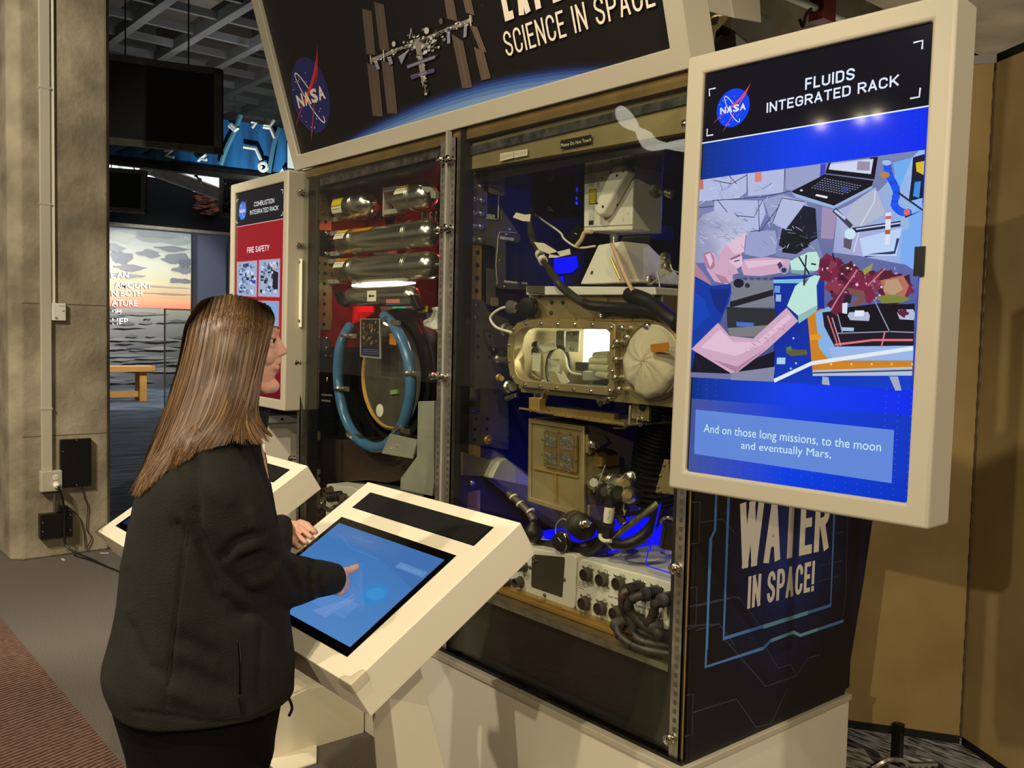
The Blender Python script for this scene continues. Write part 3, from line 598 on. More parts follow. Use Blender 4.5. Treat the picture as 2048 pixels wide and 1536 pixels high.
for q in [(608, 384), (604, 491), (599, 725), (590, 917), (889, 321), (906, 320), (884, 460), (902, 457), (874, 752), (892, 754), (1357, 1135), (1346, 1475)]: bolt(*q)
for q in (560, 640):
    p = A(603, q, -.024); 
p0 = A(600, 518, -.024); p1 = A(600, 655, -.024)
obj('latch_strip', MB().box(p0.x-.020, p0.x+.024, -.03, -.022, p1.z, p0.z), 'cream', case, bevel=.005)
for q in (524, 642): p = A(599, q, -.03); obj('screw', MB().lathe(p, (0, -1, 0), [(0, .008), (.003, .007), (.004, .002)], 12), 'golddark', case)
# header rail under sign
hd = MB().box(-2.64, -1.53, .0, .06, 2.03, 2.20)
def headerpoly(pts, Y, d): return MB().prism([A(a, b, Y) for a, b in pts], (0, d, 0))
obj('header_rail', headerpoly([(905, 298), (1384, 172), (1384, 262), (905, 345)], .02, .07), 'goldpale', case)
obj('header_rail', MB().box(-3.70, -1.50, -.005, .12, 2.235, 2.272), 'golddark', case)
obj('header_strip', headerpoly([(905, 302), (1384, 186), (1384, 205), (905, 318)], .012, .01), mat('mottled_black', (22, 22, 24), .35, 0, .8, 40, col2=(78, 76, 72)), case)
obj('header_rail', headerpoly([(640, 352), (884, 292), (884, 312), (640, 372)], .012, .04), mat('mottled_brown', (30, 26, 24), .35, 0, .8, 40, col2=(84, 74, 66)), case)
obj('header_rail', headerpoly([(640, 345), (884, 283), (884, 292), (640, 354)], .008, .04), 'lightgrey', case)
def lab(fn, name='label'):
    c = Canvas((0, .0105, 0), (1, 0, 0), (0, 0, 1)); fn(c); c.build(name, 'print', case)
def l1(c): c.pp([(1121, 281), (1183, 269), (1183, 286), (1121, 298)], (18, 17, 14)); c.ptext('Please Do Not Touch', (1122, 294), (1182, 282), (1122, 287), (206, 190, 140), .01)
def l2(c):
    c.pp([(1144, 209), (1168, 204), (1168, 216), (1144, 222)], (206, 200, 186))
    for i in range(7): c.pp([(1149+2.2*i, 214-.4*i), (1150.2+2.2*i, 214-.4*i), (1150.2+2.2*i, 218-.4*i), (1149+2.2*i, 218-.4*i)], (70, 66, 60))
def l3(c): c.pp([(1000, 307), (1027, 302), (1027, 316), (1000, 323)], (206, 196, 172)); c.ptext('FLUIDS INTEGRATED', (1002, 317), (1026, 311), (1002, 313), (120, 112, 96))
def l4(c): c.pp([(1028, 302), (1055, 298), (1055, 311), (1028, 316)], (206, 196, 172)); c.ptext('TEST RACK', (1030, 311), (1053, 306), (1030, 307), (120, 112, 96))
for fn in (l1, l2, l3, l4): lab(fn, 'warning_label' if fn is l1 else 'paper_label')

cl_ = obj('cable_clip', MB().ell(A(1371, 248, .0), (.012, .012, .012)), 'chrome', case)
obj('roof_panel', MB().box(-3.72, -1.51, .03, .85, 2.24, 2.27), 'brown', case)
# side graphic panel (rack side, curved back)
sd = thing('graphic_board', 'dark blue side panel of right rack lettered with water and space', 'sign panel', (-1.5, .4, ZB))
prof = [(.0, ZB), (.775, ZB), (.80, .55), (.86, .80), (.905, 1.02), (.945, 1.35), (.955, 1.65), (.93, 2.0), (.86, 2.27), (0, 2.27)]
obj('board', MB().prism([(-1.50, y, z) for y, z in prof], (-.012, 0, 0)), 'blackmatte', sd)
cv = Canvas((-1.4985, 0, 0), (0, 1, 0), (0, 0, 1))
NV = (10, 14, 34)
cv.poly([(y, z) for y, z in prof], [(14, 14, 22), (12, 12, 20), (14, 16, 34), (14, 22, 52), (12, 18, 44), (12, 16, 36), (10, 14, 30), (10, 14, 30), (10, 12, 24), (12, 13, 22)])
for (a, b, c, d), c1, c2 in [((.12, .62, .80, 1.35), (16, 26, 74), (10, 14, 34))]:
    for k in range(10):
        s_ = 1-k*.09; cv.ell(.45, .95, .38*s_, .42*s_, tuple(int(NV[j]+(( 34, 62, 150)[j]-NV[j])*(k/10)**1.2) for j in range(3)), 36)
def cpx(pts, w_, c): cv.pl(pts, w_, c)
TR = lambda x, y: (1360+x/3.84, 900+y/3.84)
cv.T = TR
fa = (58, 62, 84)
for pts in [[(90, 400), (155, 400), (145, 715), (90, 720)], [(155, 555), (330, 530), (350, 560)], [(350, 560), (420, 640)], [(80, 1060), (130, 1050), (120, 1360), (60, 1375)], [(130, 1198), (450, 1125), (600, 1330)], [(120, 1385), (300, 1335), (420, 1500)], [(1090, 660), (1255, 630)], [(1070, 890), (1245, 850)], [(1060, 1010), (1230, 965)], [(1285, 480), (1275, 1100), (1245, 1310)]]: cpx(pts, .0035, fa)
cv.T = lambda x, y: (1320+x/2.0316, 780+y/2.0316)
for pts in [[(108, 1240), (135, 1235), (130, 1402), (100, 1408)], [(135, 1310), (310, 1255), (390, 1370), (450, 1355), (520, 1210)], [(260, 1010), (430, 1205), (555, 1160), (600, 1090), (650, 1075)], [(420, 1030), (480, 1130), (530, 1115), (550, 1155)], [(120, 880), (300, 840), (330, 850)], [(110, 960), (240, 950)]]: cpx(pts, .0035, fa)
bb, bc, bd_ = (78, 128, 200), (116, 176, 206), (80, 120, 170)
cv.T = None
z = lambda pts: [(1360+x/3.84, 900+y/3.84) for x, y in pts]
cpx(z([(283, 200), (268, 615), (232, 690), (205, 1530)]), .010, bb)
q = lambda pts: [(1320+x/2.0316, 780+y/2.0316) for x, y in pts]
cpx(q([(208, 595), (185, 1125), (420, 1049), (450, 1018), (542, 984), (570, 997), (745, 938)]), .010, bb)
cpx(q([(280, 395), (258, 1010), (693, 875), (712, 400)]), .012, bb)
cpx(q([(420, 962), (600, 905)]), .012, bc); cpx(q([(452, 1018), (542, 984), (570, 997), (640, 973)]), .010, bc)
wh = (250, 243, 232)
cv.stext('WATER', (1474.6, 1139.6), (1655.6, 1099), (1467.6, 1008), wh, .15, .06)
cv.stext('IN SPACE!', (1494, 1218), (1627, 1181), (1497, 1153), wh, .15, .08)
cv.build('printed_graphic', 'print', sd)
obj('corner_bead', MB().box(-1.513, -1.499, -.012, .004, ZB, 2.26), 'darkmetal', sd)
# ================================================================== header sign (leans forward)
hs = thing('header_sign', 'large leaning header sign with space station and round emblem', 'sign', (-2.65, -.05, 2.27))
tl = math.atan2(.16, .53); U = V((1, 0, 0)); Wv = V((0, -math.sin(tl), math.cos(tl))); Nv = U.cross(Wv)
O = V((-3.762, -.02, 2.272)); HW, HH = 2.213, .93
def hp(a, b, c=0): return O+U*a+Wv*b+Nv*c
fw = .062
def rc(i_, c): return [hp(i_, i_, c), hp(HW-i_, i_, c), hp(HW-i_, HH-i_, c), hp(i_, HH-i_, c)]
vv = rc(0, 0)+rc(fw, 0)+rc(0, -.11)+rc(fw, -.11); ff = []
for k in range(4):
    q = (k+1) % 4; ff += [(k, q, 4+q, 4+k), (8+k, 12+k, 12+q, 8+q), (k, 8+k, 8+q, q), (4+k, 4+q, 12+q, 12+k)]
obj('frame', MB().add(vv, ff), 'frame', hs, bevel=.004)
obj('panel', MB().prism([hp(fw, fw, -.02), hp(HW-fw, fw, -.02), hp(HW-fw, HH-fw, -.02), hp(fw, HH-fw, -.02)], -Nv*.05), 'blackmatte', hs)
cv = Canvas(hp(0, 0, -.0185), U, Wv)
BK = (24, 21, 18)
cv.rect(fw, fw, HW-fw, HH-fw, BK)
# earth limb: blue glow band along an arc
xc = cv.P(935, 225)[0]; xl_ = cv.P(690, 296)[0]; xr_ = cv.P(1225, 145)[0]
def limb(x): return fw+.062*(1-((x-xc)/((xc-xl_) if x < xc else (xr_-xc)))**2)
xs = [fw+(HW-2*fw)*i/60 for i in range(61)]
for off, c in ((.016, (25, 24, 28)), (.010, (26, 27, 42)), (.004, (29, 34, 66)), (-.002, (36, 50, 104)), (-.009, (48, 76, 146)), (-.018, (66, 100, 170)), (-.029, (88, 124, 184)), (-.042, (112, 144, 194))):
    pts = [(x, limb(x)+off) for x in xs if limb(x)+off > fw+1e-4]
    if len(pts) > 2: cv.poly([(pts[0][0], fw)]+pts+[(pts[-1][0], fw)], c)
rg = random.Random(9)
for i in range(60): cv.ell(rg.uniform(.1, 2.1), rg.uniform(.25, .8), .0016, .0016, (120, 110, 96), 5)
a, b = cv.P(620.5, 191); rr = (cv.P(621, 109)[1]-cv.P(620, 273)[1])/2
meatball(cv, a, b, rr, (38, 40, 98), (206, 52, 42), (226, 216, 200))
# space station
cv.T = lambda x, y: (500+x/3.2, y/3.2)
pan = (82, 70, 60)
def array_(q):
    cv.pp(q, pan); a, b, c, d = q
    L = lambda u, w_: ((a[0]*(1-u)+b[0]*u)*(1-w_)+(d[0]*(1-u)+c[0]*u)*w_, (a[1]*(1-u)+b[1]*u)*(1-w_)+(d[1]*(1-u)+c[1]*u)*w_)
    cv.pl([L(.5, 0), L(.5, 1)], .004, (34, 30, 26))
    for k in range(1, 26): cv.pl([L(0, k/26), L(1, k/26)], .0012, (118, 100, 84))
    for u in (0, .47, .53, 1): cv.pl([L(u, 0), L(u, 1)], .0015, (124, 108, 92))
for q in [[(720, 55), (778, 70), (803, 352), (748, 345)], [(797, 12), (857, 28), (893, 330), (835, 318)], [(752, 405), (822, 420), (850, 745), (790, 742)], [(845, 390), (912, 400), (945, 728), (884, 726)], [(1245, -20), (1300, -30), (1330, 138), (1268, 120)], [(1362, -30), (1410, -35), (1440, 98), (1388, 82)], [(1295, 215), (1365, 260), (1425, 560), (1365, 565)], [(1412, 160), (1455, 170), (1518, 335), (1482, 330)], [(1440, 300), (1500, 330), (1545, 500), (1488, 515)]]: array_(q)
lg, mg, dg = (196, 190, 182), (140, 134, 128), (92, 88, 86)
cv.pp([(780, 372), (1100, 248), (1400, 120), (1425, 95), (1430, 140), (1300, 190), (1100, 262), (790, 400)], mg)
for i in range(150):
    u = rg.random(); x = 790+u*620+rg.gauss(0, 4); y = 385-u*258+rg.gauss(0, 12); s_ = rg.uniform(4, 16)
    cv.pp([(x, y), (x+s_, y-s_*.4), (x+s_*.9, y+s_*.5), (x-.1*s_, y+s_*.7)], rg.choice([lg, mg, dg, (60, 56, 54), (222, 216, 206)]))
for i in range(120):
    x = rg.gauss(1110, 50); y = rg.gauss(285, 30); s_ = rg.uniform(6, 24)
    cv.pp([(x, y), (x+s_, y-s_*.4), (x+s_*.8, y+s_*.6), (x, y+s_*.7)], rg.choice([lg, mg, dg, (112, 112, 130), (60, 56, 54), (214, 208, 200)]))
cv.pp([(1060, 250), (1090, 245), (1135, 470), (1115, 560), (1100, 480)], mg)
for i in range(46):
    u = rg.random(); x = 1085+u*45+rg.gauss(0, 9); y = 330+u*220; s_ = rg.uniform(4, 14)
    cv.pp([(x, y), (x+s_, y-s_*.3), (x+s_, y+s_*.6), (x, y+s_*.7)], rg.choice([lg, mg, dg, (40, 38, 38)]))
for q in [[(960, 365), (1030, 318), (1008, 350), (980, 412)], [(886, 368), (912, 362), (925, 405), (905, 415)], [(803, 395), (825, 392), (842, 440), (822, 446)], [(1270, 205), (1290, 203), (1292, 275), (1272, 280)], [(1380, 165), (1400, 158), (1395, 235), (1375, 240)]]: cv.pp(q, (136, 138, 160)); cv.pl([q[0], q[1]], .002, lg)
for a_, b_ in [((1015, 428), (1195, 362)), ((1040, 492), (1190, 448))]: cv.pl([a_, b_], .012, (96, 94, 112)); cv.pl([a_, b_], .003, (150, 148, 160))
cv.pp([(1042, 486), (1092, 470), (1094, 490), (1044, 508)], (74, 76, 110)); cv.pp([(1140, 452), (1190, 440), (1192, 462), (1142, 476)], (74, 76, 110))
cv.pp([(1118, 580), (1158, 570), (1150, 600), (1125, 610)], (44, 42, 40)); cv.pp([(1126, 596), (1144, 592), (1142, 606), (1130, 608)], lg)
cv.pl([(1128, 540), (1132, 590)], .004, mg); cv.pl([(1042, 180), (1030, 245)], .004, lg); cv.pl([(1042, 180), (1052, 240)], .003, mg)
cv.pell(1140, 195, 16, 22, lg); cv.pell(1232, 135, 12, 20, dg); cv.pell(930, 280, 12, 18, lg)
for a_ in [(780, 352, 786, 410), (862, 318, 868, 392), (1418, 95, 1424, 165)]: cv.pl([(a_[0], a_[1]), (a_[2], a_[3])], .006, (214, 204, 190))
cv.T = None
wt = (240, 230, 208)
cv.stext('SCIENCE IN SPACE', (1017, 113.5), (1315, 11), (1009, 64), wt, .105, .13)
a0, a1 = cv.P(1014, 43), cv.P(1036, 37.5)
L = math.hypot(a1[0]-a0[0], a1[1]-a0[1])
cv.stk('EXPLORING', a0[0], a0[1], cv.P(1315, 8)[0]-a0[0]+.02, .19, wt, .125, .13)
cv.build('printed_graphic', 'print', hs)
# side return sign seen over the right monitor
rs = thing('side_sign', 'white cased sign box edge above the side of the case', 'sign', (-1.4, .5, 2.4))
obj('box', MB().prism([D(1400, 0, 2.52), D(1404, 20, 2.52), D(1464, 31, 2.72), D(1458, -60, 2.72), D(1390, -60, 2.5)], (.02, .12, .0)), 'frame', rs, bevel=.004)
rb = thing('rack_top_bracket', 'champagne metal lifting bracket with handle hole on the rack top', 'bracket', tuple(D(1430, 90, 2.95)))
obj('plate', MB().prism([D(x, y, 2.95) for x, y in ((1413, 52), (1417, 36), (1428, 28), (1447, 24), (1466, 34), (1466, 60), (1444, 50), (1432, 62), (1424, 122), (1412, 122))], FWD*.06), 'goldpale', rb, bevel=.004)
obj('handle_hole', MB().prism([D(x, y, 2.935) for x, y in ((1421, 46), (1423, 38), (1438, 31), (1436, 38), (1433, 44))], FWD*.004), 'brown', rb)
tp = thing('projector_housing', 'dark rounded housing standing behind the rack top bracket', 'housing', tuple(D(1450, 100, 3.0)))
obj('body', MB().prism([D(x, y, 3.0) for x, y in ((1429, 130), (1433, 64), (1440, 52), (1450, 48), (1462, 54), (1520, 100), (1560, 140))], FWD*.16), mat('charcoal', (48, 44, 42), .45), tp, bevel=.008)
# ================================================================== monitors
def monitor(name, label, ctr, yaw, tilt, roll, fwx, depth):
    t = thing(name, label, 'monitor', tuple(ctr)); Rm = Matrix.Rotation(yaw, 3, 'Z')@Matrix.Rotation(tilt, 3, 'X')@Matrix.Rotation(roll, 3, 'Y')
    c = V(ctr); u, n, w_ = Rm@V((1, 0, 0)), Rm@V((0, 1, 0)), Rm@V((0, 0, 1)); w2, h2 = .2675, .476; b = fwx
    P = lambda a, d, e: c+u*a+n*d+w_*e
    def rect(a, e, d): return [P(-a, d, -e), P(a, d, -e), P(a, d, e), P(-a, d, e)]
    vv = rect(w2+b, h2+b, 0)+rect(w2, h2, 0)+rect(w2+b, h2+b, depth)+rect(w2, h2, depth); ff = []
    for k in range(4):
        q = (k+1) % 4; ff += [(k, q, 4+q, 4+k), (8+k, 12+k, 12+q, 8+q), (k, 8+k, 8+q, q), (4+k, 4+q, 12+q, 12+k)]
    o = obj('bezel', MB().add(vv, ff), 'frame', t)
    bv = o.modifiers.new('bevel', 'BEVEL'); bv.width = .007; bv.segments = 3; bv.limit_method = 'ANGLE'; bv.angle_limit = R(50)
    obj('back_cover', MB().prism([P(-w2, depth-.02, -h2), P(w2, depth-.02, -h2), P(w2, depth-.02, h2), P(-w2, depth-.02, h2)], n*.018), 'black', t)
    obj('display_glass', MB().prism([P(-w2, .012, -h2), P(w2, .012, -h2), P(w2, .012, h2), P(-w2, .012, h2)], n*.02), 'blackgloss', t)
    return t, Canvas(c+n*.0115, u, w_), P
t1, cv, P = monitor('portrait_monitor', 'portrait monitor showing fluids rack title and caption, right of case', (-1.149, -.134, 1.737), .063, -.029, -.005, .046, .105)
w2, h2 = .2675, .476
cv.rect(-w2+.004, -h2, w2, h2, (3, 4, 16))
zc = lambda x, y: (1380+x/3.066, y/3.066)
# blue field
a = cv.P(*zc(66, 888))[1]
def fld(y0, y1, l, m_, r):
    cv.poly([(-w2+.004, y0), (0, y0), (0, y1), (-w2+.004, y1)], [l, m_, m_, l]); cv.poly([(0, y0), (w2, y0), (w2, y1), (0, y1)], [m_, r, r, m_])
yl = (cv.P(1401, 289.6)[1]+cv.P(1856, 209)[1])/2
fld(-.30, yl, (0, 46, 130), (0, 60, 235), (0, 40, 235)); fld(-h2, -.30, (66, 82, 150), (0, 60, 222), (0, 50, 190))
cv.rect(-w2, yl-.0015, w2, yl+.0015, (220, 235, 255))
cv.hold = True
for i in range(22):
    for j in range(10):
        if rg.random() < .8: cv.ell(-w2+.02+i*.0245, yl-.012-j*.0125, .0008, .0008, (50, 110, 220), 4)
for j in range(18):
    for i in (0, 1, 2, 18, 19, 20): cv.ell(-w2+.02+i*.0255, -h2+.012+j*.0125, .0009, .0009, (70, 130, 235), 4)
for i in range(21):
    for j in range(3): cv.ell(-w2+.02+i*.0255, -h2+.012+j*.0125, .0009, .0009, (70, 130, 235), 4)
cv.hold = False; cv.k += 1
bw = (222, 232, 252)
for pts in [[(120, 590), (118, 548), (157, 540)], [(106, 790), (104, 833), (142, 826)], [(1370, 262), (1427, 248), (1423, 302)], [(1412, 538), (1406, 594), (1350, 604)]]: cv.pl([zc(*p) for p in pts], .0035, bw)
cv.stext('FLUIDS', (1610, 180), (1709.4, 158.8), (1611.6, 156.6), bw, .17, .16)
cv.stext('INTEGRATED RACK', (1533, 226), (1797.5, 171), (1535, 205.5), bw, .17, .16)
ce = cv.P(*zc(264, 662)); rr = (cv.P(*zc(264, 545))[1]-cv.P(*zc(264, 779))[1])/2
meatball(cv, ce[0], ce[1], rr, (0, 62, 236), (226, 76, 96), (214, 232, 255))
# caption
cv.pp([(1391.6, 819), (1788.5, 860), (1783.6, 966.5), (1388.5, 907.5)], (96, 134, 214))
cy_ = (206, 236, 236)
cv.ptext('And on those long missions, to the moon', (1407.6, 864), (1762, 903), (1410, 847), cy_, 0)
cv.ptext('and eventually Mars,', (1482.4, 897), (1662, 916), (1483.4, 881.5), cy_, 0)
# video picture traced: crop frame 1340,280 scale 2.844
cv.T = lambda x, y: (1340+x/2.844, 280+y/2.844)
G = cv.pp
G([(162, 228), (1452, 55), (1380, 1425), (107, 1348)], [(120, 130, 190), (120, 130, 176), (20, 50, 150), (60, 66, 110)])
bag = (176, 184, 222); bag2 = (150, 158, 200); bag3 = (120, 128, 172); ln = (48, 50, 76); wb = (206, 212, 240)
for q, c in [([(165, 230), (330, 205), (440, 190), (440, 300), (400, 330), (240, 345), (165, 350)], bag), ([(440, 190), (655, 165), (655, 300), (445, 320)], bag), ([(660, 165), (860, 138), (850, 220), (690, 290), (660, 280)], bag2), ([(255, 340), (530, 345), (545, 420), (500, 520), (440, 520), (380, 420), (250, 400)], bag), ([(530, 340), (640, 310), (770, 350), (790, 380), (640, 510), (580, 470)], bag2), ([(440, 520), (600, 515), (620, 640), (520, 670), (425, 650)], bag2), ([(160, 350), (250, 345), (250, 405), (155, 430)], bag3), ([(620, 500), (840, 560), (880, 700), (600, 660)], bag3)]: G(q, c)
for i in range(60):
    x, y = rg.uniform(170, 640), rg.uniform(210, 640); cv.pl([(x, y), (x+rg.uniform(-60, 60), y+rg.uniform(-50, 60))], .0011, rg.choice([wb, bag3, (142, 150, 196), ln]))
for pts in [[(162, 385), (250, 378)], [(240, 345), (530, 325), (690, 290)], [(440, 190), (440, 300), (400, 330)], [(655, 165), (650, 300)], [(250, 230), (350, 250), (440, 200)], [(270, 340), (400, 500)], [(530, 340), (480, 440), (260, 420)], [(460, 520), (520, 515), (620, 380)], [(380, 250), (340, 205)], [(505, 340), (510, 520)]]: cv.pl(pts, .0018, ln)
G([(484, 188), (523, 182), (524, 236), (486, 242)], (214, 130, 110)); G([(163, 230), (190, 227), (193, 280), (160, 284)], (196, 110, 96))
G([(640, 500), (750, 370), (830, 390), (840, 560), (700, 640), (620, 600)], (24, 26, 44)); G([(640, 540), (760, 510), (800, 600), (720, 650), (640, 640)], (16, 24, 30))
for i in range(26): x, y = rg.uniform(650, 820), rg.uniform(400, 630); cv.pl([(x, y), (x+rg.uniform(-40, 50), y+rg.uniform(-30, 30))], .0012, rg.choice([(120, 140, 150), (70, 90, 110), (180, 190, 210)]))
G([(585, 470), (640, 320), (780, 350), (660, 510)], bag); cv.pl([(585, 470), (640, 330), (770, 352)], .002, ln)
G([(868, 380), (955, 400), (930, 565), (860, 560)], (160, 140, 176)); G([(858, 140), (890, 135), (880, 215), (856, 210)], (60, 70, 190))
G([(955, 400), (1190, 290), (1420, 60), (1450, 60), (1420, 720), (1290, 700), (1080, 660), (930, 640)], [(170, 180, 214), (150, 170, 214), (150, 190, 236), (150, 190, 240), (134, 176, 236), (160, 180, 226), (170, 170, 214), (150, 160, 206)])
G([(1080, 560), (1320, 500), (1290, 660), (1100, 660)], (186, 208, 244)); G([(1040, 360), (1170, 270), (1230, 420), (1080, 500), (1000, 470)], (176, 182, 204))
G([(990, 560), (1040, 560), (1030, 625), (990, 610)], (90, 84, 100)); G([(1270, 130), (1380, 100), (1300, 300)], (110, 170, 236)); G([(1330, 480), (1440, 360), (1420, 760), (1310, 690)], (120, 170, 240))
cv.pl([(1170, 290), (1165, 350), (1090, 480), (1045, 640)], .002, (214, 222, 240))
# laptop
G([(905, 130), (1185, 95), (1165, 225), (885, 190)], (14, 14, 24)); G([(915, 135), (1160, 108), (1145, 195), (905, 168)], (206, 212, 236)); G([(1070, 122), (1140, 124), (1138, 175), (1065, 172)], (150, 140, 170)); G([(920, 130), (1140, 104), (1135, 112), (920, 140)], (170, 180, 220))
G([(695, 292), (885, 195), (1160, 232), (1150, 262), (940, 378), (730, 322)], (16, 16, 26)); G([(697, 300), (935, 374), (1150, 262), (1155, 275), (935, 392), (720, 330)], (150, 176, 220))
cv.hold = True
for r_ in range(6):
    for k in range(15):
        x = 880+k*15.5-r_*14; y = 216+k*3.2+r_*10.5
        if k < 14-r_*.4: G([(x, y), (x+9, y+2), (x+5, y+7), (x-4, y+5)], (120, 126, 160))
cv.hold = False; cv.k += 1
G([(835, 308), (900, 322), (895, 334), (828, 318)], (222, 228, 244)); G([(985, 270), (1020, 275), (1005, 292), (975, 286)], (50, 60, 150)); cv.pell(750, 287, 9, 6, (190, 200, 224))
# arm, lamp, cables, right clutter
cv.pl([(935, 395), (1035, 495)], .010, (60, 64, 86)); cv.pl([(940, 400), (1000, 450)], .005, (190, 200, 226)); cv.pl([(1040, 515), (1320, 475)], .011, (26, 30, 66)); cv.pl([(1060, 508), (1310, 473)], .003, (190, 205, 240)); cv.pell(1338, 475, 26, 38, (150, 180, 220))
cv.pell(1027, 535, 32, 31, (196, 226, 240)); G([(1228, 415), (1262, 412), (1250, 600), (1225, 595)], (216, 222, 240)); G([(1228, 435), (1262, 432), (1260, 450), (1228, 452)], (200, 96, 96)); G([(1226, 512), (1256, 510), (1255, 535), (1226, 538)], (180, 90, 50))
pts = crom([(1235, 130, 0), (1250, 200, 0), (1290, 290, 0), (1280, 370, 0), (1320, 410, 0), (1360, 412, 0)], 5); cv.pl([(p.x, p.y) for p in pts], .0145, (10, 70, 226))
for p in pts[::3]: cv.pell(p.x, p.y, 24, 20, (20, 84, 236))
G([(1385, 100), (1452, 80), (1440, 330), (1360, 350), (1375, 230)], (20, 24, 52)); G([(1400, 130), (1450, 120), (1445, 200), (1405, 180)], (214, 186, 40)); G([(1395, 240), (1430, 235), (1420, 330), (1385, 320)], (60, 140, 226)); cv.pell(1350, 412, 18, 20, (216, 110, 90)); cv.pell(1225, 200, 28, 18, (176, 130, 70)); cv.pell(1235, 130, 26, 16, (160, 190, 226))
cv.pl([(1110, 660), (1280, 640), (1300, 560)], .006, (40, 60, 110)); cv.pl([(1300, 300), (1440, 400), (1340, 440)], .004, (40, 44, 70)); cv.pl([(1110, 655), (1275, 655)], .003, (190, 205, 236))
# blue bench with frame
G([(590, 780), (880, 765), (880, 960), (1380, 1010), (1375, 1425), (585, 1375), (600, 1000)], [(8, 40, 150), (10, 50, 170), (4, 40, 150), (0, 60, 200), (0, 60, 200), (0, 50, 180), (4, 34, 140)])
G([(345, 790), (590, 800), (600, 950), (350, 955)], (120, 122, 136)); cv.pell(394, 815, 30, 26, (26, 26, 40)); cv.pell(443, 828, 14, 14, (40, 40, 60))
for k in range(5): cv.pell(430+k*38, 790, 13, 8, (70, 74, 110))
G([(345, 920), (590, 850), (590, 885), (345, 955)], (26, 26, 36)); G([(325, 950), (600, 960), (620, 1060), (330, 1075)], (40, 44, 48)); G([(380, 1035), (480, 1040), (478, 1062), (382, 1060)], (70, 110, 196)); G([(330, 1070), (600, 1050), (540, 1120), (345, 1118)], (120, 120, 126))
G([(110, 1190), (345, 1300), (600, 1200), (590, 1370), (120, 1320)], (16, 14, 34)); G([(345, 1325), (600, 1290), (590, 1375), (350, 1365)], (130, 134, 160))
G([(108, 1320), (350, 1330), (348, 1362), (108, 1348)], (110, 116, 156))
G([(590, 795), (780, 790), (780, 815), (590, 815)], (120, 190, 220)); G([(598, 830), (630, 830), (628, 870), (596, 868)], (100, 150, 210)); G([(606, 880), (636, 880), (634, 920), (604, 918)], (150, 180, 226)); G([(612, 1238), (660, 1238), (658, 1275), (610, 1275)], (170, 205, 240))
for x, y in ((705, 1128), (720, 1270), (690, 1300)): cv.pell(x, y, 6, 6, (160, 190, 230))
G([(662, 1180), (690, 1172), (700, 1190), (780, 1195), (785, 1222), (690, 1230), (665, 1210)], (92, 90, 50)); G([(665, 1180), (690, 1175), (695, 1195), (672, 1200)], (60, 130, 80))
G([(785, 1000), (860, 960), (1395, 1000), (1380, 1340), (815, 1335)], (200, 128, 30)); G([(830, 985), (900, 950), (1395, 990), (1385, 1255), (910, 1255), (850, 1180)], (130, 176, 226)); G([(905, 1180), (1385, 1175), (1384, 1250), (930, 1250)], (150, 180, 230))
G([(870, 980), (1395, 930), (1390, 1170), (940, 1175), (880, 1060)], (24, 20, 34)); G([(950, 960), (1190, 930), (1250, 1090), (985, 1100)], (12, 12, 22)); G([(1190, 930), (1395, 935), (1390, 1090), (1255, 1085)], (14, 14, 24))
for q in [(1013, 980, 1140, 1030), (1295, 965, 1396, 1025)]: G([(q[0]+10, q[1]), (q[2]-10, q[1]-2), (q[2], q[1]+20), (q[2]-5, q[3]), (q[0]+15, q[3]-5), (q[0], q[1]+20)], (176, 186, 214))
G([(1055, 970), (1108, 970), (1105, 1003), (1052, 1003)], (224, 230, 244)); G([(980, 1065), (1050, 1068), (1048, 1088), (978, 1086)], (160, 190, 214))
for pts in [[(950, 1100), (1250, 1090)], [(1160, 900), (1250, 1085)], [(985, 1100), (950, 965)], [(1255, 1090), (1390, 1095)]]: cv.pl(pts, .0022, (150, 150, 176))
cv.pl([(940, 1165), (1160, 1138), (1385, 1138)], .0045, (226, 110, 120)); cv.pl([(1205, 1180), (1225, 1095)], .003, (226, 110, 120)); cv.pl([(900, 1000), (960, 1175)], .003, (200, 110, 120)); cv.pl([(925, 1010), (975, 1170)], .0025, (214, 150, 170))
G([(880, 1260), (1380, 1290), (1380, 1325), (830, 1310)], (206, 130, 30)); G([(815, 1310), (1380, 1290), (1380, 1340), (815, 1342)], (176, 190, 214)); cv.pl([(815, 1325), (1380, 1310)], .003, (50, 60, 90))
cv.pl([(595, 1370), (810, 1270), (1385, 1185)], .0085, (224, 232, 236))
G([(870, 1345), (905, 1350), (912, 1395), (868, 1390)], (160, 170, 190)); G([(1250, 1345), (1300, 1345), (1320, 1425), (1285, 1425)], (160, 170, 190)); G([(800, 1108), (862, 1105), (862, 1135), (800, 1140)], (226, 150, 30))
for k in range(5): cv.pell(920+k*115, 1275, 6, 6, (244, 200, 120))
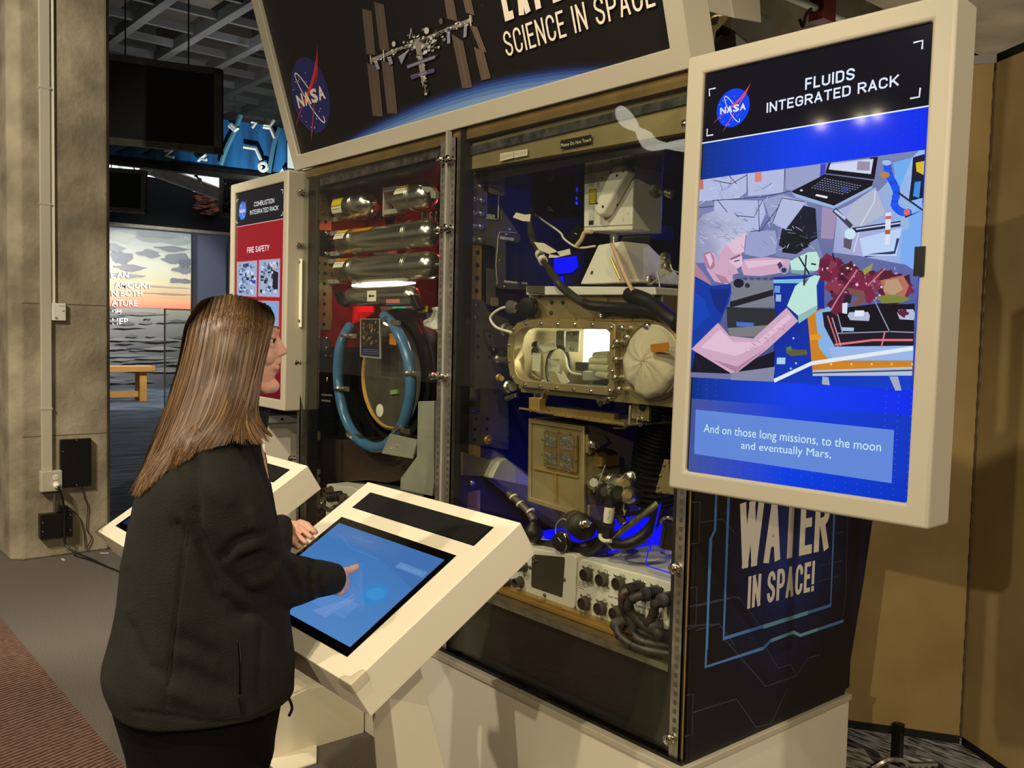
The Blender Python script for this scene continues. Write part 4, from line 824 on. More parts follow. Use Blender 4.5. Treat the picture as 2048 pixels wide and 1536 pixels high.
# lettuce
for i in range(64):
    u = rg.random(); x = 880+u*460; y = 720+u*150+rg.gauss(0, 42) if u > .25 else rg.uniform(690, 960)
    x += rg.gauss(0, 10); s_ = rg.uniform(22, 58); n = 9; ph = rg.uniform(0, 6)
    G([(x+s_*math.cos(t)*(1+.25*math.sin(4*t+ph)), y+s_*.8*math.sin(t)*(1+.3*math.sin(5*t+ph))) for t in [6.283*k/14 for k in range(14)]], rg.choice([(96, 26, 58), (120, 36, 66), (74, 18, 44), (134, 52, 76), (104, 30, 56), (84, 26, 40)]))
for i in range(46):
    u = rg.random(); x = 870+u*470; y = 730+u*120+rg.gauss(0, 50); cv.pell(x, y, rg.uniform(3, 9), rg.uniform(3, 10), rg.choice([(190, 150, 190), (214, 190, 226), (150, 90, 126), (40, 10, 26)]))
G([(1200, 800), (1330, 770), (1365, 830), (1330, 910), (1230, 890)], (176, 110, 92)); G([(1230, 800), (1300, 790), (1330, 850), (1270, 890), (1220, 860)], (184, 150, 120)); G([(1180, 890), (1270, 880), (1380, 900), (1330, 925), (1210, 930)], (120, 130, 60)); G([(1010, 840), (1110, 860), (1120, 920), (1060, 950), (1030, 930), (1080, 900), (1030, 880)], (120, 80, 76)); G([(1000, 880), (1040, 885), (1030, 930), (990, 925)], (30, 26, 40))
G([(1100, 740), (1160, 700), (1150, 740), (1110, 770)], (150, 150, 80)); cv.pl([(1070, 740), (960, 900), (920, 970)], .003, (196, 130, 150)); cv.pl([(1230, 730), (1130, 830)], .003, (190, 120, 140)); G([(985, 930), (1015, 925), (1012, 990), (985, 985)], (214, 220, 236))
# person in blue shirt
G([(140, 770), (240, 830), (350, 820), (355, 870), (290, 1040), (110, 1200), (107, 1330), (128, 1310), (120, 1190)], (6, 48, 150)); G([(130, 780), (240, 830), (355, 830), (340, 920), (285, 1045), (280, 1040), (125, 1195)], (6, 54, 160))
G([(130, 860), (200, 900), (230, 1000), (120, 1100)], (8, 64, 176)); G([(230, 845), (350, 845), (300, 1000), (250, 930)], (4, 38, 126))
sk = (204, 164, 190); sk2 = (222, 188, 212); sk3 = (170, 124, 152)
G([(142, 690), (230, 800), (240, 825), (145, 775)], sk3)
G([(200, 560), (440, 520), (430, 600), (412, 650), (420, 715), (385, 735), (395, 760), (362, 775), (362, 800), (330, 822), (258, 805), (215, 740)], sk); G([(300, 560), (436, 525), (425, 640), (370, 650)], sk2); G([(258, 760), (320, 780), (345, 815), (300, 815)], sk3)
G([(340, 690), (415, 660), (420, 712), (385, 730)], sk2); cv.pl([(350, 680), (405, 655)], .004, (120, 96, 120)); cv.pl([(370, 692), (402, 684)], .0025, (60, 40, 70)); cv.pl([(362, 770), (392, 762)], .002, (140, 70, 100)); cv.pl([(340, 740), (352, 770)], .0015, sk3)
G([(145, 700), (150, 480), (190, 425), (270, 400), (370, 420), (432, 480), (447, 545), (430, 535), (380, 560), (330, 590), (290, 640), (285, 690), (255, 640), (215, 650), (200, 700)], [(140, 146, 180)]*3+[(176, 184, 214)]*4+[(190, 190, 214)]*4+[(150, 156, 190)]*4)
for i in range(60):
    a_ = rg.uniform(0, 1); x = 160+a_*250; y = 430+abs(a_-.4)*90+rg.uniform(0, 130); cv.pl([(x, y), (x+rg.uniform(8, 34), y+rg.uniform(-8, 22))], .0012, rg.choice([(196, 204, 230), (120, 126, 164), (156, 164, 196)]))
G([(195, 650), (225, 632), (258, 660), (262, 720), (240, 740), (205, 720)], sk3); G([(208, 655), (235, 645), (250, 690), (235, 725)], sk2)
G([(425, 680), (560, 668), (690, 680), (680, 750), (520, 775), (425, 770), (412, 730)], sk); G([(430, 690), (640, 680), (650, 700), (450, 730)], sk2)
G([(128, 1190), (280, 1040), (345, 1115), (480, 1130), (670, 955), (735, 1030), (560, 1190), (390, 1320), (350, 1325)], sk); G([(180, 1180), (290, 1080), (370, 1150), (500, 1150), (680, 990), (700, 1010), (520, 1170), (380, 1230)], sk2); G([(250, 1250), (390, 1290), (560, 1180), (380, 1322)], sk3)
for i in range(30): x = rg.uniform(420, 660); y = 1130-(x-480)*.62+rg.uniform(10, 60); cv.pl([(x, y), (x+16, y+8)], .0008, sk3)
cv.pl([(625, 700), (655, 758)], .010, (70, 60, 90)); cv.pell(655, 742, 24, 22, (150, 150, 190)); cv.pell(655, 742, 15, 14, (50, 50, 80))
gl = (186, 226, 214)
G([(688, 690), (790, 640), (840, 636), (858, 680), (850, 740), (780, 765), (700, 755)], gl); G([(690, 740), (840, 745), (780, 768), (700, 758)], (120, 160, 170))
G([(672, 945), (720, 830), (780, 790), (830, 770), (862, 775), (840, 830), (845, 960), (790, 1010), (738, 1045), (735, 1000)], gl); G([(735, 1000), (845, 940), (840, 975), (738, 1045)], (140, 184, 180)); G([(760, 800), (800, 785), (770, 830)], (90, 100, 100))
for pts in [[(740, 665), (800, 765)], [(782, 655), (768, 830)], [(810, 705), (838, 710)]]: cv.pl(pts, .0035, (30, 34, 60))
cv.pl([(930, 645), (945, 690)], .003, (20, 20, 40))
cv.T = None
cv.build('screen_picture', 'screen', t1)
tgp = A(1850, 532, -.145)
tag_ = MB().prism([P(w2+.000, -.004, .12+a*.001) if 0 else P(x, -.004, z) for x, z in ((w2-.008, -.024), (w2+.012, -.024), (w2+.012, .034), (w2-.008, .034))], V((0, .006, 0)))
obj('control_tab', tag_, 'black', t1)
obj('wall_arm', MB().box(-1.5, -1.3, .01, .06, 1.5, 1.9), 'black', t1)
# left monitor
t2, cv, P2 = monitor('portrait_monitor', 'portrait monitor with red fire safety page, left of case', (-4.0, -.088, 1.741), -.012, -.008, .003, .046, .105)
cv.rect(-w2+.006, -h2, w2, h2, (150, 10, 26)); cv.poly([(-w2+.006, -h2), (w2, -h2), (w2, -.2), (-w2+.006, -.2)], [(96, 10, 24), (96, 10, 24), (150, 10, 26), (150, 10, 26)])
zl = lambda x, y: (460+x/7.68, 330+y/7.68)
yl = (cv.P(*zl(82, 948))[1]+cv.P(*zl(815, 835))[1])/2
cv.rect(-w2+.006, yl, w2, h2, (8, 9, 20)); cv.rect(-w2+.006, yl-.0015, w2, yl+.0015, (220, 180, 180))
for pts in [[(105, 580), (104, 540), (125, 530)], [(98, 850), (98, 892), (122, 886)], [(785, 382), (812, 378), (808, 440)], [(810, 715), (806, 770), (782, 774)]]: cv.pl([zl(*p) for p in pts], .004, (214, 214, 214))
ce = cv.P(*zl(193, 700)); rr = (cv.P(*zl(193, 560))[1]-cv.P(*zl(193, 843))[1])/2
meatball(cv, ce[0], ce[1], rr, (30, 120, 226), (220, 90, 110), (236, 226, 244))
cv.stext('COMBUSTION', (508, 413.6), (548.5, 405.8), (508.4, 404), (220, 222, 222), .145, .14); cv.stext('INTEGRATED RACK', (500, 430), (557, 419.8), (500.4, 421), (220, 222, 222), .145, .14)
cv.stext('FIRE SAFETY', (494.5, 506.4), (538.8, 501), (495, 495), (240, 232, 236), .145, .14)
def photo(q, pal, n, seed):
    cv.pp(q, (206, 130, 140)); g_ = random.Random(seed); a, b, c, d = q
    L = lambda u, w_: ((a[0]*(1-u)+b[0]*u)*(1-w_)+(d[0]*(1-u)+c[0]*u)*w_, (a[1]*(1-u)+b[1]*u)*(1-w_)+(d[1]*(1-u)+c[1]*u)*w_)
    cv.pp([L(.03, .02), L(.97, .02), L(.97, .98), L(.03, .98)], pal[0])
    for i in range(n):
        u, w_ = g_.uniform(.08, .8), g_.uniform(.05, .85); du, dw = g_.uniform(.04, .16), g_.uniform(.03, .12)
        cv.pp([L(u, w_), L(min(.96, u+du), w_+dw*g_.uniform(0, .5)), L(min(.96, u+du), min(.96, w_+dw)), L(u, min(.96, w_+dw))], g_.choice(pal))
pal = [(150, 170, 200), (200, 212, 230), (60, 70, 96), (30, 34, 50), (110, 130, 170), (176, 190, 214)]
photo([(474, 524), (515, 520.5), (514, 594), (474, 592)], pal+[(30, 60, 170)], 90, 1); photo([(518.5, 520), (561, 517), (560, 595), (517, 593)], pal, 90, 2)
photo([(474, 600), (514, 602), (512, 727), (472, 717)], pal, 40, 3); photo([(517, 601), (559.5, 602), (558, 728), (515, 722)], [(120, 160, 206), (36, 44, 62), (20, 24, 36), (150, 190, 226)], 26, 4)
cv.pp([(548, 540), (558, 545), (557, 580), (546, 575)], (14, 14, 24)); cv.pell(549, 536, 3, 4, (200, 170, 160))
cv.pl(bezq((531, 612), (556, 622), (552, 690)), .03, (130, 176, 214))
cv.build('screen_picture', 'screen', t2)
# equipment beneath left monitor
pe = thing('side_cabinet', 'white cabinet with glossy top beyond the left monitor', 'cabinet', (-4.35, .3, 0))
q = AX(598, 862, -4.05)
obj('body', MB().box(-4.9, -4.05, -.02, .42, 0, 1.13), 'plinth', pe, bevel=.004); obj('top', MB().box(-4.92, -4.03, -.04, .44, 1.13, 1.165), mat('pale_top', (206, 210, 214), .12), pe, bevel=.003)
obj('fixing_hole', MB().cyl((-4.03, .06, 1.147), (-4.027, .06, 1.147), .006), 'black', pe)
lm_ = thing('microphone_lamp', 'small dark gooseneck fitting on the white cabinet top', 'fitting', (-4.2, .25, 1.165))
obj('base', MB().lathe((-4.12, .28, 1.165), (0, 0, 1), [(0, .03), (.03, .032), (.035, .022), (.09, .02), (.1, .028), (.13, .012)], 20), 'darkmetal', lm_)
obj('neck', MB().tube(crom([(-4.12, .28, 1.29), (-4.13, .27, 1.36), (-4.2, .18, 1.30), (-4.32, .05, 1.28), (-4.45, -.02, 1.33)], 6), .009, 8), 'rubber', lm_)
bk = thing('black_equipment_box', 'black box standing on white cabinet below the left monitor', 'equipment', (-4.5, .2, 1.165))
obj('body', MB().box(-4.75, -4.28, .0, .36, 1.166, 1.36), 'black', bk, bevel=.01); obj('vent', MB().box(-4.279, -4.275, .05, .3, 1.2, 1.215).box(-4.279, -4.275, .05, .3, 1.23, 1.245), 'darkmetal', bk)
# ================================================================== touch kiosks
ka = R(32.1); KO = V((-1.711, -.424, 1.113)); KU = V((1, 0, 0)); KV = V((0, math.cos(ka), math.sin(ka))); KN = KU.cross(KV)
def kp(u, v, n=0): return KO+KU*u+KV*v+KN*n
KW, KL, KT = .729, .565, .101
def kiosk(label, lab2):
    t = thing('touch_kiosk', label, 'kiosk', (-2.075, -.6, 0), 'slanted touch kiosks before the case')
    t0 = .002
    f = MB()
    su0, su1, sv0, sv1 = -.655, -.088, -.515, -.156
    gu0, gu1, gv0, gv1 = -.660, -.066, -.112, -.038
    def blk(a0, a1, b0, b1, n0=-KT, n1=0): f.prism([kp(a0, b0, n1), kp(a1, b0, n1), kp(a1, b1, n1), kp(a0, b1, n1)], KN*(n0-n1))
    obj('housing', MB().prism([kp(-KW, -KL), kp(0, -KL), kp(0, 0), kp(-KW, 0)], -KN*KT), 'cream', t, bevel=.0025)
    obj('screen_bezel', MB().prism([kp(su0, sv0, .0012), kp(su1, sv0, .0012), kp(su1, sv1, .0012), kp(su0, sv1, .0012)], -KN*.006), 'blackgloss', t)
    g = MB().prism([kp(gu0, gv0, .001), kp(gu1, gv0, .001), kp(gu1, gv1, .001), kp(gu0, gv1, .001)], -KN*.006)
    gr = obj('speaker_grille', g, 'black', t)
    rb_ = MB(); k = 16
    for i in range(k):
        v_ = gv0+.004+(gv1-gv0-.008)*i/(k-1); rb_.prism([kp(gu0+.006, v_-.0012, .001), kp(gu1-.006, v_-.0012, .001), kp(gu1-.006, v_+.0012, .001), kp(gu0+.006, v_+.0012, .001)], KN*.0022)
    obj('grille_rib', rb_, 'blackmatte', gr, kind='stuff')
    # clear corner guard
    for s_ in (0, -KW):
        sg = 1 if s_ == 0 else -1
        cg = MB(); cg.box(-.5, .5, -.5, .5, -.5, .5)
        c = MB(); a_ = s_-sg*.0
        c.prism([kp(a_+sg*.008, -KL-.008, .006), kp(a_-sg*.044, -KL-.008, .006), kp(a_-sg*.044, -KL+.010, .006), kp(a_-sg*.018, -KL+.018, .006), kp(a_-sg*.010, -KL+.044, .006), kp(a_+sg*.008, -KL+.044, .006)][::sg], -KN*.030)
        obj('corner_guard', c, 'clearclip', t, bevel=.007, seg=3)
    # leg and foot
    L_ = lambda x0, x1, y0, y1, z: [(x0, y0, z), (x1, y0, z), (x1, y1, z), (x0, y1, z)]
    a = L_(-2.035, -1.945, -.665, -.565, .735); b = L_(-2.07, -1.945, -.60, -.44, .30); c_ = L_(-2.10, -1.945, -.52, -.28, .0)
    obj('pedestal', MB().loft([[V(p) for p in r_] for r_ in (c_, b, a)]), 'cream', t, bevel=.004)
    obj('floor_beam', MB().prism([(-1.925, -.47, 0), (-1.925, -.058, 0), (-1.925, -.058, .21), (-1.925, -.30, .235), (-1.925, -.47, .20)], (-.012, 0, 0)), 'cream', t, bevel=.002)
    obj('beam_cap', MB().prism([(-1.93, -.47, .20), (-1.93, -.058, .21), (-1.93, -.058, .222), (-1.93, -.30, .245), (-1.93, -.47, .212)], (-.10, 0, 0)), 'cream', t, bevel=.002)
    obj('foot_plate', MB().prism([(-1.93, -.47, .001), (-1.80, -.47, .001), (-1.80, -.33, .001), (-1.93, -.26, .001)], (0, 0, .008)), 'cream', t, bevel=.002)
    return t
k1 = kiosk('white slanted touch kiosk the woman is using, blue screen lit', 0)
k2 = dup(k1, (-1.125, 0, 0), 'white slanted touch kiosk half hidden behind the woman')
def kscreen(t, dx, dim):
    cv = Canvas(kp(-.3715+dx, -.3355, .0014), KU, KV, .00006)
    a, b = .263, .156
    c0, c1, c2 = [(58, 112, 176), (66, 122, 188), (80, 130, 192)] if not dim else [(20, 28, 60), (24, 34, 72), (30, 40, 80)]
    cv.poly([(-a, -b), (a, -b), (a, b), (-a, b)], [c2, c2, c0, c0])
    if not dim:
        cv.poly([(-a, b-.03), (a*.3, b-.07), (a, b-.11), (a, b), (-a, b)], [(62, 110, 172)]*5)
        cv.rect(.13, .085, .255, .105, (88, 134, 190)); cv.text('LEARN MORE', .14, .09, .1, .009, (120, 158, 206)); cv.text('EXPLORE', -.14, .125, .1, .010, (84, 130, 190))
        cv.rect(-.05, -.02, .0, -.005, (76, 126, 188)); cv.rect(-.02, -.1, .15, -.05, (86, 134, 196)); cv.ell(.16, -.01, .05, .036, (54, 130, 196), 24); cv.ell(.165, -.006, .035, .02, (60, 140, 204), 20)
        cv.poly([(.02, -.12), (.09, -.12), (.12, -.04), (.10, -.05), (.06, -.08)], (104, 140, 198)); cv.line([(.075, -.11), (.10, -.03)], .003, (116, 152, 208))
        cv.line([(-.2, .12), (-.1, .09), (.05, .09)], .003, (72, 124, 188)); cv.rect(-.08, .02, .02, .06, (70, 122, 186))
    cv.build('lit_screen', 'screen', t)
kscreen(k1, 0, 0); kscreen(k2, -1.125, 1)
# ================================================================== rack shells
def PY(pts, Y, d): return MB().prism([A(a, b, Y) for a, b in pts], (0, d, 0))
def PX(pts, X, d): return MB().prism([AX(a, b, X) for a, b in pts], (d, 0, 0))
def zz(ox, oy, s): return lambda pts: [(ox+x/s, oy+y/s) for x, y in pts]
ZR = zz(900, 280, 4.267); ZQ = zz(900, 600, 4.267); ZW = zz(900, 300, 4.8); ZC = zz(900, 920, 3.657); ZL = zz(580, 320, 4.518); ZM = zz(580, 640, 3.656); ZT_ = zz(640, 340, 7.681); ZV = zz(1120, 900, 7.679)
def screws(pts, plane, c, r, m, par, name='screw', nrm=None, kind='stuff', one=False):
    mb = MB(); n = nrm or {'Y': (0, -1, 0), 'X': (1, 0, 0)}[plane]
    for a, b in pts:
        p = A(a, b, c) if plane == 'Y' else AX(a, b, c)
        k = mb if not one else MB(); k.lathe(p, n, [(0, r), (r*.4, r*.95), (r*.8, r*.5), (r*.82, .001)], 10)
        if one: obj(name, k, m, par)
    if not one: obj(name, mb, m, par, kind=kind)
# ---------------- right rack
rr_ = thing('equipment_rack', 'right equipment rack shell, blue lit inside with gold edge plates', 'rack', (-2.05, .4, ZB))
XL = -2.555
obj('side_wall', MB().box(XL-.03, XL-.012, .02, .84, ZB, 2.23), 'bluepanel', rr_); obj('side_wall', MB().box(-1.535, -1.52, .04, .84, ZB, 2.23), 'darkmetal', rr_)
obj('back_wall', MB().box(XL-.02, -1.53, .80, .84, ZB, 2.23), 'bluepanel', rr_)
obj('rack_ceiling', MB().box(XL-.02, -1.53, .06, .80, 2.10, 2.13), 'mirrordark', rr_)
obj('rack_floor', MB().box(XL-.02, -1.53, .04, .80, ZB+.01, .70), 'darkmetal', rr_)
obj('gold_edge', MB().box(XL-.012, XL, .022, .030, .70, 2.12), 'gold', rr_)
XW = XL+.002
gs = obj('perforated_strip', PX([(928, 330), (962, 368), (958, 1080), (920, 1090)], XL+.0, .006), 'gold', rr_)
holes = MB()
for a, b in [(190, 977), (267, 984), (190, 1100), (263, 1108), (188, 1225), (260, 1230), (185, 1350), (256, 1354)]: p = AX(900+a/4.8, 300+b/4.8, XL+.0062); holes.cyl(p, p+V((.0006, 0, 0)), .0085, n=12)
for a, b in [(94, 262), (145, 262)]: p = AX(900+a/3.657, 920+b/3.657, XL+.0062); holes.cyl(p, p+V((.0006, 0, 0)), .008, n=12)
obj('hole', holes, 'blackmatte', gs, kind='stuff')
g1 = obj('gusset_plate', PX(ZW([(205, 155), (318, 330), (318, 400), (198, 380)]), XL+.004, .006), 'golddark', rr_); screws(ZW([(232, 215), (222, 350), (290, 350)]), 'X', XL+.010, .010, 'brush', g1)
g2 = obj('side_bracket', PX(ZW([(185, 392), (345, 400), (345, 665), (475, 668), (475, 540), (660, 830), (665, 850), (640, 895), (520, 880), (520, 1250), (740, 1290), (740, 1345), (460, 1335), (430, 1310), (430, 960), (400, 925), (190, 900)]), XL+.006, .010), 'greymetal', rr_, bevel=.0015)
screws(ZW([(238, 470), (303, 485), (232, 603), (298, 610), (230, 728), (293, 735), (222, 855), (290, 862)]), 'X', XL+.016, .012, 'brush', g2, 'bolt', one=True)
screws(ZW([(542, 812), (482, 1060), (525, 1312), (572, 762)]), 'X', XL+.016, .006, 'brush', g2)
obj('bracket_edge', MB().tube([AX(900+a/4.8, 300+b/4.8, XL+.018) for a, b in ((455, 1290), (440, 1100), (455, 960), (462, 830), (478, 790), (560, 790), (640, 800))], .0022, 6), 'lightgrey', g2)
obj('slot_edge', MB().tube([AX(900+a/4.8, 300+b/4.8, XL+.018) for a, b in ((345, 655), (440, 668), (462, 660), (468, 440))], .0025, 6), 'lightgrey', g2)
cv = Canvas((XL+.018, 0, 0), (0, 1, 0), (0, 0, 1))
cv.T = lambda x, y: (900+x/4.8, 300+y/4.8)
cv.pp([(478, 825), (614, 845), (612, 872), (478, 855)], (190, 180, 156)); cv.pp([(518, 1250), (648, 1265), (648, 1284), (518, 1272)], (190, 180, 156)); cv.pp([(688, 1266), (742, 1272), (742, 1290), (688, 1286)], (190, 180, 156))
cv.pp([(352, 612), (432, 622), (432, 668), (352, 655)], (150, 146, 124))
cv.build('bracket_labels', 'print', rr_, kind='stuff')
cv = Canvas((XL+.013, 0, 0), (0, 1, 0), (0, 0, 1)); cv.T = lambda x, y: (900+x/4.8, 300+y/4.8)
cv.pp([(370, 325), (522, 352), (520, 442), (390, 418), (366, 400)], (176, 150, 24)); cv.ptext('POWER', (376, 362), (450, 374), (376, 348), (60, 50, 10), .02); cv.ptext('SAFE', (446, 410), (498, 416), (446, 396), (60, 50, 10), .02)
cv.build('yellow_label', 'print', rr_)
obj('side_plate', PX(ZW([(345, 1135), (430, 1145), (430, 1500), (345, 1480)]), XL+.004, .005), 'greymetal', rr_)
obj('side_tab', PX(ZW([(390, 1415), (455, 1420), (455, 1500), (390, 1495)]), XL+.012, .006), 'goldpale', rr_)
lp = obj('lower_side_plate', PX([(928, 597), (965, 600), (975, 622), (1015, 640), (1015, 900), (920, 884)], XL+.004, .006), 'greymetal', rr_, bevel=.0015)
screws(ZQ([(160, 38), (225, 40), (155, 138), (220, 142)]), 'X', XL+.011, .008, 'chrome', lp)
hm = MB()
for a, b in [(240, 305), (340, 310), (240, 398), (340, 400), (240, 487), (335, 490), (220, 1015), (318, 1015), (212, 1105), (314, 1100), (208, 1195), (498, 1175)]: p = AX(900+a/4.267, 600+b/4.267, XL+.0102); hm.cyl(p, p+V((.0006, 0, 0)), .0065, n=10)
obj('hole', hm, 'blackmatte', lp, kind='stuff')
lt_ = obj('pull_latch', PX(ZQ([(150, 745), (238, 745), (238, 940), (205, 958), (150, 950), (140, 930)]), XL+.010, .008), 'brush', rr_, bevel=.003); p = AX(900+192/4.267, 600+885/4.267, XL+.019); obj('finger_hole', MB().cyl(p, p+V((.001, 0, 0)), .012, n=16), 'blackmatte', lt_)
p = AX(900+318/4.267, 600+1195/4.267, XL+.012); obj('knob', MB().lathe(p, (1, 0, 0), [(0, .018), (.006, .018), (.01, .014), (.011, .006), (.016, .005), (.018, .001)], 20), 'gold', rr_)
hb = MB()
for (x0, y0, x1, y1) in ((150, 262, 110, 520), (118, 970, 92, 1235)):
    k = 14
    for i in range(k):
        u = i/(k-1); a = AX(900+(x0+(x1-x0)*u)/4.267, 600+(y0+(y1-y0)*u)/4.267, XL+.006); hb.tube([a-V((0, .012, 0)), a+V((.002, .012, 0))], .0016, 5)
obj('hinge_wire', hb, 'lightgrey', rr_, kind='stuff')
bt = obj('lower_bracket', PX(ZC([(60, -10), (235, 0), (235, 210), (57, 240)]), XL+.006, .01), 'darkmetal', rr_); screws(ZC([(110, 75), (162, 74), (107, 168), (160, 165)]), 'X', XL+.017, .011, 'brush', bt, 'bolt', one=True)
obj('lower_gold_tab', PX(ZC([(35, 240), (188, 240), (185, 340), (40, 320)]), XL+.006, .008), mat('copper_plate', (140, 92, 66), .5, .4), rr_)
st = thing('diagonal_strut', 'grey folded strut slanting down across the right rack left side', 'strut', tuple(A(1000, 960, .3)))
obj('web', MB().prism([AX(*q, XL+.03) for q in ZC([(75, -60), (300, 0), (560, 160), (850, 480), (770, 520), (500, 330), (240, 120), (75, 110)])], (.012, 0, 0)), 'greymetal', st, bevel=.003)
obj('flange', MB().prism([AX(*q, XL+.042) for q in ZC([(300, 0), (345, -25), (560, 150), (545, 185), (240, 120)])], (.05, .0, 0)), 'lightgrey', st, bevel=.003)
# gold sill rail
sr = thing('gold_sill_rail', 'gold anodised rail along the front under the white connector boxes', 'rail', tuple(A(1150, 1230, .03)))
zr = A(1239, 1255, .04).z
obj('top_face', MB().box(-2.56, -1.55, .03, .30, zr-.012, zr), 'gold', sr); obj('front_lip', MB().box(-2.56, -1.55, .024, .034, ZG+.012, zr-.018), 'golddark', sr); obj('lip_bead', MB().box(-2.56, -1.55, .018, .05, zr-.018, zr-.010), 'gold', sr)
screws([(A_, 1172+(A_-1004)*.36) for A_ in range(990, 1330, 44)], 'Y', .022, .004, 'chrome', sr)
# white connector boxes
def chamfer_box(name, label, pts, Y, d, par=None):
    t = thing(name, label, 'electronics box', tuple(A(*pts[0], Y)))
    return t, obj('case', PY(pts, Y, d), 'offwhite', t, bevel=.004)
bB, o_ = chamfer_box('connector_box', 'white box with two rows of round connectors, rack bottom right', ZC([(965, 722), (1612, 893), (1625, 915), (1600, 1290), (1240, 1215), (960, 1132), (917, 1085), (935, 748)]), .06, .34)
con = ZC([(1010, 835), (1125, 872), (1245, 900), (1385, 935), (1515, 972), (995, 1045), (1112, 1082), (1225, 1118), (1375, 1165), (1505, 1205)])
for i, q in enumerate(con):
    p = A(*q, .06); n = V((0, -1, 0))
    s = obj('connector', MB().lathe(p, n, [(0, .022), (.004, .022), (.0045, .0185), (.020, .0185), (.0205, .0165), (.012, .0165)], 22), 'greymetal', bB)
    obj('insert', MB().lathe(p+n*.012, n, [(0, .0163), (.004, .0163), (.0045, .015)], 18), 'black', s)
    pn = MB()
    for r_, k in ((.004, 4), (.010, 9)):
        for j in range(k): a = 6.283*j/k; c = p+n*.0165+V((r_*math.cos(a), 0, r_*math.sin(a))); pn.cyl(c, c+n*.001, .0012, n=6)
    obj('pin', pn, 'golddark', s, kind='stuff')
    ear = MB()
    for sx in (-1, 1):
        for sz in (-1, 1): c = p+V((sx*.0195, 0, sz*.0195)); ear.lathe(c, n, [(0, .005), (.003, .005), (.005, .002)], 8)
    obj('flange_screw', ear, 'brush', s, kind='stuff')
cv = Canvas((0, .0595, 0), (1, 0, 0), (0, 0, 1)); cv.T = lambda x, y: (900+x/3.657, 920+y/3.657)
for s_, x, y in [('J11', 1008, 778), ('J12', 1125, 812), ('J13', 1245, 845), ('J14', 1370, 882), ('J15', 1502, 920), ('J20', 998, 990), ('J21', 1115, 1025), ('J19', 1362, 1108), ('J18', 1492, 1148)]: cv.ptext(s_, (x, y), (x+28, y+8), (x, y-16), (40, 38, 36), .01)
cv.ptext('ELECTRICAL POWER', (1160, 1003), (1330, 1050), (1161, 989), (40, 38, 36), .01); cv.ptext('CONTROL UNIT', (1350, 1070), (1480, 1105), (1351, 1055), (40, 38, 36), .01)
for k in range(4): cv.pl([(938, 888+k*14), (992-8*(k % 2), 904+k*15)], .0012, (90, 86, 80))
cv.build('box_lettering', 'print', bB)
bA, o_ = chamfer_box('connector_box', 'white box with dark smoked window beside kiosk corner, rack bottom', ZC([(560, 640), (900, 690), (925, 715), (912, 1080), (880, 1098), (380, 915), (330, 890), (340, 600)]), .06, .34)
wn = obj('smoked_window', PY(ZC([(608, 690), (832, 710), (838, 730), (818, 1005), (600, 930), (592, 915), (598, 705)]), .058, .003), mat('smoked_grey', (62, 60, 50), .2), bA, bevel=.001)
screws(ZC([(615, 715), (630, 735), (612, 745)]), 'Y', .055, .004, 'chrome', wn)
screws(ZC([(835, 873), (692, 988), (585, 785)]), 'Y', .058, .006, 'greymetal', bA)
for q in ((520, 890), (425, 880), (545, 775)):
    p = A(*ZC([q])[0], .06); s = obj('connector', MB().lathe(p, (0, -1, 0), [(0, .019), (.004, .019), (.0045, .0155), (.03, .0155), (.0305, .0125), (.01, .0125)], 20), 'greymetal', bA); obj('insert', MB().cyl(p+V((0, -.010, 0)), p+V((0, -.014, 0)), .0122), 'black', s)
cv = Canvas((0, .0595, 0), (1, 0, 0), (0, 0, 1)); cv.T = lambda x, y: (900+x/3.657, 920+y/3.657); cv.ptext('J01', (540, 846), (565, 852), (540, 834), (50, 46, 42), .01); cv.build('box_lettering', 'print', bA)
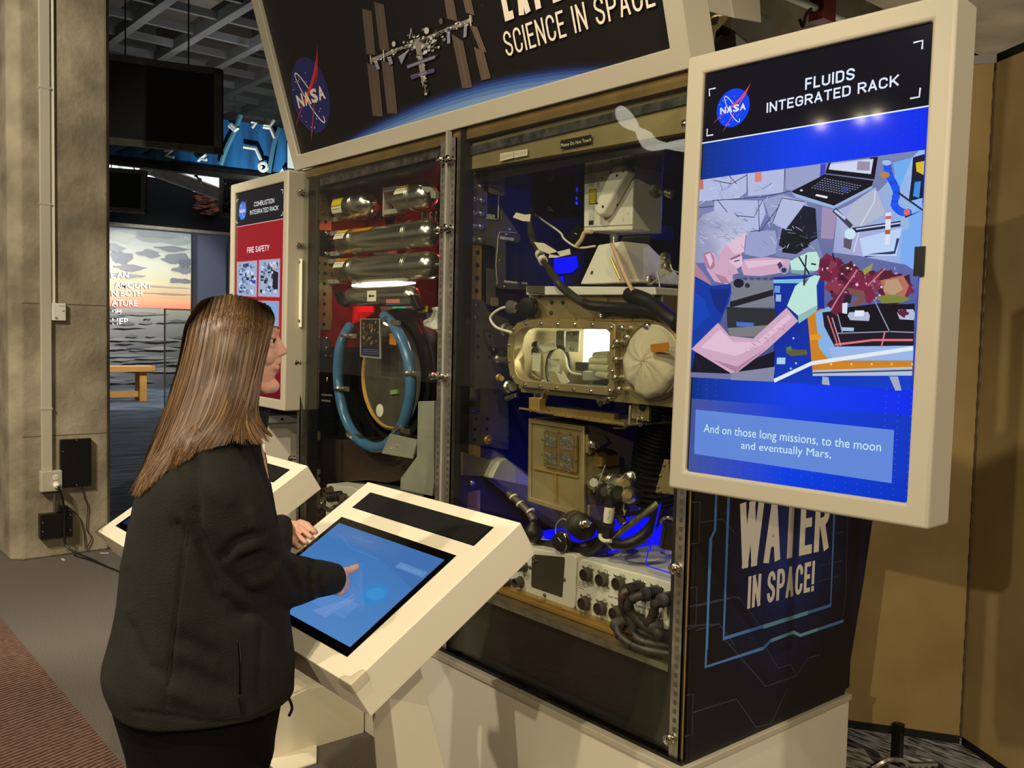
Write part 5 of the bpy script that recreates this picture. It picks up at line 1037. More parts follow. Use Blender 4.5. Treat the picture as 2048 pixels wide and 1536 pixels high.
# cables on connectors
def cable(label, pts, r, m='braid', cat='cable', name='cable', rib=0, grp=None):
    o = obj(name, MB().tube(crom(pts, 7), r, 12), m); return tag(o, label, cat, grp)
def backshell(p0, p1, r, par):
    p0, p1 = V(p0), V(p1); d = (p1-p0); L = d.length; pr = []; k = 6
    for i in range(k): pr += [(L*i/k, r), (L*(i+.62)/k, r), (L*(i+.66)/k, r*.82), (L*(i+.96)/k, r*.82)]
    pr += [(L, r*.7)]; return obj('backshell', MB().lathe(p0, d, pr, 18), 'darkmetal', par)
for i, (c_, path, lb) in enumerate([((1385, 935), [(1300, 955, -.02), (1265, 985, -.03), (1265, 1060, -.02), (1300, 1150, .0), (1400, 1250, .0), (1500, 1290, .02), (1615, 1305, .04)], 'upper braided cable looping from first plugged connector'), ((1515, 972), [(1420, 985, -.03), (1330, 1020, -.04), (1310, 1080, -.03), (1380, 1180, -.01), (1480, 1250, .01), (1620, 1275, .04)], 'second braided cable looping from the top row of the white box'), ((1610, 1010), [(1545, 1030, -.03), (1500, 1060, -.03), (1490, 1120, -.02), (1455, 1185, -.01), (1430, 1200, .03)], 'short braided cable from rightmost top connector'), ((1245, 1190), [(1215, 1210, -.03), (1240, 1280, -.03), (1330, 1350, -.02), (1450, 1390, -.01), (1610, 1420, .02)], 'lowest braided cable lying along the gold rail'), ((1375, 1165), [(1340, 1200, -.02), (1340, 1270, -.02), (1420, 1330, -.01), (1620, 1360, .03)], 'braided cable from the bottom row of the white box'), ((1505, 1205), [(1500, 1240, -.02), (1540, 1280, -.01), (1625, 1300, .03)], 'short lower braided cable near the corner post')]):
    t = thing('connector_cable', lb, 'cable', tuple(A(*ZC([c_])[0], .04)), 'cables plugged into the white box')
    P3 = [A(*ZC([(a, b)])[0], y) for a, b, y in path]; c0 = A(*ZC([c_])[0], .045)
    backshell(c0, P3[0], .0195, t); obj('sleeve', MB().tube(crom(P3, 6), [.0125]*(len(P3)*6-5), 12), 'braid', t)
    for k in (1, 2):
        if k < len(P3)-1:
            d = (P3[k+1]-P3[k-1]).normalized(); obj('tie', MB().cyl(P3[k]-d*.003, P3[k]+d*.003, .0145), mat('dark_red_tie', (90, 30, 30), .6) if k == 1 and i == 0 else 'rubber', t)
# glovebox
gb = thing('glove_box', 'gold glove box with bright window and white fabric glove port', 'glove box', tuple(A(1200, 720, .1)))
a = A(1052, 641, .12); b = A(1392, 642, .12); zt_, zb_ = a.z, A(1150, 795, .12).z; xa, xb = a.x-.03, A(1400, 700, .12).x
xw = A(1236, 700, .12).x
hs_ = MB().box(xa, xb, .12, .46, zt_-.012, zt_); hs_.box(xa, xb, .12, .46, zb_, zb_+.012); hs_.box(xa, xa+.012, .12, .46, zb_, zt_); hs_.box(xw, xw+.012, .12, .46, zb_, zt_); hs_.box(xa, xb, .45, .46, zb_, zt_)
obj('housing', hs_, 'goldpale', gb)
obj('inner_lining', MB().box(xa+.013, xw-.001, .44, .448, zb_+.013, zt_-.013).box(xa+.013, xw-.001, .13, .44, zb_+.013, zb_+.02), 'lightgrey', gb)
obj('port_plate', MB().box(xw, xb, .108, .122, zb_, zt_), 'goldpale', gb, bevel=.002)
out = ZQ([(650, 165), (1380, 185), (1408, 215), (1400, 760), (1372, 800), (1340, 815), (640, 745), (560, 715), (510, 650), (487, 500), (487, 380), (510, 270), (570, 195)])
inn = ZQ([(655, 235), (1330, 250), (1362, 280), (1352, 715), (1330, 742), (1300, 745), (640, 690), (590, 660), (560, 610), (545, 500), (545, 390), (560, 310), (600, 255)])
def ring(out, inn, Y, d):
    mb = MB(); o = [A(*p, Y) for p in out]; i_ = [A(*p, Y) for p in inn]; n = len(o); D_ = V((0, d, 0))
    v = o+i_+[p+D_ for p in o]+[p+D_ for p in i_]; f = []
    for k in range(n):
        j = (k+1) % n; f += [(k, n+k, n+j, j), (2*n+k, 2*n+j, 3*n+j, 3*n+k), (k, j, 2*n+j, 2*n+k), (n+k, 3*n+k, 3*n+j, n+j)]
    return mb.add(v, f)
wf = obj('window_frame', ring(out, inn, .082, .04), 'goldpale', gb, bevel=.002)
screws(ZQ([(650, 198), (778, 203), (920, 208), (1068, 208), (1215, 212), (1375, 238), (1390, 400), (1385, 610), (1362, 775), (1202, 778), (1055, 765), (908, 750), (768, 735), (640, 722), (534, 660), (500, 522), (500, 382), (541, 247)]), 'Y', .081, .0065, 'chrome', wf)
obj('window_glass', PY(inn, .1, .004), 'acrylic', gb)
tr = MB()
for i in range(9):
    u = i/9; x0 = xa+.05+(xb-xa-.05)*u; tr.box(x0, x0+(xb-xa-.05)/9-.004, .105, .14, zt_, zt_+.007)
obj('gold_trim', tr, 'gold', gb)
pc_ = A(1312, 722, .1)
obj('port_ring', MB().lathe(pc_, (0, -1, 0), [(-.01, .112), (.012, .112), (.016, .106), (.016, .1)], 40), 'golddark', gb)
gv = MB().lathe(pc_, (0, -1, 0), [(.0, .1), (.02, .1), (.034, .092), (.045, .075), (.052, .05), (.055, .02), (.056, .001)], 44)
go = obj('glove_cover', gv, 'glove', gb)
for i, v_ in enumerate(go.data.vertices):
    p = v_.co+wl(gb)-pc_
    if p.y < -.021: ang = math.atan2(p.z, p.x); rr = math.hypot(p.x, p.z); v_.co.y -= .008*math.sin(ang*5+1+rr*30)*rr*8+.004*math.sin(ang*11+rr*60); v_.co.z -= .02*rr*8*(1 if p.z < 0 else .1)
obj('glove_band', MB().tube([pc_+V((.1*math.cos(t), -.012, .1*math.sin(t))) for t in [6.283*i/40 for i in range(40)]], .006, 8, closed=True), 'glove', gb)
obj('orange_label', PY(ZQ([(1710, 380), (1860, 360), (1868, 400), (1855, 440), (1715, 448)]), .030, .002), 'amber', gb)
for q in ([(1535, 245), (1610, 235)], [(1490, 365), (1500, 420)], [(1485, 512), (1500, 580)], [(1478, 665), (1495, 730)], [(1510, 765), (1560, 785)], [(1575, 325), (1500, 270)], [(1750, 228), (1755, 250)]):
    for p_ in q[:1]:
        p = A(*ZQ([p_])[0], .108); c = obj('clamp_screw', MB().lathe(p, (0, -1, 0), [(0, .010), (.01, .010), (.011, .006), (.03, .005), (.031, .010), (.04, .010), (.043, .004)], 14), 'brush', gb)
cv = Canvas((0, .0, 0), (1, 0, 0), (0, 0, 1))
# contents of the glove box
obj('lit_panel', PY(ZQ([(1130, 250), (1400, 235), (1400, 520), (1120, 530)]), .41, .01), 'whiteglow', gb)
obj('inner_plate', PY(ZQ([(985, 270), (1100, 262), (1090, 445), (980, 440)]), .16, .008), 'paper', gb, bevel=.002); screws(ZQ([(1035, 295), (1040, 415)]), 'Y', .158, .008, 'brush', gb)
obj('inner_module', PY(ZQ([(760, 260), (980, 262), (980, 400), (760, 390)]), .30, .06), 'white', gb, bevel=.003); obj('red_mark', PY(ZQ([(765, 300), (850, 290), (850, 322), (765, 330)]), .296, .002), mat('label_red', (170, 40, 40), .5), gb)
obj('inner_module', PY(ZQ([(905, 262), (975, 262), (975, 400), (900, 400)]), .22, .06), 'lightgrey', gb, bevel=.003)
obj('inner_module', PY(ZQ([(1070, 530), (1180, 535), (1180, 610), (1070, 600)]), .3, .1), 'greymetal', gb); obj('inner_module', PY(ZQ([(1128, 605), (1250, 610), (1245, 690), (1128, 690)]), .2, .06), 'lightgrey', gb, bevel=.004)
obj('tool_handle', MB().tube(crom([A(*ZQ([q])[0], y) for q, y in (((560, 440), .2), ((620, 445), .19), ((680, 450), .18), ((740, 425), .18))], 6), [.014, .018, .012]*6+[.01], 12), 'darkmetal', gb)
obj('tool_handle', MB().tube([A(*ZQ([q])[0], y) for q, y in (((600, 360), .2), ((650, 380), .19), ((760, 375), .18))], .009, 10), 'rubber', gb)
obj('curved_tray', MB().tube(crom([A(*ZQ([q])[0], y) for q, y in (((560, 560), .2), ((650, 590), .18), ((740, 660), .17), ((800, 700), .16))], 6), .012, 10), 'chrome', gb)
obj('ring_lens', MB().tube([A(1117, 738, .22)+V((.06*math.cos(t), .0, .075*math.sin(t))) for t in [6.283*i/30 for i in range(30)]], .006, 8, closed=True), 'greymetal', gb)
obj('lens_plate', PY(ZQ([(835, 500), (935, 505), (930, 612), (835, 605)]), .2, .004), 'paper', gb)
obj('white_wire', MB().tube(crom([A(*ZQ([q])[0], .15) for q in ((960, 440), (985, 500), (1000, 570), (1040, 620), (1120, 635))], 6), .0035, 8), 'white', gb)
for q in ([(705, 450), (770, 455), (760, 612), (698, 600)], [(745, 385), (890, 365), (912, 415), (800, 445)], [(900, 610), (945, 640), (960, 605), (1020, 700), (965, 720), (935, 690)]): obj('paper_tag', PY(ZQ(q), .145, .0015), 'paper', gb)
fg = MB()
for k, (x0, y0, x1, y1) in enumerate([(1225, 478, 1370, 475), (1190, 520, 1370, 520), (1195, 572, 1370, 590), (1255, 630, 1370, 650)]):
    p0, p1 = A(*ZQ([(x0, y0)])[0], .18), A(*ZQ([(x1, y1)])[0], .18); obj('glove_finger', MB().tube([p0, p0.lerp(p1, .08), p0.lerp(p1, .5), p1], [.004, .0125, .0145, .0155], 14), 'glove', gb)
obj('black_base', PY(ZQ([(1220, 685), (1350, 670), (1350, 735), (1200, 720)]), .16, .06), 'rubber', gb, bevel=.006)
for q in ([(700, 765), (800, 765), (765, 895), (720, 880)], [(1240, 830), (1330, 835), (1310, 890), (1250, 885)]):
    h = obj('hinge_lug', PY(ZQ(q), .10, .03), 'brush', gb, bevel=.004); cx = sum(p[0] for p in q)/4; p = A(*ZQ([(cx, q[0][1]+55)])[0], .098); obj('lug_hole', MB().cyl(p, p+V((0, -.001, 0)), .010, n=14), 'blackmatte', h)
# left fittings of glove box
for p0, p1, r, m_ in (((470, 250), (500, 255), .024, 'brush'), ((365, 430), (480, 430), .012, 'darkmetal'), ((400, 500), (470, 510), .016, 'brush'), ((500, 740), (520, 740), .022, 'brush'), ((415, 660), (430, 665), .013, 'gold')):
    p0, p1 = A(*ZQ([p0])[0], .14), A(*ZQ([p1])[0], .12); obj('valve', MB().lathe(p0, p1-p0, [(0, r*.4), (.004, r), (.02, r), (.024, r*.6), (.036, r*.6), (.04, r*.8), ((p1-p0).length+.03, r*.7)], 18), m_, gb)
obj('lever', PY(ZQ([(455, 830), (555, 790), (565, 830), (470, 870)]), .12, .014), 'brush', gb, bevel=.004)
# gold tray
ty = thing('folding_tray', 'gold lipped folding tray hanging under the glove box', 'tray', tuple(A(1150, 830, .08)))
tm = MB(); n = 9; L0 = (585, 940); L1 = (1490, 1080)
for i in range(n):
    u0, u1 = i/n+.004, (i+1)/n-.004
    q = [(L0[0]+(L1[0]-L0[0])*u, L0[1]+(L1[1]-L0[1])*u) for u in (u0, u1)]; p0, p1 = A(*ZQ([q[0]])[0], .05), A(*ZQ([q[1]])[0], .05)
    tm.prism([p0, p1, p1+V((0, 0, .010)), p0+V((0, 0, .010))], (0, .006, 0))
obj('front_lip', tm, 'gold', ty)
p0, p1 = A(*ZQ([L0])[0], .05), A(*ZQ([L1])[0], .05); obj('tray_plate', MB().prism([p0, p1, p1+V((0, .24, 0)), p0+V((0, .24, 0))], (0, 0, .004)), 'goldpale', ty)
p = [A(*ZQ([q])[0], .12) for q in ((780, 905), (1400, 975), (1400, 1040), (780, 960))]; obj('rear_lip', MB().prism(p, (0, .02, 0)), 'golddark', ty)
obj('bracket', PY(ZQ([(670, 830), (760, 835), (760, 945), (670, 935)]), .09, .03), 'gold', ty, bevel=.003); obj('latch', PY(ZQ([(780, 925), (840, 935), (838, 955), (780, 945)]), .08, .006), 'golddark', ty); obj('end_bracket', MB().tube([A(*ZQ([q])[0], .10) for q in ((1540, 900), (1530, 1060), (1490, 1090), (1400, 1090))], .004, 8), 'lightgrey', ty)
sb = thing('side_plate_bracket', 'champagne plate with ring pull below the glove port', 'bracket', tuple(A(1280, 830, .14))); obj('plate', PY(ZQ([(1555, 840), (1700, 850), (1695, 1040), (1545, 1010)]), .14, .012), 'goldpale', sb, bevel=.002); p = A(*ZQ([(1622, 1035)])[0], .125); obj('pull_ring', MB().tube([p+V((.012*math.cos(t), 0, .014*math.sin(t))) for t in [6.283*i/18 for i in range(18)]], .0018, 6, closed=True), 'chrome', sb); screws(ZQ([(1645, 915)]), 'Y', .139, .012, 'darkmetal', sb)
# gold module with four windows
gm = thing('gold_module', 'gold framed module with four small windows under the tray', 'module', tuple(A(1110, 930, .1)))
fp = [(1057, 836.5), (1168, 853), (1168, 1038), (1055, 1002)]
body = obj('body', PY(fp, .10, .26), 'goldpale', gm, bevel=.003)
def frm(pts, Y, d, m_, nm, w_):
    o = [A(*p, Y) for p in pts]; n = len(o); c = sum(o, V())/n; i_ = [p+(c-p).normalized()*w_ for p in o]; D_ = V((0, d, 0)); v = o+i_+[p+D_ for p in o]+[p+D_ for p in i_]; f = []
    for k in range(n): j = (k+1) % n; f += [(k, n+k, n+j, j), (2*n+k, 2*n+j, 3*n+j, 3*n+k), (k, j, 2*n+j, 2*n+k), (n+k, 3*n+k, 3*n+j, n+j)]
    return obj(nm, MB().add(v, f), m_, gm, bevel=.0015)
frm(fp, .092, .010, 'goldpale', 'front_frame', .020)
obj('cross_rail', PY(ZC([(605, 50), (930, 118), (930, 132), (605, 66)]), .092, .010), 'gold', gm); obj('upright', PY(ZC([(766, 100), (776, 102), (776, 305), (766, 300)]), .092, .010), 'gold', gm)
obj('window_plate', PY(ZQ([(800, 1105), (1080, 1150), (1078, 1480), (798, 1420)]), .088, .008), 'golddark', gm, bevel=.002)
for q in ([(808, 1132), (910, 1148), (908, 1260), (805, 1240)], [(940, 1152), (1050, 1170), (1050, 1290), (940, 1268)], [(805, 1285), (908, 1302), (905, 1415), (803, 1392)], [(938, 1308), (1048, 1322), (1045, 1450), (938, 1425)]): obj('crinkled_window', PY(ZQ(q), .086, .003), mat('crinkled_film', (120, 112, 96), .25, .3, .5, 60, .6, 120), gm)
screws(ZQ([(832, 1108), (928, 1126), (1028, 1142), (790, 1195), (1070, 1245), (788, 1318), (1070, 1372), (828, 1420), (922, 1440), (1020, 1460)]), 'Y', .087, .0045, 'chrome', gm)
xr = A(1168, 900, .10).x
sp = MB()
for z, y in ((.0, .0),): pass
obj('side_clamp', MB().box(xr, xr+.02, .16, .24, 1.17, 1.20), 'gold', gm); obj('side_rail', MB().box(xr, xr+.012, .12, .34, 1.085, 1.105), 'golddark', gm)
obj('side_bracket', PX(ZC([(985, 325), (1120, 330), (1100, 430), (1010, 460), (985, 440)]), xr+.004, .02), 'goldpale', gm, bevel=.003)
obj('clamp_box', PX(ZQ([(1150, 1145), (1290, 1150), (1330, 1200), (1170, 1320), (1150, 1300)]), xr+.002, .012), 'goldpale', gm, bevel=.002)
p = AX(900+1205/4.267, 600+1228/4.267, xr+.016); obj('clamp_knob', MB().lathe(p, (1, -.3, 0), [(0, .012), (.01, .012), (.012, .008), (.03, .007), (.032, .012), (.04, .010)], 14), 'brush', gm)
# connector cluster
cc = thing('valve_cluster', 'cluster of steel valves and caps beside the gold module', 'valve assembly', tuple(A(1230, 990, .12)))
def cyl_px(name, a, ya, b, yb, r, m_, par, n=18, ribs=3):
    p0, p1 = A(*a, ya), A(*b, yb); L = (p1-p0).length; pr = [(0, r*.5), (L*.06, r)]
    for i in range(ribs): u0 = .08+.8*i/ribs; pr += [(L*u0, r), (L*(u0+.5/ribs), r), (L*(u0+.55/ribs), r*.8), (L*(u0+.75/ribs), r*.8)]
    pr += [(L*.94, r), (L, r*.6)]; return obj(name, MB().lathe(p0, p1-p0, pr, n), m_, par)
for a, ya, b, yb, r, m_ in [((560, 540), .16, (520, 500), .06, .022, 'brush'), ((640, 700), .2, (700, 640), .05, .026, 'darkmetal'), ((780, 470), .22, (870, 500), .08, .024, 'brush'), ((900, 480), .2, (1010, 530), .07, .022, 'goldpale'), ((900, 620), .2, (890, 680), .04, .024, 'darkmetal'), ((1000, 640), .2, (1060, 690), .06, .026, 'brush'), ((960, 740), .14, (1050, 690), .05, .018, 'goldpale'), ((1150, 660), .2, (1120, 720), .08, .024, 'bluepanel'), ((830, 600), .12, (800, 640), .05, .015, 'chrome'), ((1110, 440), .16, (1100, 400), .10, .016, 'brush'), ((870, 780), .15, (850, 860), .08, .018, 'darkmetal'), ((760, 560), .14, (780, 600), .06, .016, 'brush'), ((940, 860), .16, (960, 930), .1, .022, 'darkmetal'), ((930, 1010), .14, (950, 1080), .08, .014, 'chrome')]:
    cyl_px('valve', ZV([a])[0], ya, ZV([b])[0], yb, r, m_, cc)
for pts in ([(600, 500), (640, 380), (695, 235)], [(515, 650), (540, 600), (620, 575), (710, 600)], [(955, 440), (1000, 370), (1090, 340), (1140, 370), (1160, 440)], [(720, 840), (690, 910), (690, 1000), (720, 1060)], [(985, 820), (975, 900), (990, 960)], [(1010, 920), (985, 1000)], [(590, 400), (630, 370), (640, 420)]): obj('tether_wire', MB().tube(crom([A(*ZV([q])[0], .07) for q in pts], 6), .0022, 6), 'lightgrey', cc)
obj('mount_plate', PY(ZV([(820, 240), (1230, 262), (1235, 700), (830, 690)]), .26, .01), 'bluepanel', cc)
o = thing('tagged_cable', 'black cable with white sleeve tag hanging from the valves', 'cable', tuple(A(1215, 1010, .04)))
obj('upper_sleeve', MB().tube([A(*ZV([q])[0], .05) for q in ((790, 690), (770, 800), (765, 870))], .016, 14), 'rubber', o)
obj('white_sleeve', MB().tube([A(*ZV([q])[0], .05) for q in ((768, 860), (750, 1000), (735, 1110))], [.015, .016, .014], 16), 'paper', o)
obj('lower_sleeve', MB().tube(crom([A(*ZV([q])[0], y) for q, y in (((735, 1105), .05), ((720, 1200), .06), ((735, 1320), .08), ((800, 1390), .10))], 5), .022, 14), 'rubber', o)
obj('white_band', MB().tube(crom([A(*ZV([q])[0], .045) for q in ((620, 1290), (625, 1350), (680, 1395), (780, 1395))], 5), .006, 10), 'paper', o)
cv = Canvas(A(*ZV([(750, 1000)])[0], .0335), (1, 0, 0), (0, 0, 1)); cv.ptext('PLCB2', (1120+740/7.679, 900+1070/7.679), (1120+775/7.679, 900+925/7.679), (1120+725/7.679, 900+1065/7.679), (50, 44, 40), .01); cv.build('sleeve_lettering', 'print', o)
cable('pale braided cable slanting up to the right over blue acrylic', [A(*ZV([q])[0], y) for q, y in (((800, 1380), .08), ((900, 1280), .10), ((1100, 1120), .12), ((1350, 940), .14), ((1500, 820), .16))], .010, mat('pale_braid', (140, 128, 96), .5, .3, .3, 160))
cable('thick black cable arching low in front of blue acrylic', [A(*ZV([q])[0], y) for q, y in (((830, 1440), .08), ((1000, 1450), .08), ((1200, 1370), .10), ((1380, 1210), .14), ((1480, 1060), .2))], .017, 'rubber')
cable('thick grey cable lying behind white smoked window box', [A(*ZC([q])[0], y) for q, y in (((560, 540), .2), ((600, 600), .16), ((700, 630), .14), ((830, 620), .12), ((950, 650), .12), ((1080, 610), .14), ((1180, 560), .16))], .020, 'braid')
cable('black cable curling under the gold module', [A(*ZC([q])[0], y) for q, y in (((870, 640), .1), ((960, 670), .1), ((1060, 640), .1), ((1110, 560), .1), ((1090, 480), .12), ((1000, 470), .16))], .014, 'rubber')
hd_ = thing('round_cap', 'round steel cap on a looped wire beneath the gold module', 'cap', tuple(A(1127, 1082, .06)))
p = A(*ZC([(830, 592)])[0], .07); obj('disc', MB().lathe(p, (.25, -1, 0), [(0, .030), (.006, .034), (.010, .034), (.014, .028), (.024, .028), (.026, .020)], 28), 'darkmetal', hd_); obj('rim', MB().tube([p+V((.034*math.cos(t)*.97, -.01-.25*.034*-math.cos(t)*-1, .034*math.sin(t))) for t in [6.283*i/28 for i in range(28)]], .002, 6, closed=True), 'chrome', hd_)
obj('wire', MB().tube(crom([A(*ZC([q])[0], .045) for q in ((815, 600), (775, 540), (780, 470), (820, 430), (850, 440))], 6), .002, 6), 'lightgrey', hd_)
vb = thing('valve', 'dark cast valve body bolted under the gold module', 'valve', tuple(A(1160, 1040, .1)))
cyl_px('barrel', ZC([(880, 430)])[0], .14, ZC([(985, 500)])[0], .05, .040, 'darkmetal', vb); cyl_px('nozzle', ZC([(940, 480)])[0], .06, ZC([(1012, 460)])[0], .02, .012, 'brush', vb)
lk = thing('strut_lever', 'slim grey lever with white bands crossing the diagonal strut', 'lever', tuple(A(1035, 1000, .1)))
obj('arm', MB().tube([A(*ZC([q])[0], y) for q, y in (((430, 245), .1), ((500, 300), .1), ((580, 380), .1), ((615, 440), .1))], .013, 10), 'greymetal', lk)
for q in ((465, 270), (515, 320), (590, 375)): p = A(*ZC([q])[0], .1); d = V((.06, 0, -.06)).normalized(); obj('band', MB().cyl(p-d*.003, p+d*.003, .0155), 'paper', lk)
obj('base_fitting', MB().lathe(A(*ZC([(610, 470)])[0], .1), (0, 0, -1), [(-.01, .012), (.0, .016), (.01, .026), (.03, .034), (.045, .03)], 18), 'darkmetal', lk)
# bellows hose
bh = thing('bellows_hose', 'black ribbed bellows hose running down from the glove port', 'hose', tuple(A(1330, 880, .3)))
path = [A(1318, 745, .30), A(1330, 800, .30), A(1322, 860, .30), A(1310, 920, .30), A(1306, 1000, .32)]; cp_ = crom(path, 16); rad = []; pts2 = []
for i in range(len(cp_)*2-1): pts2.append(cp_[i//2] if i % 2 == 0 else cp_[i//2].lerp(cp_[i//2+1], .5)); rad.append(.075 if i % 4 < 2 else .062)
obj('ribbed_tube', MB().tube(pts2, rad, 28), 'rubber', bh)
tb = thing('tan_gusset', 'tan tapered gusset plate beside monitor lower corner', 'bracket', tuple(A(1328, 950, .04)))
obj('plate', PY(ZV([(1595, 140), (1660, 160), (1680, 530), (1745, 540), (1740, 690), (1460, 655)]), .03, .012), 'goldpale', tb, bevel=.002); screws(ZV([(1600, 230), (1545, 390), (1505, 565), (1540, 630), (1645, 650)]), 'Y', .029, .005, 'golddark', tb)
hk = thing('chrome_latch', 'tall dark chrome framed latch behind the corner post', 'latch', tuple(A(1335, 1060, .05)))
obj('frame', MB().tube([A(*ZV([q])[0], .05) for q in ((1560, 1110), (1590, 1060), (1640, 1030), (1740, 1050), (1750, 1100))], .006, 8), 'chrome', hk); obj('body', PY(ZV([(1560, 1110), (1750, 1120), (1720, 1560), (1510, 1510)]), .06, .03), 'darkmetal', hk, bevel=.006); obj('bright_edge', MB().tube([A(*ZV([q])[0], .055) for q in ((1615, 1180), (1590, 1300), (1550, 1500))], .004, 6), 'chrome', hk)
# blue lit acrylic pieces
bp = thing('blue_acrylic_tray', 'glowing blue edge lit acrylic tray at the rack bottom', 'tray', (-1.9, .4, .8))
z0 = A(1290, 1100, .35).z
obj('lit_sheet', MB().box(-2.35, -1.56, .20, .72, .885, .895), 'blueglow', bp)
obj('lit_edge', MB().tube([A(*ZV([q])[0], .10) for q in ((1545, 820), (1490, 1050), (1440, 1270), (1400, 1450), (1385, 1536))], .0025, 6), 'blueglow', bp)
obj('lit_edge', MB().tube([A(*ZC([q])[0], .08) for q in ((1450, 660), (1430, 770), (1615, 828))], .002, 6), 'blueglow', bp)
obj('cover_sheet', MB().box(-2.3, -1.56, .08, .42, .868, .874), mat('tinted_sheet', (28, 26, 44), .25), bp)
bq = thing('blue_window', 'small bright blue lit window behind the dark cable', 'light', tuple(A(1130, 530, .5)))
obj('lit_pane', PY([(1105, 517), (1150, 512), (1153, 533), (1140, 545), (1108, 548)], .45, .01), 'blueglow', bq); obj('lit_pane', PY([(1103, 557), (1122, 552), (1126, 575), (1104, 575)], .45, .01), 'blueglow', bq); obj('backing', PY([(1098, 505), (1160, 500), (1160, 590), (1098, 590)], .47, .02), 'bluepanel', bq)
obj('lit_strip', MB().box(-1.9, -1.55, .72, .74, 2.02, 2.06), 'blueglow', thing('blue_light_strip', 'thin blue light strip glowing at the top back of right rack', 'light', (-1.7, .73, 2.04)))
# microscope
ms = thing('microscope', 'off white microscope with tilted arm on pyramid foot above glove box', 'microscope', tuple(A(1220, 500, .2)))
Ym = .20
obj('head', PY([(1168, 338.6), (1195, 334.5), (1195, 340), (1228, 336), (1266.8, 326), (1264, 460), (1167, 463)], Ym, .14), 'offwhite', ms, bevel=.005)
obj('seam', PY([(1167, 453.5), (1264, 449), (1264, 450), (1167, 454.5)], Ym-.001, .002), 'greymetal', ms)
obj('tilt_arm', PY([(1224, 333), (1232, 327), (1246, 328), (1256, 340), (1206, 428), (1198, 433), (1188, 426), (1186, 414), (1208, 365)], Ym-.045, .045), 'offwhite', ms, bevel=.010, seg=3)
screws([(1222, 345), (1234, 351), (1247, 342), (1194, 406), (1206, 413), (1235, 410)], 'Y', Ym-.046, .004, 'darkmetal', ms)
cv = Canvas((0, Ym-.0015, 0), (1, 0, 0), (0, 0, 1)); cv.T = lambda x, y: (900+x/4.267, 280+y/4.267)
cv.pp([(1187, 422), (1250, 416), (1247, 545), (1185, 550)], (20, 20, 14)); cv.pp([(1191, 428), (1245, 422), (1242, 538), (1190, 543)], (214, 196, 30))
cv.pp([(1185, 575), (1232, 570), (1230, 720), (1183, 728)], (196, 196, 190)); cv.pp([(1185, 690), (1225, 685), (1223, 722), (1184, 726)], (30, 30, 30))
for k in range(6): cv.pl([(1188+k*9, 290), (1186+k*9, 400)], .0012, (120, 118, 112))
cv.ptext('CE', (1272, 398), (1270, 362), (1258, 398), (40, 40, 40), .01); cv.ptext('I', (1287, 332), (1300, 332), (1287, 318), (40, 40, 40), .01)
for k in range(7): cv.pl([(1192, 438+k*14), (1240, 434+k*14)], .001, (80, 70, 16))
cv.build('printed_labels', 'print', ms)
obj('post', MB().tube([A(1229, 461, Ym+.07), A(1229, 492, Ym+.07)], .017, 20), 'chrome', ms)
c = A(1222, 490, .23); b0 = A(1160, 568, .13); b1 = A(1278, 572, .13)
ft = [V((A(1196, 490, .16).x, .16, A(1196, 490, .16).z)), V((A(1244, 490, .16).x, .16, c.z)), V((A(1244, 490, .16).x, .28, c.z)), V((A(1196, 490, .16).x, .28, c.z))]
fb = [V((b0.x, .13, b0.z)), V((b1.x, .13, b0.z)), V((b1.x, .36, b0.z)), V((b0.x, .36, b0.z))]
obj('foot', MB().loft([fb, ft]), 'offwhite', ms, bevel=.004)
p = A(1187, 547, .145); obj('foot_knob', MB().lathe(p, (0, -1, .2), [(0, .010), (.006, .010), (.008, .004)], 14), 'greymetal', ms)
obj('stage_plate', PY([(1052, 572), (1310, 574), (1312, 590), (1052, 590)], .10, .34), 'offwhite', ms, bevel=.003)
pf = thing('platform_body', 'champagne metal platform under the microscope and above glove box', 'platform', tuple(A(1180, 615, .12)))
obj('block', PY([(1056, 590), (1325, 590), (1325, 638), (1070, 638)], .13, .3), 'goldpale', pf, bevel=.003)
obj('centre_clamp', PY(ZR([(1180, 1268), (1300, 1272), (1300, 1335), (1340, 1345), (1335, 1380), (1150, 1370), (1150, 1335), (1180, 1330)]), .12, .02), 'gold', pf, bevel=.002)
screws(ZR([(768, 1332), (868, 1385), (965, 1385), (1110, 1330), (866, 1475)]), 'Y', .129, .007, 'darkmetal', pf)
cyl_px('fitting', ZR([(1290, 1400)])[0], .12, ZR([(1293, 1530)])[0], .12, .018, 'brush', pf); 
obj('left_flange', PY(ZR([(655, 1245), (790, 1245), (790, 1310), (655, 1300)]), .09, .02), 'greymetal', pf)
cyl_px('knob', ZR([(700, 1425)])[0], .10, ZR([(640, 1425)])[0], .06, .030, 'black', pf, 24, 2); cyl_px('knob', ZR([(545, 1425)])[0], .06, ZR([(505, 1425)])[0], .04, .022, 'brush', pf, 20, 1)
cable('white pigtail wire looping from knurled knob at rack left', [A(*ZR([q])[0], .05) for q in ((505, 1425), (440, 1435), (370, 1480), (345, 1530), (400, 1600), (520, 1640))], .0045, 'paper')
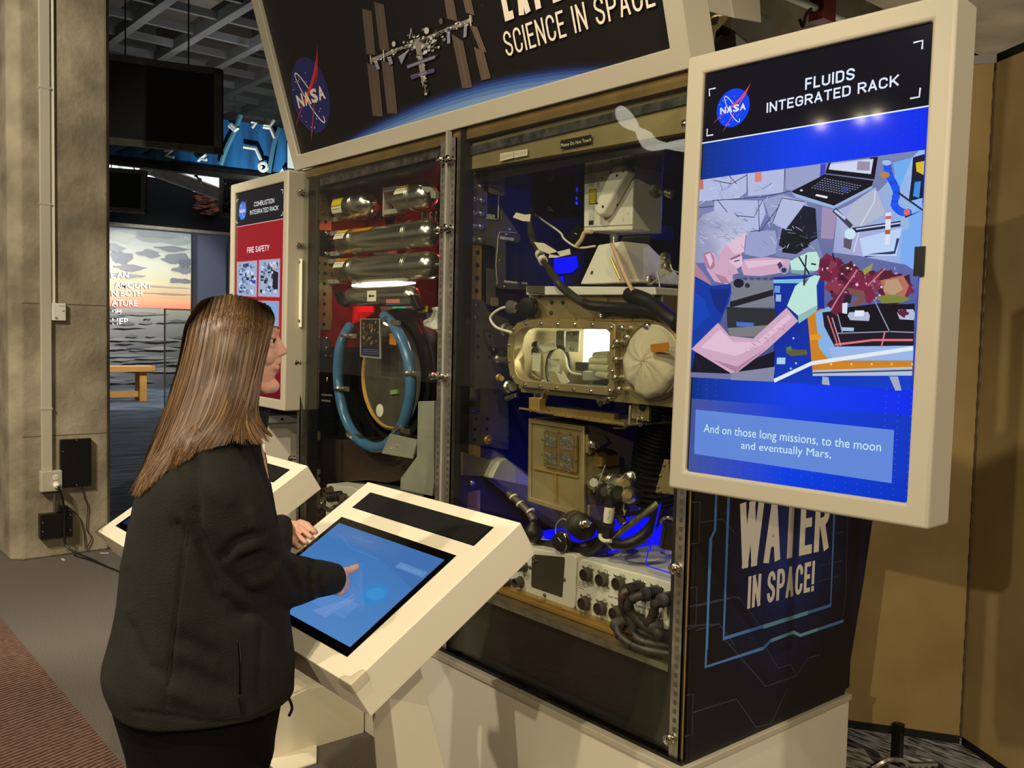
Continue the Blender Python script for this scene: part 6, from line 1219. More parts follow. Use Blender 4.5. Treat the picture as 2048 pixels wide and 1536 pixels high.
# camera
cm = thing('black_camera', 'black finned camera on wall high in the right rack', 'camera', tuple(A(1100, 405, .5)))
obj('body', PY(ZR([(712, 455), (835, 452), (838, 620), (712, 622)]), .42, .12), 'black', cm, bevel=.004)
fn = MB()
for i in range(9): a = A(*ZR([(716, 472+i*17)])[0], .416); b = A(*ZR([(830, 470+i*17)])[0], .416); fn.prism([a, b, b+V((0, 0, .004)), a+V((0, 0, .004))], (0, .004, 0))
obj('cooling_fin', fn, 'darkmetal', cm); obj('mount_ring', PY(ZR([(832, 460), (860, 462), (860, 608), (832, 606)]), .41, .12), 'paper', cm)
obj('lens', MB().lathe(A(*ZR([(862, 535)])[0], .47), (1, -.05, 0), [(0, .05), (.03, .045), (.032, .062), (.16, .066), (.165, .058)], 30), 'blackgloss', cm)
obj('wire', MB().tube(crom([A(*ZR([q])[0], .45) for q in ((730, 450), (860, 440), (905, 475), (960, 440), (1140, 420))], 6), .003, 6), 'lightgrey', cm)
ab = thing('angled_black_box', 'black angled box leaning below the camera', 'box', tuple(A(1155, 460, .35))); obj('body', PY(ZR([(985, 830), (1085, 705), (1140, 760), (1140, 800), (1060, 905)]), .32, .05), 'black', ab, bevel=.004); obj('indicator', PY(ZR([(1062, 790), (1085, 800), (1082, 808), (1060, 798)]), .318, .002), 'paper', ab)
hose_ = thing('dark_cable_bundle', 'dark cable bundle with white tags curving down to platform', 'cable', tuple(A(1080, 500, .12)))
b_ = crom([A(*ZR([q])[0], y) for q, y in (((700, 600), .25), ((680, 700), .22), ((700, 820), .2), ((745, 930), .16), ((800, 1040), .12), ((850, 1110), .1), ((910, 1200), .08), ((960, 1260), .08), ((1060, 1340), .07), ((1150, 1395), .07))], 7)
obj('sleeve', MB().tube(b_, [.010+.003*(1 if 10 < i < 18 or i > 34 else 0) for i in range(len(b_))], 12), 'braid', hose_)
for i in (24, 27): d = (b_[i+1]-b_[i]).normalized(); obj('white_band', MB().cyl(b_[i]-d*.01, b_[i]+d*.01, .0155), 'paper', hose_)
for q in ([(565, 618), (640, 638), (688, 632), (680, 695), (620, 692), (535, 660)], [(715, 870), (800, 880), (900, 940), (940, 990), (850, 975), (760, 940)], [(850, 970), (1020, 928), (1028, 975), (900, 1005), (840, 1005)]): obj('paper_tag', PY(ZR(q), .12, .0015), 'paper', hose_)
cable('thin white wire arcing from camera to microscope foot', [A(*ZR([q])[0], y) for q, y in (((730, 640), .3), ((830, 710), .26), ((940, 790), .22), ((975, 845), .2), ((1060, 905), .18), ((1130, 920), .17), ((1240, 905), .17))], .0035, 'paper')
cable('beige flat strap rising to the microscope underside', [A(*ZR([q])[0], .16) for q in ((1080, 900), (1120, 850), (1150, 790), (1210, 782))], .007, mat('beige_strap', (206, 176, 136), .6))
cable('pale pink cord draped down the pyramid foot', [A(*ZR([q])[0], y) for q, y in (((1380, 890), .14), ((1430, 1000), .11), ((1490, 1150), .09), ((1560, 1290), .08))], .006, mat('pink_beige', (206, 170, 140), .6))
cable('thick black hose sweeping right across the platform top', [A(*ZR([q])[0], y) for q, y in (((1525, 1320), .10), ((1620, 1345), .09), ((1730, 1400), .09), ((1850, 1500), .08), ((1930, 1560), .08))], .022, 'rubber')
cable('black hose lying along the platform front', [A(*ZR([q])[0], y) for q, y in (((1150, 1390), .07), ((1200, 1410), .07), ((1300, 1420), .08), ((1450, 1430), .09), ((1620, 1440), .09), ((1750, 1470), .09), ((1900, 1560), .09))], .016, 'rubber')
cable('second black hose lying below on glove box top', [A(*ZR([q])[0], y) for q, y in (((1320, 1450), .12), ((1480, 1470), .11), ((1650, 1490), .11), ((1800, 1520), .11), ((1880, 1560), .11))], .012, 'blackgloss')
pr_ = thing('side_prism_cover', 'clear angled cover standing right of the pyramid foot', 'cover', tuple(A(1330, 520, .2))); obj('sheet', PY(ZR([(1480, 830), (1700, 815), (1705, 900), (1640, 920), (1640, 1180), (1480, 1190), (1370, 1000)]), .12, .004), 'clearclip', pr_)
obj('yellow_edge', MB().tube([A(*ZR([q])[0], .11) for q in ((1375, 1010), (1455, 1190))], .004, 6), 'gold', pr_)
cl2 = thing('wire_connectors', 'bundle of small steel connectors and wires at rack right', 'connector', tuple(A(1330, 560, .2)))
for a, b, r in (((1835, 990), (1838, 1050), .016), ((1840, 1060), (1845, 1130), .018), ((1700, 1210), (1720, 1190), .014), ((1740, 430), (1760, 440), .02), ((1850, 450), (1900, 470), .012)): cyl_px('connector', ZR([a])[0], .2, ZR([b])[0], .18, r, 'brush', cl2, 14, 2)
for pts in ([(1690, 1040), (1720, 1080), (1800, 1140)], [(1765, 1120), (1785, 1200), (1790, 1280)], [(1720, 1225), (1780, 1180), (1830, 1145)], [(1880, 1060), (1900, 1110), (1950, 1130)]): obj('wire', MB().tube(crom([A(*ZR([q])[0], .18) for q in pts], 5), .0025, 6), 'lightgrey', cl2)
obj('paper_tag', PY(ZR([(1800, 1265), (1880, 1290), (1865, 1320), (1795, 1300)]), .17, .0015), 'paper', cl2)
obj('dark_column', MB().box(-1.80, -1.70, .45, .55, 1.2, 2.05), 'darkmetal', rr_)
rgx = random.Random(12)
for i in range(16):
    x, z = rgx.uniform(-2.5, -1.65), rgx.uniform(.95, 1.95); sx, sz = rgx.uniform(.04, .16), rgx.uniform(.04, .18)
    obj('rear_module', MB().box(x, x+sx, .66, .78, z, z+sz), rgx.choice(['darkmetal', 'black', 'bluepanel', 'greymetal']), rr_, bevel=.004)
# ---------------- left rack
lr = thing('equipment_rack', 'left equipment rack shell, red lit inside with perforated strip', 'rack', (-3.2, .4, ZB)); XK = -3.69
M['darkwall'] = mat('dark_rack_wall', (36, 33, 29), .5, .2, .3, 6)
obj('side_wall', MB().box(XK-.02, XK-.004, .03, .84, ZB, 1.5), 'darkwall', lr); obj('side_wall', MB().box(XK-.02, XK-.004, .03, .84, 1.5, 2.2), 'redpanel', lr); obj('side_wall', MB().box(-2.69, -2.675, .04, .84, ZB, 2.2), 'darkmetal', lr)
obj('back_wall', MB().box(XK, -2.68, .70, .74, ZB, 1.5), 'darkwall', lr); obj('back_wall', MB().box(XK, -2.68, .70, .74, 1.5, 2.2), 'redpanel', lr); obj('rack_ceiling', MB().box(XK, -2.68, .03, .72, 2.18, 2.20), 'darkmetal', lr); obj('rack_floor', MB().box(XK, -2.68, .03, .72, ZB+.01, .70), 'darkmetal', lr)
obj('gold_edge', MB().box(XK-.004, XK+.006, .02, .03, .70, 2.15), 'gold', lr)
ps = obj('perforated_strip', PX(ZL([(240, 250), (255, 500), (370, 500), (370, 1536), (360, 1536), (225, 1536)]) + [(626, 1040), (640, 1036)][:0], XK, .004), 'goldpale', lr)
obj('perforated_strip', PX([(633, 345), (662, 420), (664, 640), (640, 660), (640, 860), (640, 1040), (622, 1045), (628, 640)], XK, .003), 'goldpale', lr)
hm = MB()
for x, y in ZL([(265, 557), (322, 560), (260, 932), (320, 938), (256, 1022), (318, 1025), (253, 1115), (313, 1118), (251, 1208), (312, 1212), (249, 1300), (310, 1302), (247, 1392), (308, 1394), (247, 1484), (306, 1485)])+ZM([(198, 30), (248, 30), (196, 104), (180, 780), (182, 850), (218, 1138), (218, 1210)]): p = AX(x, y, XK+.0045); hm.cyl(p, p+V((.0006, 0, 0)), .008, n=10)
obj('hole', hm, 'blackmatte', ps, kind='stuff')
g = obj('gusset_plate', PX(ZL([(255, 355), (285, 355), (360, 465), (360, 495), (255, 492)]), XK+.004, .006), 'golddark', lr); screws(ZL([(290, 372), (287, 462), (345, 482)]), 'X', XK+.011, .006, 'chrome', g)
g = obj('mount_plate', PX(ZL([(252, 632), (400, 640), (412, 660), (408, 870), (390, 880), (252, 868), (245, 850), (245, 650)]), XK+.004, .006), 'black', lr, bevel=.002); screws(ZL([(330, 660), (328, 845)]), 'X', XK+.011, .011, 'brush', g, 'bolt', one=True)
g = obj('mount_plate', PX(ZM([(200, 115), (278, 130), (285, 230), (205, 225)]), XK+.006, .008), 'greymetal', lr, bevel=.001); screws(ZM([(212, 128), (270, 135), (212, 198), (268, 205)]), 'X', XK+.015, .007, 'brush', g)
obj('amber_panel', PX(ZM([(175, 240), (205, 240), (205, 700), (190, 730), (165, 690)]), XK+.007, .004), 'amber', lr)
g = obj('black_panel', PX(ZM([(205, 225), (330, 245), (330, 830), (245, 830), (190, 800), (192, 560), (205, 500)]), XK+.012, .006), 'black', lr, bevel=.002)
screws(ZM([(272, 425), (272, 442), (215, 380), (300, 262), (262, 260)]), 'X', XK+.019, .005, 'chrome', g)
cv = Canvas((XK+.0195, 0, 0), (0, 1, 0), (0, 0, 1)); cv.T = lambda x, y: (580+x/3.656, 640+y/3.656)
for q in ([(230, 540), (310, 546), (310, 558), (230, 552)], [(230, 580), (295, 586), (295, 600), (230, 594)]): cv.pp(q, (170, 164, 150))
cv.build('panel_labels', 'print', g, kind='stuff')
g = obj('notch_plate', PX(ZM([(180, 880), (225, 876), (225, 1088), (180, 1092), (165, 1075), (165, 895)]), XK+.006, .008), 'darkmetal', lr, bevel=.003); screws(ZM([(180, 922), (180, 1072)]), 'X', XK+.015, .010, 'brush', g, 'bolt', one=True)
g = obj('corner_plate', PX(ZM([(143, 1345), (238, 1352), (240, 1470), (140, 1480)]), XK+.006, .008), 'greymetal', lr, bevel=.002); screws(ZM([(168, 1367), (216, 1367), (165, 1440), (213, 1433)]), 'X', XK+.015, .011, 'brush', g, 'bolt', one=True)
obj('gold_foot', PX([(606, 1046), (640, 1036), (640, 1053), (606, 1070)], XK+.003, .006), 'gold', lr)
# gas tanks
HZ = [(0, 0)]
def tank(label, x0, yl, x1, yr, rpx, Y, dome, m_='brush'):
    t = thing('gas_tank', label, 'gas tank', tuple(A(x0, yl, Y)), 'steel gas tanks in the left rack')
    p0 = A(x0, yl, Y); p1 = A(x1, yr, Y); r = abs(A(x1-30, yr-rpx, Y).z-A(x1-30, yr, Y).z); z = (p0.z+p1.z)/2; p0 = V((p0.x, Y, z)); p1 = V((p1.x, Y, z))
    L = p1.x-p0.x; pr = [(0, r*.18), (L*.0+.004, r*.2)]
    for k in range(1, 8): a = k/8*math.pi/2; pr.append((dome*(1-math.cos(a)), r*max(.2, math.sin(a))))
    pr += [(dome, r), (L-dome*1.15, r)]
    for k in range(1, 8): a = k/8*math.pi/2; pr.append((L-dome*1.15+dome*1.1*math.sin(a)*.95, r*max(.14, math.cos(a)**1.15)))
    pr += [(L, r*.12), (L+.02, r*.10)]
    obj('cylinder', MB().lathe(p0, (1, 0, 0), pr, 40), m_, t); return t, p0, r, L
specs = [('short gas tank upper left, wire strapped with yellow label', 678, 416, 750, 409, 27, .14, .05), ('short gas tank upper right with flanged bracket', 794, 398, 868, 391, 27, .13, .05), ('long upper gas tank with amber tape along top', 680, 481, 876, 471, 28, .13, .05), ('long lower gas tank with orange label at left', 679, 541, 876, 531, 28, .13, .05), ('slim gas tank with black knobs below the bright light', 697, 596, 835, 589, 20, .12, .04)]
tz = []
for i, s_ in enumerate(specs):
    t, p0, r, L = tank(*s_); tz.append((t, p0, r, L))
    if i < 4:
        for xx in ((s_[1]+29,) if i < 2 else (s_[1]+28, s_[1]+136)):
            x = A(xx, s_[2], .11).x
            obj('wire_strap', MB().tube([V((x, s_[6]+(r+.003)*math.cos(a), p0.z+(r+.003)*math.sin(a))) for a in [6.283*j/26 for j in range(26)]], .0018, 6, closed=True), 'brush', t)
            obj('wire_strap', MB().tube([V((x+.012, s_[6]+(r+.003)*math.cos(a), p0.z+(r+.003)*math.sin(a))) for a in [6.283*j/26 for j in range(26)]], .0018, 6, closed=True), 'brush', t)
        obj('end_bracket', MB().box(p0.x-.07, p0.x+.03, s_[6]-.02, s_[6]+.02, p0.z-.055, p0.z-.035).box(p0.x-.07, p0.x+.03, s_[6]-.02, s_[6]+.02, p0.z+.035, p0.z+.055).box(p0.x-.078, p0.x-.068, s_[6]-.02, s_[6]+.02, p0.z-.06, p0.z+.06), 'lightgrey', t, bevel=.002)
        obj('end_cap', MB().lathe((p0.x-.05, s_[6], p0.z), (1, 0, 0), [(0, .018), (.02, .022), (.05, .02)], 16), 'chrome' if i == 2 else 'greymetal', t)
        # curved label with hazard stripes
        def band(x0, x1, a0, a1, nm, m_, off=.0012):
            mb = MB(); k = 8; rr_2 = r+off
            rows = [[V((x, s_[6]-rr_2*math.cos(a), p0.z+rr_2*math.sin(a))) for x in (x0, x1)] for a in [a0+(a1-a0)*j/k for j in range(k+1)]]
            vs = [p for q in rows for p in q]; mb.add(vs, [(2*j, 2*j+1, 2*j+3, 2*j+2) for j in range(k)]); return obj(nm, mb, m_, t)
        xb_ = p0.x+.035+(.02 if i == 1 else 0); a_ = R(42) if i != 0 else R(2)
        band(xb_, xb_+.085, a_, a_+R(38), 'hazard_label', 'yellow' if i != 3 else 'amber'); band(xb_, xb_+.085, a_-R(30), a_-R(1), 'white_label', 'paper')
        for aa in (a_+R(1), a_+R(37)):
            for j in range(4): band(xb_+.006+j*.02, xb_+.014+j*.02, aa-R(3), aa+R(1), 'hazard_stripe', 'black', .0022)
        band(xb_+.01, xb_+.07, a_-R(14), a_-R(12), 'label_text', 'greymetal', .002)
        if i == 2: band(p0.x+.14, p0.x+.32, R(38), R(66), 'amber_tape', 'amber', .001)
    else:
        x = p0.x+L*.42; obj('arrow_label', MB().box(x, x+.07, s_[6]-r-.0015, s_[6]-r-.0005, p0.z-.022, p0.z+.022), 'paper', t)
        obj('arrow_mark', MB().prism([(x+.012, s_[6]-r-.002, p0.z), (x+.028, s_[6]-r-.002, p0.z+.010), (x+.024, s_[6]-r-.002, p0.z+.0025), (x+.058, s_[6]-r-.002, p0.z+.0025), (x+.058, s_[6]-r-.002, p0.z-.0025), (x+.024, s_[6]-r-.002, p0.z-.0025), (x+.028, s_[6]-r-.002, p0.z-.010)], (0, -.0005, 0)), 'black', t)
        obj('red_label', MB().box(x+.14, x+.24, s_[6]-r+.003, s_[6]-r+.004, p0.z-.03, p0.z-.008), mat('red_text_label', (190, 110, 96), .6), t)
        for q, sg in ((ZL([(390, 1195), (425, 1190), (490, 1300), (480, 1330), (430, 1300)]), 0), (ZL([(1070, 1220), (1110, 1215), (1165, 1340), (1125, 1370)]), 0)): obj('black_knob', PY(q, .07, .03), 'black', t, bevel=.004)
        obj('valve_stem', MB().tube([A(*q, .1) for q in ZL([(480, 1260), (540, 1215)])], .008, 10), 'chrome', t); obj('valve_stem', MB().tube([A(*q, .1) for q in ZL([(1040, 1200), (1090, 1240)])], .010, 10), 'brush', t)
bn_ = thing('mounting_bracket', 'pale bracket arm joining upper right tank to post', 'bracket', tuple(A(860, 385, .1))); obj('arm', PY(ZT_([(1490, 245), (1690, 260), (1730, 310), (1770, 330), (1770, 440), (1700, 430), (1690, 330), (1640, 350), (1560, 290)]), .09, .02), 'lightgrey', bn_, bevel=.002); p = A(*ZT_([(1545, 250)])[0], .09); obj('bolt', MB().ell(p, (.010, .01, .010)), 'chrome', bn_)
wl_ = thing('white_light', 'bright white light tube between the two lowest tanks', 'light', (-3.1, .2, 1.64)); p0, p1 = A(705, 571, .17), A(830, 566, .17); obj('tube', MB().tube([p0, p0.lerp(p1, .3), p0.lerp(p1, .7), p1], [.006, .013, .012, .004], 12), 'whiteglow', wl_)
for k, (q, lb) in enumerate([(ZL([(640, 265), (745, 235), (755, 300), (850, 340), (960, 290), (965, 320), (870, 345), (760, 335), (640, 290)]), 'glossy red curved panel above the short tanks'),]): o = obj('red_cover', PY(q, .45, .03), mat('gloss_red', (190, 10, 20), .2), None, bevel=.004); tag(o, lb, 'cover')
jk = thing('rear_equipment', 'dark electronics and silver fittings behind the gas tanks', 'equipment', (-3.1, .5, 1.8))
for q, Y, m_ in [([(930, 460), (1170, 440), (1170, 700), (900, 700)], .42, 'darkmetal'), ([(1025, 680), (1130, 680), (1140, 800), (1020, 800)], .36, 'brush'), ([(1150, 730), (1290, 750), (1200, 800)], .34, 'chrome'), ([(1540, 650), (1640, 640), (1640, 740), (1540, 750)], .34, 'lightgrey'), ([(1700, 600), (1850, 590), (1850, 800), (1730, 820)], .34, 'greymetal'), ([(800, 1240), (1050, 1220), (1050, 1300), (820, 1310)], .34, 'lightgrey'), ([(1160, 1220), (1310, 1200), (1300, 1300), (1200, 1300)], .34, 'chrome'), ([(1100, 30), (1850, -40), (1850, 90), (1300, 120)], .38, 'greymetal'), ([(800, 180), (1150, 120), (1100, 180), (830, 230)], .4, 'goldpale'), ([(1400, 140), (1850, 100), (1850, 180), (1400, 170)], .36, 'golddark')]: obj('fitting', PY(ZT_(q), Y, .05), m_, jk, bevel=.003)
obj('hook_wire', MB().tube(crom([A(*ZT_([q])[0], .38) for q in ((960, 600), (930, 700), (910, 800), (905, 830))], 5), .004, 6), 'lightgrey', jk)
for q in ((1620, 700), (1740, 740), (1820, 740)): p = A(*ZT_([q])[0], .33); obj('steel_ring', MB().tube([p+V((.02*math.cos(t), 0, .035*math.sin(t))) for t in [6.283*i/20 for i in range(20)]], .004, 6, closed=True), 'chrome', jk)
p = A(*ZT_([(1085, 735)])[0], .355); obj('fan', MB().lathe(p, (0, -1, 0), [(0, .04), (.005, .04), (.006, .033), (.002, .03)], 20), 'darkmetal', jk)
# red tinted chamber panel
rp = thing('red_chamber', 'translucent red lit chamber panel below the slim tank', 'panel', tuple(A(690, 640, .3)))
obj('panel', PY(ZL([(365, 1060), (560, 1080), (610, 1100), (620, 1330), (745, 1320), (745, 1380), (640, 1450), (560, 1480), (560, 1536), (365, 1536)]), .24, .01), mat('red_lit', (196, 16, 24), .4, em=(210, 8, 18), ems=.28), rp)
obj('glow_bar', PY(ZL([(600, 1322), (745, 1318), (745, 1372), (610, 1378)]), .235, .004), 'redglow', rp)
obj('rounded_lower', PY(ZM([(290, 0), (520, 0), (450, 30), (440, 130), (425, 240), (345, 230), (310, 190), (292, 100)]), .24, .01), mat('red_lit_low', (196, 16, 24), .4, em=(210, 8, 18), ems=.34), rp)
gbx = thing('green_lit_box', 'grey box with green glow and yellow tag right of slim tank', 'box', tuple(A(830, 620, .25))); obj('body', PY(ZL([(810, 1325), (1100, 1320), (1105, 1400), (840, 1400)]), .3, .08), 'lightgrey', gbx, bevel=.002); obj('glow', PY(ZL([(925, 1325), (1050, 1325), (1050, 1345), (930, 1345)]), .296, .002), mat('green_light', (0, 160, 110), .4, em=(20, 200, 140), ems=.6), gbx); obj('yellow_tag', PY(ZL([(1165, 1320), (1245, 1318), (1240, 1375), (1165, 1370)]), .2, .002), 'yellow', gbx); obj('black_block', PY(ZL([(1110, 1370), (1225, 1375), (1230, 1450), (1110, 1440)]), .26, .06), 'black', gbx, bevel=.003)
wfab = thing('white_casting', 'white crumpled casting at the right side of the hose ring', 'casting', tuple(A(860, 645, .2))); obj('body', PY(ZL([(1265, 1330), (1325, 1325), (1325, 1536), (1290, 1536), (1200, 1500), (1195, 1450), (1260, 1420), (1285, 1370)]), .2, .06), 'white', wfab, bevel=.01, seg=3)
# porthole ring with blue hose
rg_ = thing('porthole_ring', 'large round dark porthole ring of the left rack', 'porthole', tuple(A(775, 760, .25)))
cR = A(785, 752, .20); 
def tor(c, r, w_, n=48, ry=1.0): return MB().tube([c+V((r*math.cos(t), 0, r*ry*math.sin(t))) for t in [6.283*i/n for i in range(n)]], w_, 12, closed=True)
rad0 = abs(A(785, 616, .20).z-cR.z)
obj('drum', MB().lathe(cR+V((0, .25, 0)), (0, -1, 0), [(0, rad0), (.23, rad0), (.232, rad0*.97), (.25, rad0*.97), (.252, rad0*.80), (.12, rad0*.78), (.1, rad0*.74), (.1, .001)], 64), 'darkmetal', rg_)
obj('steel_band', MB().lathe(cR+V((0, .10, 0)), (0, -1, 0), [(0, rad0*1.01), (.03, rad0*1.01)], 64), 'brush', rg_)
obj('inner_ring', MB().lathe(cR+V((0, .0, 0)), (0, -1, 0), [(-.06, rad0*.74), (-.06, rad0*.80), (.012, rad0*.80), (.012, rad0*.86)], 64), 'greymetal', rg_)
obj('wooden_rim', MB().tube([cR+V((rad0*.76*math.cos(t), -.01, rad0*.76*math.sin(t))) for t in [R(125+i*5) for i in range(32)]], [.004+.008*math.sin(i/31*3.14) for i in range(32)], 8), 'wood', rg_)
obj('lens_rim', tor(cR+V((.05, .10, 0)), rad0*.52, .010), 'lightgrey', rg_)
obj('inner_plate', MB().lathe(cR+V((.03, .10, .0)), (0, -1, 0), [(0, rad0*.56), (.01, rad0*.56), (.011, .001)], 40), 'greymetal', rg_)
obj('half_plate', MB().prism([cR+V((.03+rad0*.5*math.cos(t), .085, rad0*.5*math.sin(t))) for t in [R(-40+i*10) for i in range(14)]], (0, .004, 0)), 'lightgrey', rg_)
p = A(*ZM([(705, 660)])[0], .22); obj('cup', MB().lathe(p, (0, -1, 0), [(0, .05), (.008, .05), (.01, .03), (.035, .028), (.037, .02)], 24), 'paper', rg_)
for q in ((655, 385), (712, 385), (655, 450), (712, 450)): p = A(*ZM([q])[0], .25); obj('pin', MB().cyl(p, p+V((-.01, -.03, 0)), .007), 'chrome', rg_)
obj('white_handle', PY(ZM([(675, 245), (715, 245), (722, 300), (720, 355), (695, 360), (700, 310), (680, 280)]), .22, .012), 'paper', rg_, bevel=.004)
obj('orange_tag', PY(ZM([(728, 98), (778, 100), (776, 185), (726, 178)]), .12, .004), 'amber', rg_); obj('dark_bar', PY(ZM([(735, 190), (765, 190), (765, 540), (735, 520)]), .2, .012), 'darkmetal', rg_)
obj('green_tab', PY(ZM([(730, 515), (780, 508), (784, 540), (735, 545)]), .18, .01), mat('pale_green', (130, 156, 92), .6), rg_)
cH = A(754, 766, .10); rH = abs(A(754, 638, .10).z-cH.z)
bh_ = thing('blue_hose', 'blue hose bent in a ring around the porthole', 'hose', tuple(cH))
hp_ = [A(*ZM([q])[0], y) for q, y in (((440, 45), .16), ((400, 110), .12), ((362, 220), .10), ((350, 380), .10), ((358, 500), .10), ((385, 650), .10), ((430, 770), .10), ((500, 870), .10), ((590, 925), .10), ((680, 925), .10), ((750, 870), .10), ((815, 780), .10), ((868, 620), .10), ((884, 460), .10), ((870, 320), .10), ((835, 190), .10), ((790, 90), .10), ((740, 20), .11), ((690, -30), .13))]
obj('tube', MB().tube(crom(hp_, 6), .0225, 16), 'hose', bh_)
for q, ang, m_ in (((430, 115), 0, 'brush'), ((375, 497), 0, 'brush'), ((470, 840), .5, 'brush'), ((885, 385), 0, 'brush'), ((810, 800), -.5, 'brush'), ((735, 20), .6, 'brush')):
    p = A(*ZM([q])[0], .10); u = V((math.cos(ang), 0, math.sin(ang)*-1)); w_ = V((-u.z, 0, u.x)); nn_ = min(hp_, key=lambda k: (k-p).length)
    s_ = -1 if q[0] < 600 else 1; w_ = V((0, 0, 1)) if ang == 0 else w_
    c = obj('hose_clamp', MB().tube([p+V((0, 0, 0))+u*(.030*math.cos(t))+V((0, .030*math.sin(t), 0))+w_*0 for t in [6.283*i/18 for i in range(18)]], .0085, 6, closed=True), m_, bh_)
    d = obj('clamp_ear', MB().box(p.x+.02, p.x+.085, .085, .092, p.z-.010, p.z+.010), 'brush', c, bevel=.001)
pcd = thing('picture_card', 'framed picture card with navy caption on the porthole', 'card', tuple(A(745, 690, .09)))
q = ZM([(512, -10), (655, -10), (662, 285), (510, 268)]); obj('frame', PY(q, .085, .006), 'lightgrey', pcd, bevel=.001)
cv = Canvas((0, .0845, 0), (1, 0, 0), (0, 0, 1)); cv.T = lambda x, y: (580+x/3.656, 640+y/3.656)
cv.pp([(520, -5), (650, -5), (652, 205), (520, 200)], (34, 26, 20)); cv.pp([(520, 200), (652, 205), (653, 272), (518, 258)], (24, 28, 56))
for i in range(30): x, y = rg.uniform(525, 640), rg.uniform(0, 170); cv.pp([(x, y), (x+14, y-12), (x+10, y+18)], rg.choice([(120, 88, 60), (90, 62, 40), (56, 44, 36), (150, 112, 78)]))
for k in range(3): cv.pl([(530, 215+k*14), (645, 220+k*14)], .0015, (120, 120, 140))
cv.build('picture', 'print', pcd)
bb_ = thing('grey_support', 'light grey cranked support plate at right of porthole', 'support', tuple(A(830, 900, .07))); obj('plate', PY(ZM([(935, 595), (1050, 592), (1050, 1200), (1040, 1290), (805, 1240), (806, 1160), (925, 1000)]), .07, .02), 'lightgrey', bb_, bevel=.003)
pt_ = thing('tilted_plate', 'light grey tilted plate under the blue hose', 'plate', tuple(A(790, 890, .08))); obj('plate', PY(ZM([(730, 832), (925, 875), (925, 905), (895, 1015), (668, 975)]), .075, .008), 'lightgrey', pt_, bevel=.001); screws(ZM([(740, 940), (785, 920)]), 'Y', .074, .004, 'chrome', pt_)
db = thing('brown_drawer', 'dark brown drawer box low in the left rack', 'drawer', tuple(A(720, 930, .12))); obj('front', PY(ZM([(228, 870), (480, 880), (900, 1010), (905, 1090), (800, 1170), (700, 1190), (560, 1170), (230, 1195)]), .16, .4), 'brown', db, bevel=.004)
wb_ = thing('connector_box', 'white connector box low in left rack behind the kiosk corner', 'electronics box', tuple(A(690, 1000, .06)))
zz2 = zz(560, 900, 7.68); obj('case', PY(zz2([(715, 530), (740, 520), (950, 560), (1060, 555), (1300, 640), (1300, 1100), (700, 1100), (705, 700)]), .07, .3), 'offwhite', wb_, bevel=.003)
for a, b, r in (((790, 640), (760, 600), .026), ((1010, 740), (1000, 745), .022), ((1120, 750), (1115, 752), .016)): p = A(*zz2([a])[0], .07); obj('connector', MB().lathe(p, (0, -1, 0), [(0, r), (.005, r), (.006, r*.8), (.035, r*.8), (.036, r*.6), (.02, r*.6)], 20), 'greymetal', wb_)
t = thing('connector_cable', 'cable bundle on white box low in the left rack', 'cable', tuple(A(670, 1000, .04))); p0, p1 = A(*zz2([(940, 700)])[0], .05), A(*zz2([(730, 730)])[0], -.005+.02); backshell(p0, p1, .022, t)
obj('sleeve', MB().tube(crom([A(*zz2([q])[0], .02) for q in ((730, 730), (650, 750), (645, 820), (700, 890), (790, 930), (860, 900))], 6), .010, 10), 'chrome', t)
# reflection visible luminaires out of frame: curved lamp and three track heads
cl3 = thing('curved_ceiling_lamp', 'curved white strip lamp hanging behind the viewer', 'lamp', (-6.3, -5.1, 3.6))
q3 = [(-6.50, -4.90, 3.86, .03), (-6.46, -4.95, 3.76, .09), (-6.38, -5.02, 3.66, .06), (-6.30, -5.08, 3.56, .05), (-6.22, -5.14, 3.48, .09), (-5.97, -5.28, 3.46, .08), (-5.6, -5.5, 3.46, .05)]
obj('lit_strip', MB().tube(crom([q[:3] for q in q3], 4), [.03+.05*abs(math.sin(i*.35)) for i in range(25)], 12), mat('lamp_glow', (255, 250, 235), .5, em=(255, 250, 235), ems=5), cl3)
tk = thing('track_light', 'three small track light heads behind the viewer near the ceiling', 'lamp', (-4.5, -8.1, 4.4))
obj('track', MB().box(-5.3, -3.8, -8.12, -8.08, 4.62, 4.66), 'black', tk)
for x, y, z in ((-4.80, -7.98, 4.41), (-4.40, -8.10, 4.45), (-4.24, -8.14, 4.48)):
    h = obj('lamp_head', MB().lathe((x, y, z), (-.5, -.8, .3), [(0, .07), (.12, .06), (.14, .02)], 18), 'black', tk); obj('lit_lens', MB().lathe((x, y, z), (.5, .8, -.3), [(-.01, .035), (.004, .035), (.005, .001)], 18), mat('lens_glow', (255, 240, 210), .5, em=(255, 236, 200), ems=60), h)
# ================================================================== the woman
DC = 2.15; PM = DC/FPX
Fb = V((.3, .954, 0)).normalized(); Rb = V((Fb.y, -Fb.x, 0))
woman = thing('person', 'woman in dark fleece jacket with long brown hair touching the kiosk screen', 'person', (D(400, 1200, DC).x, D(400, 1200, DC).y, 0))
hx = V((RGT.x, RGT.y, 0)).normalized(); hy = V((FWD.x, FWD.y, 0)).normalized()
hf = (hx*math.cos(R(15))+hy*math.sin(R(15))).normalized(); hu = V((0, 0, 1)); hl = hu.cross(hf); HC = D(463, 668, DC)
def hp3(a, l, b): return HC+hf*a+hl*l+hu*b
hax = (hf, hl, hu)
def capsule(mb, p0, p1, r0, r1, n=14):
    p0, p1 = V(p0), V(p1); k = 5; mb.ell(p0, r0, n=n, mm=8); mb.ell(p1, r1, n=n, mm=8); mb.cyl(p0, p1, r0, r1, n=n)
def chain(mb, pts, rr, n=12):
    for i in range(len(pts)-1): capsule(mb, pts[i], pts[i+1], rr[i], rr[i+1], n)
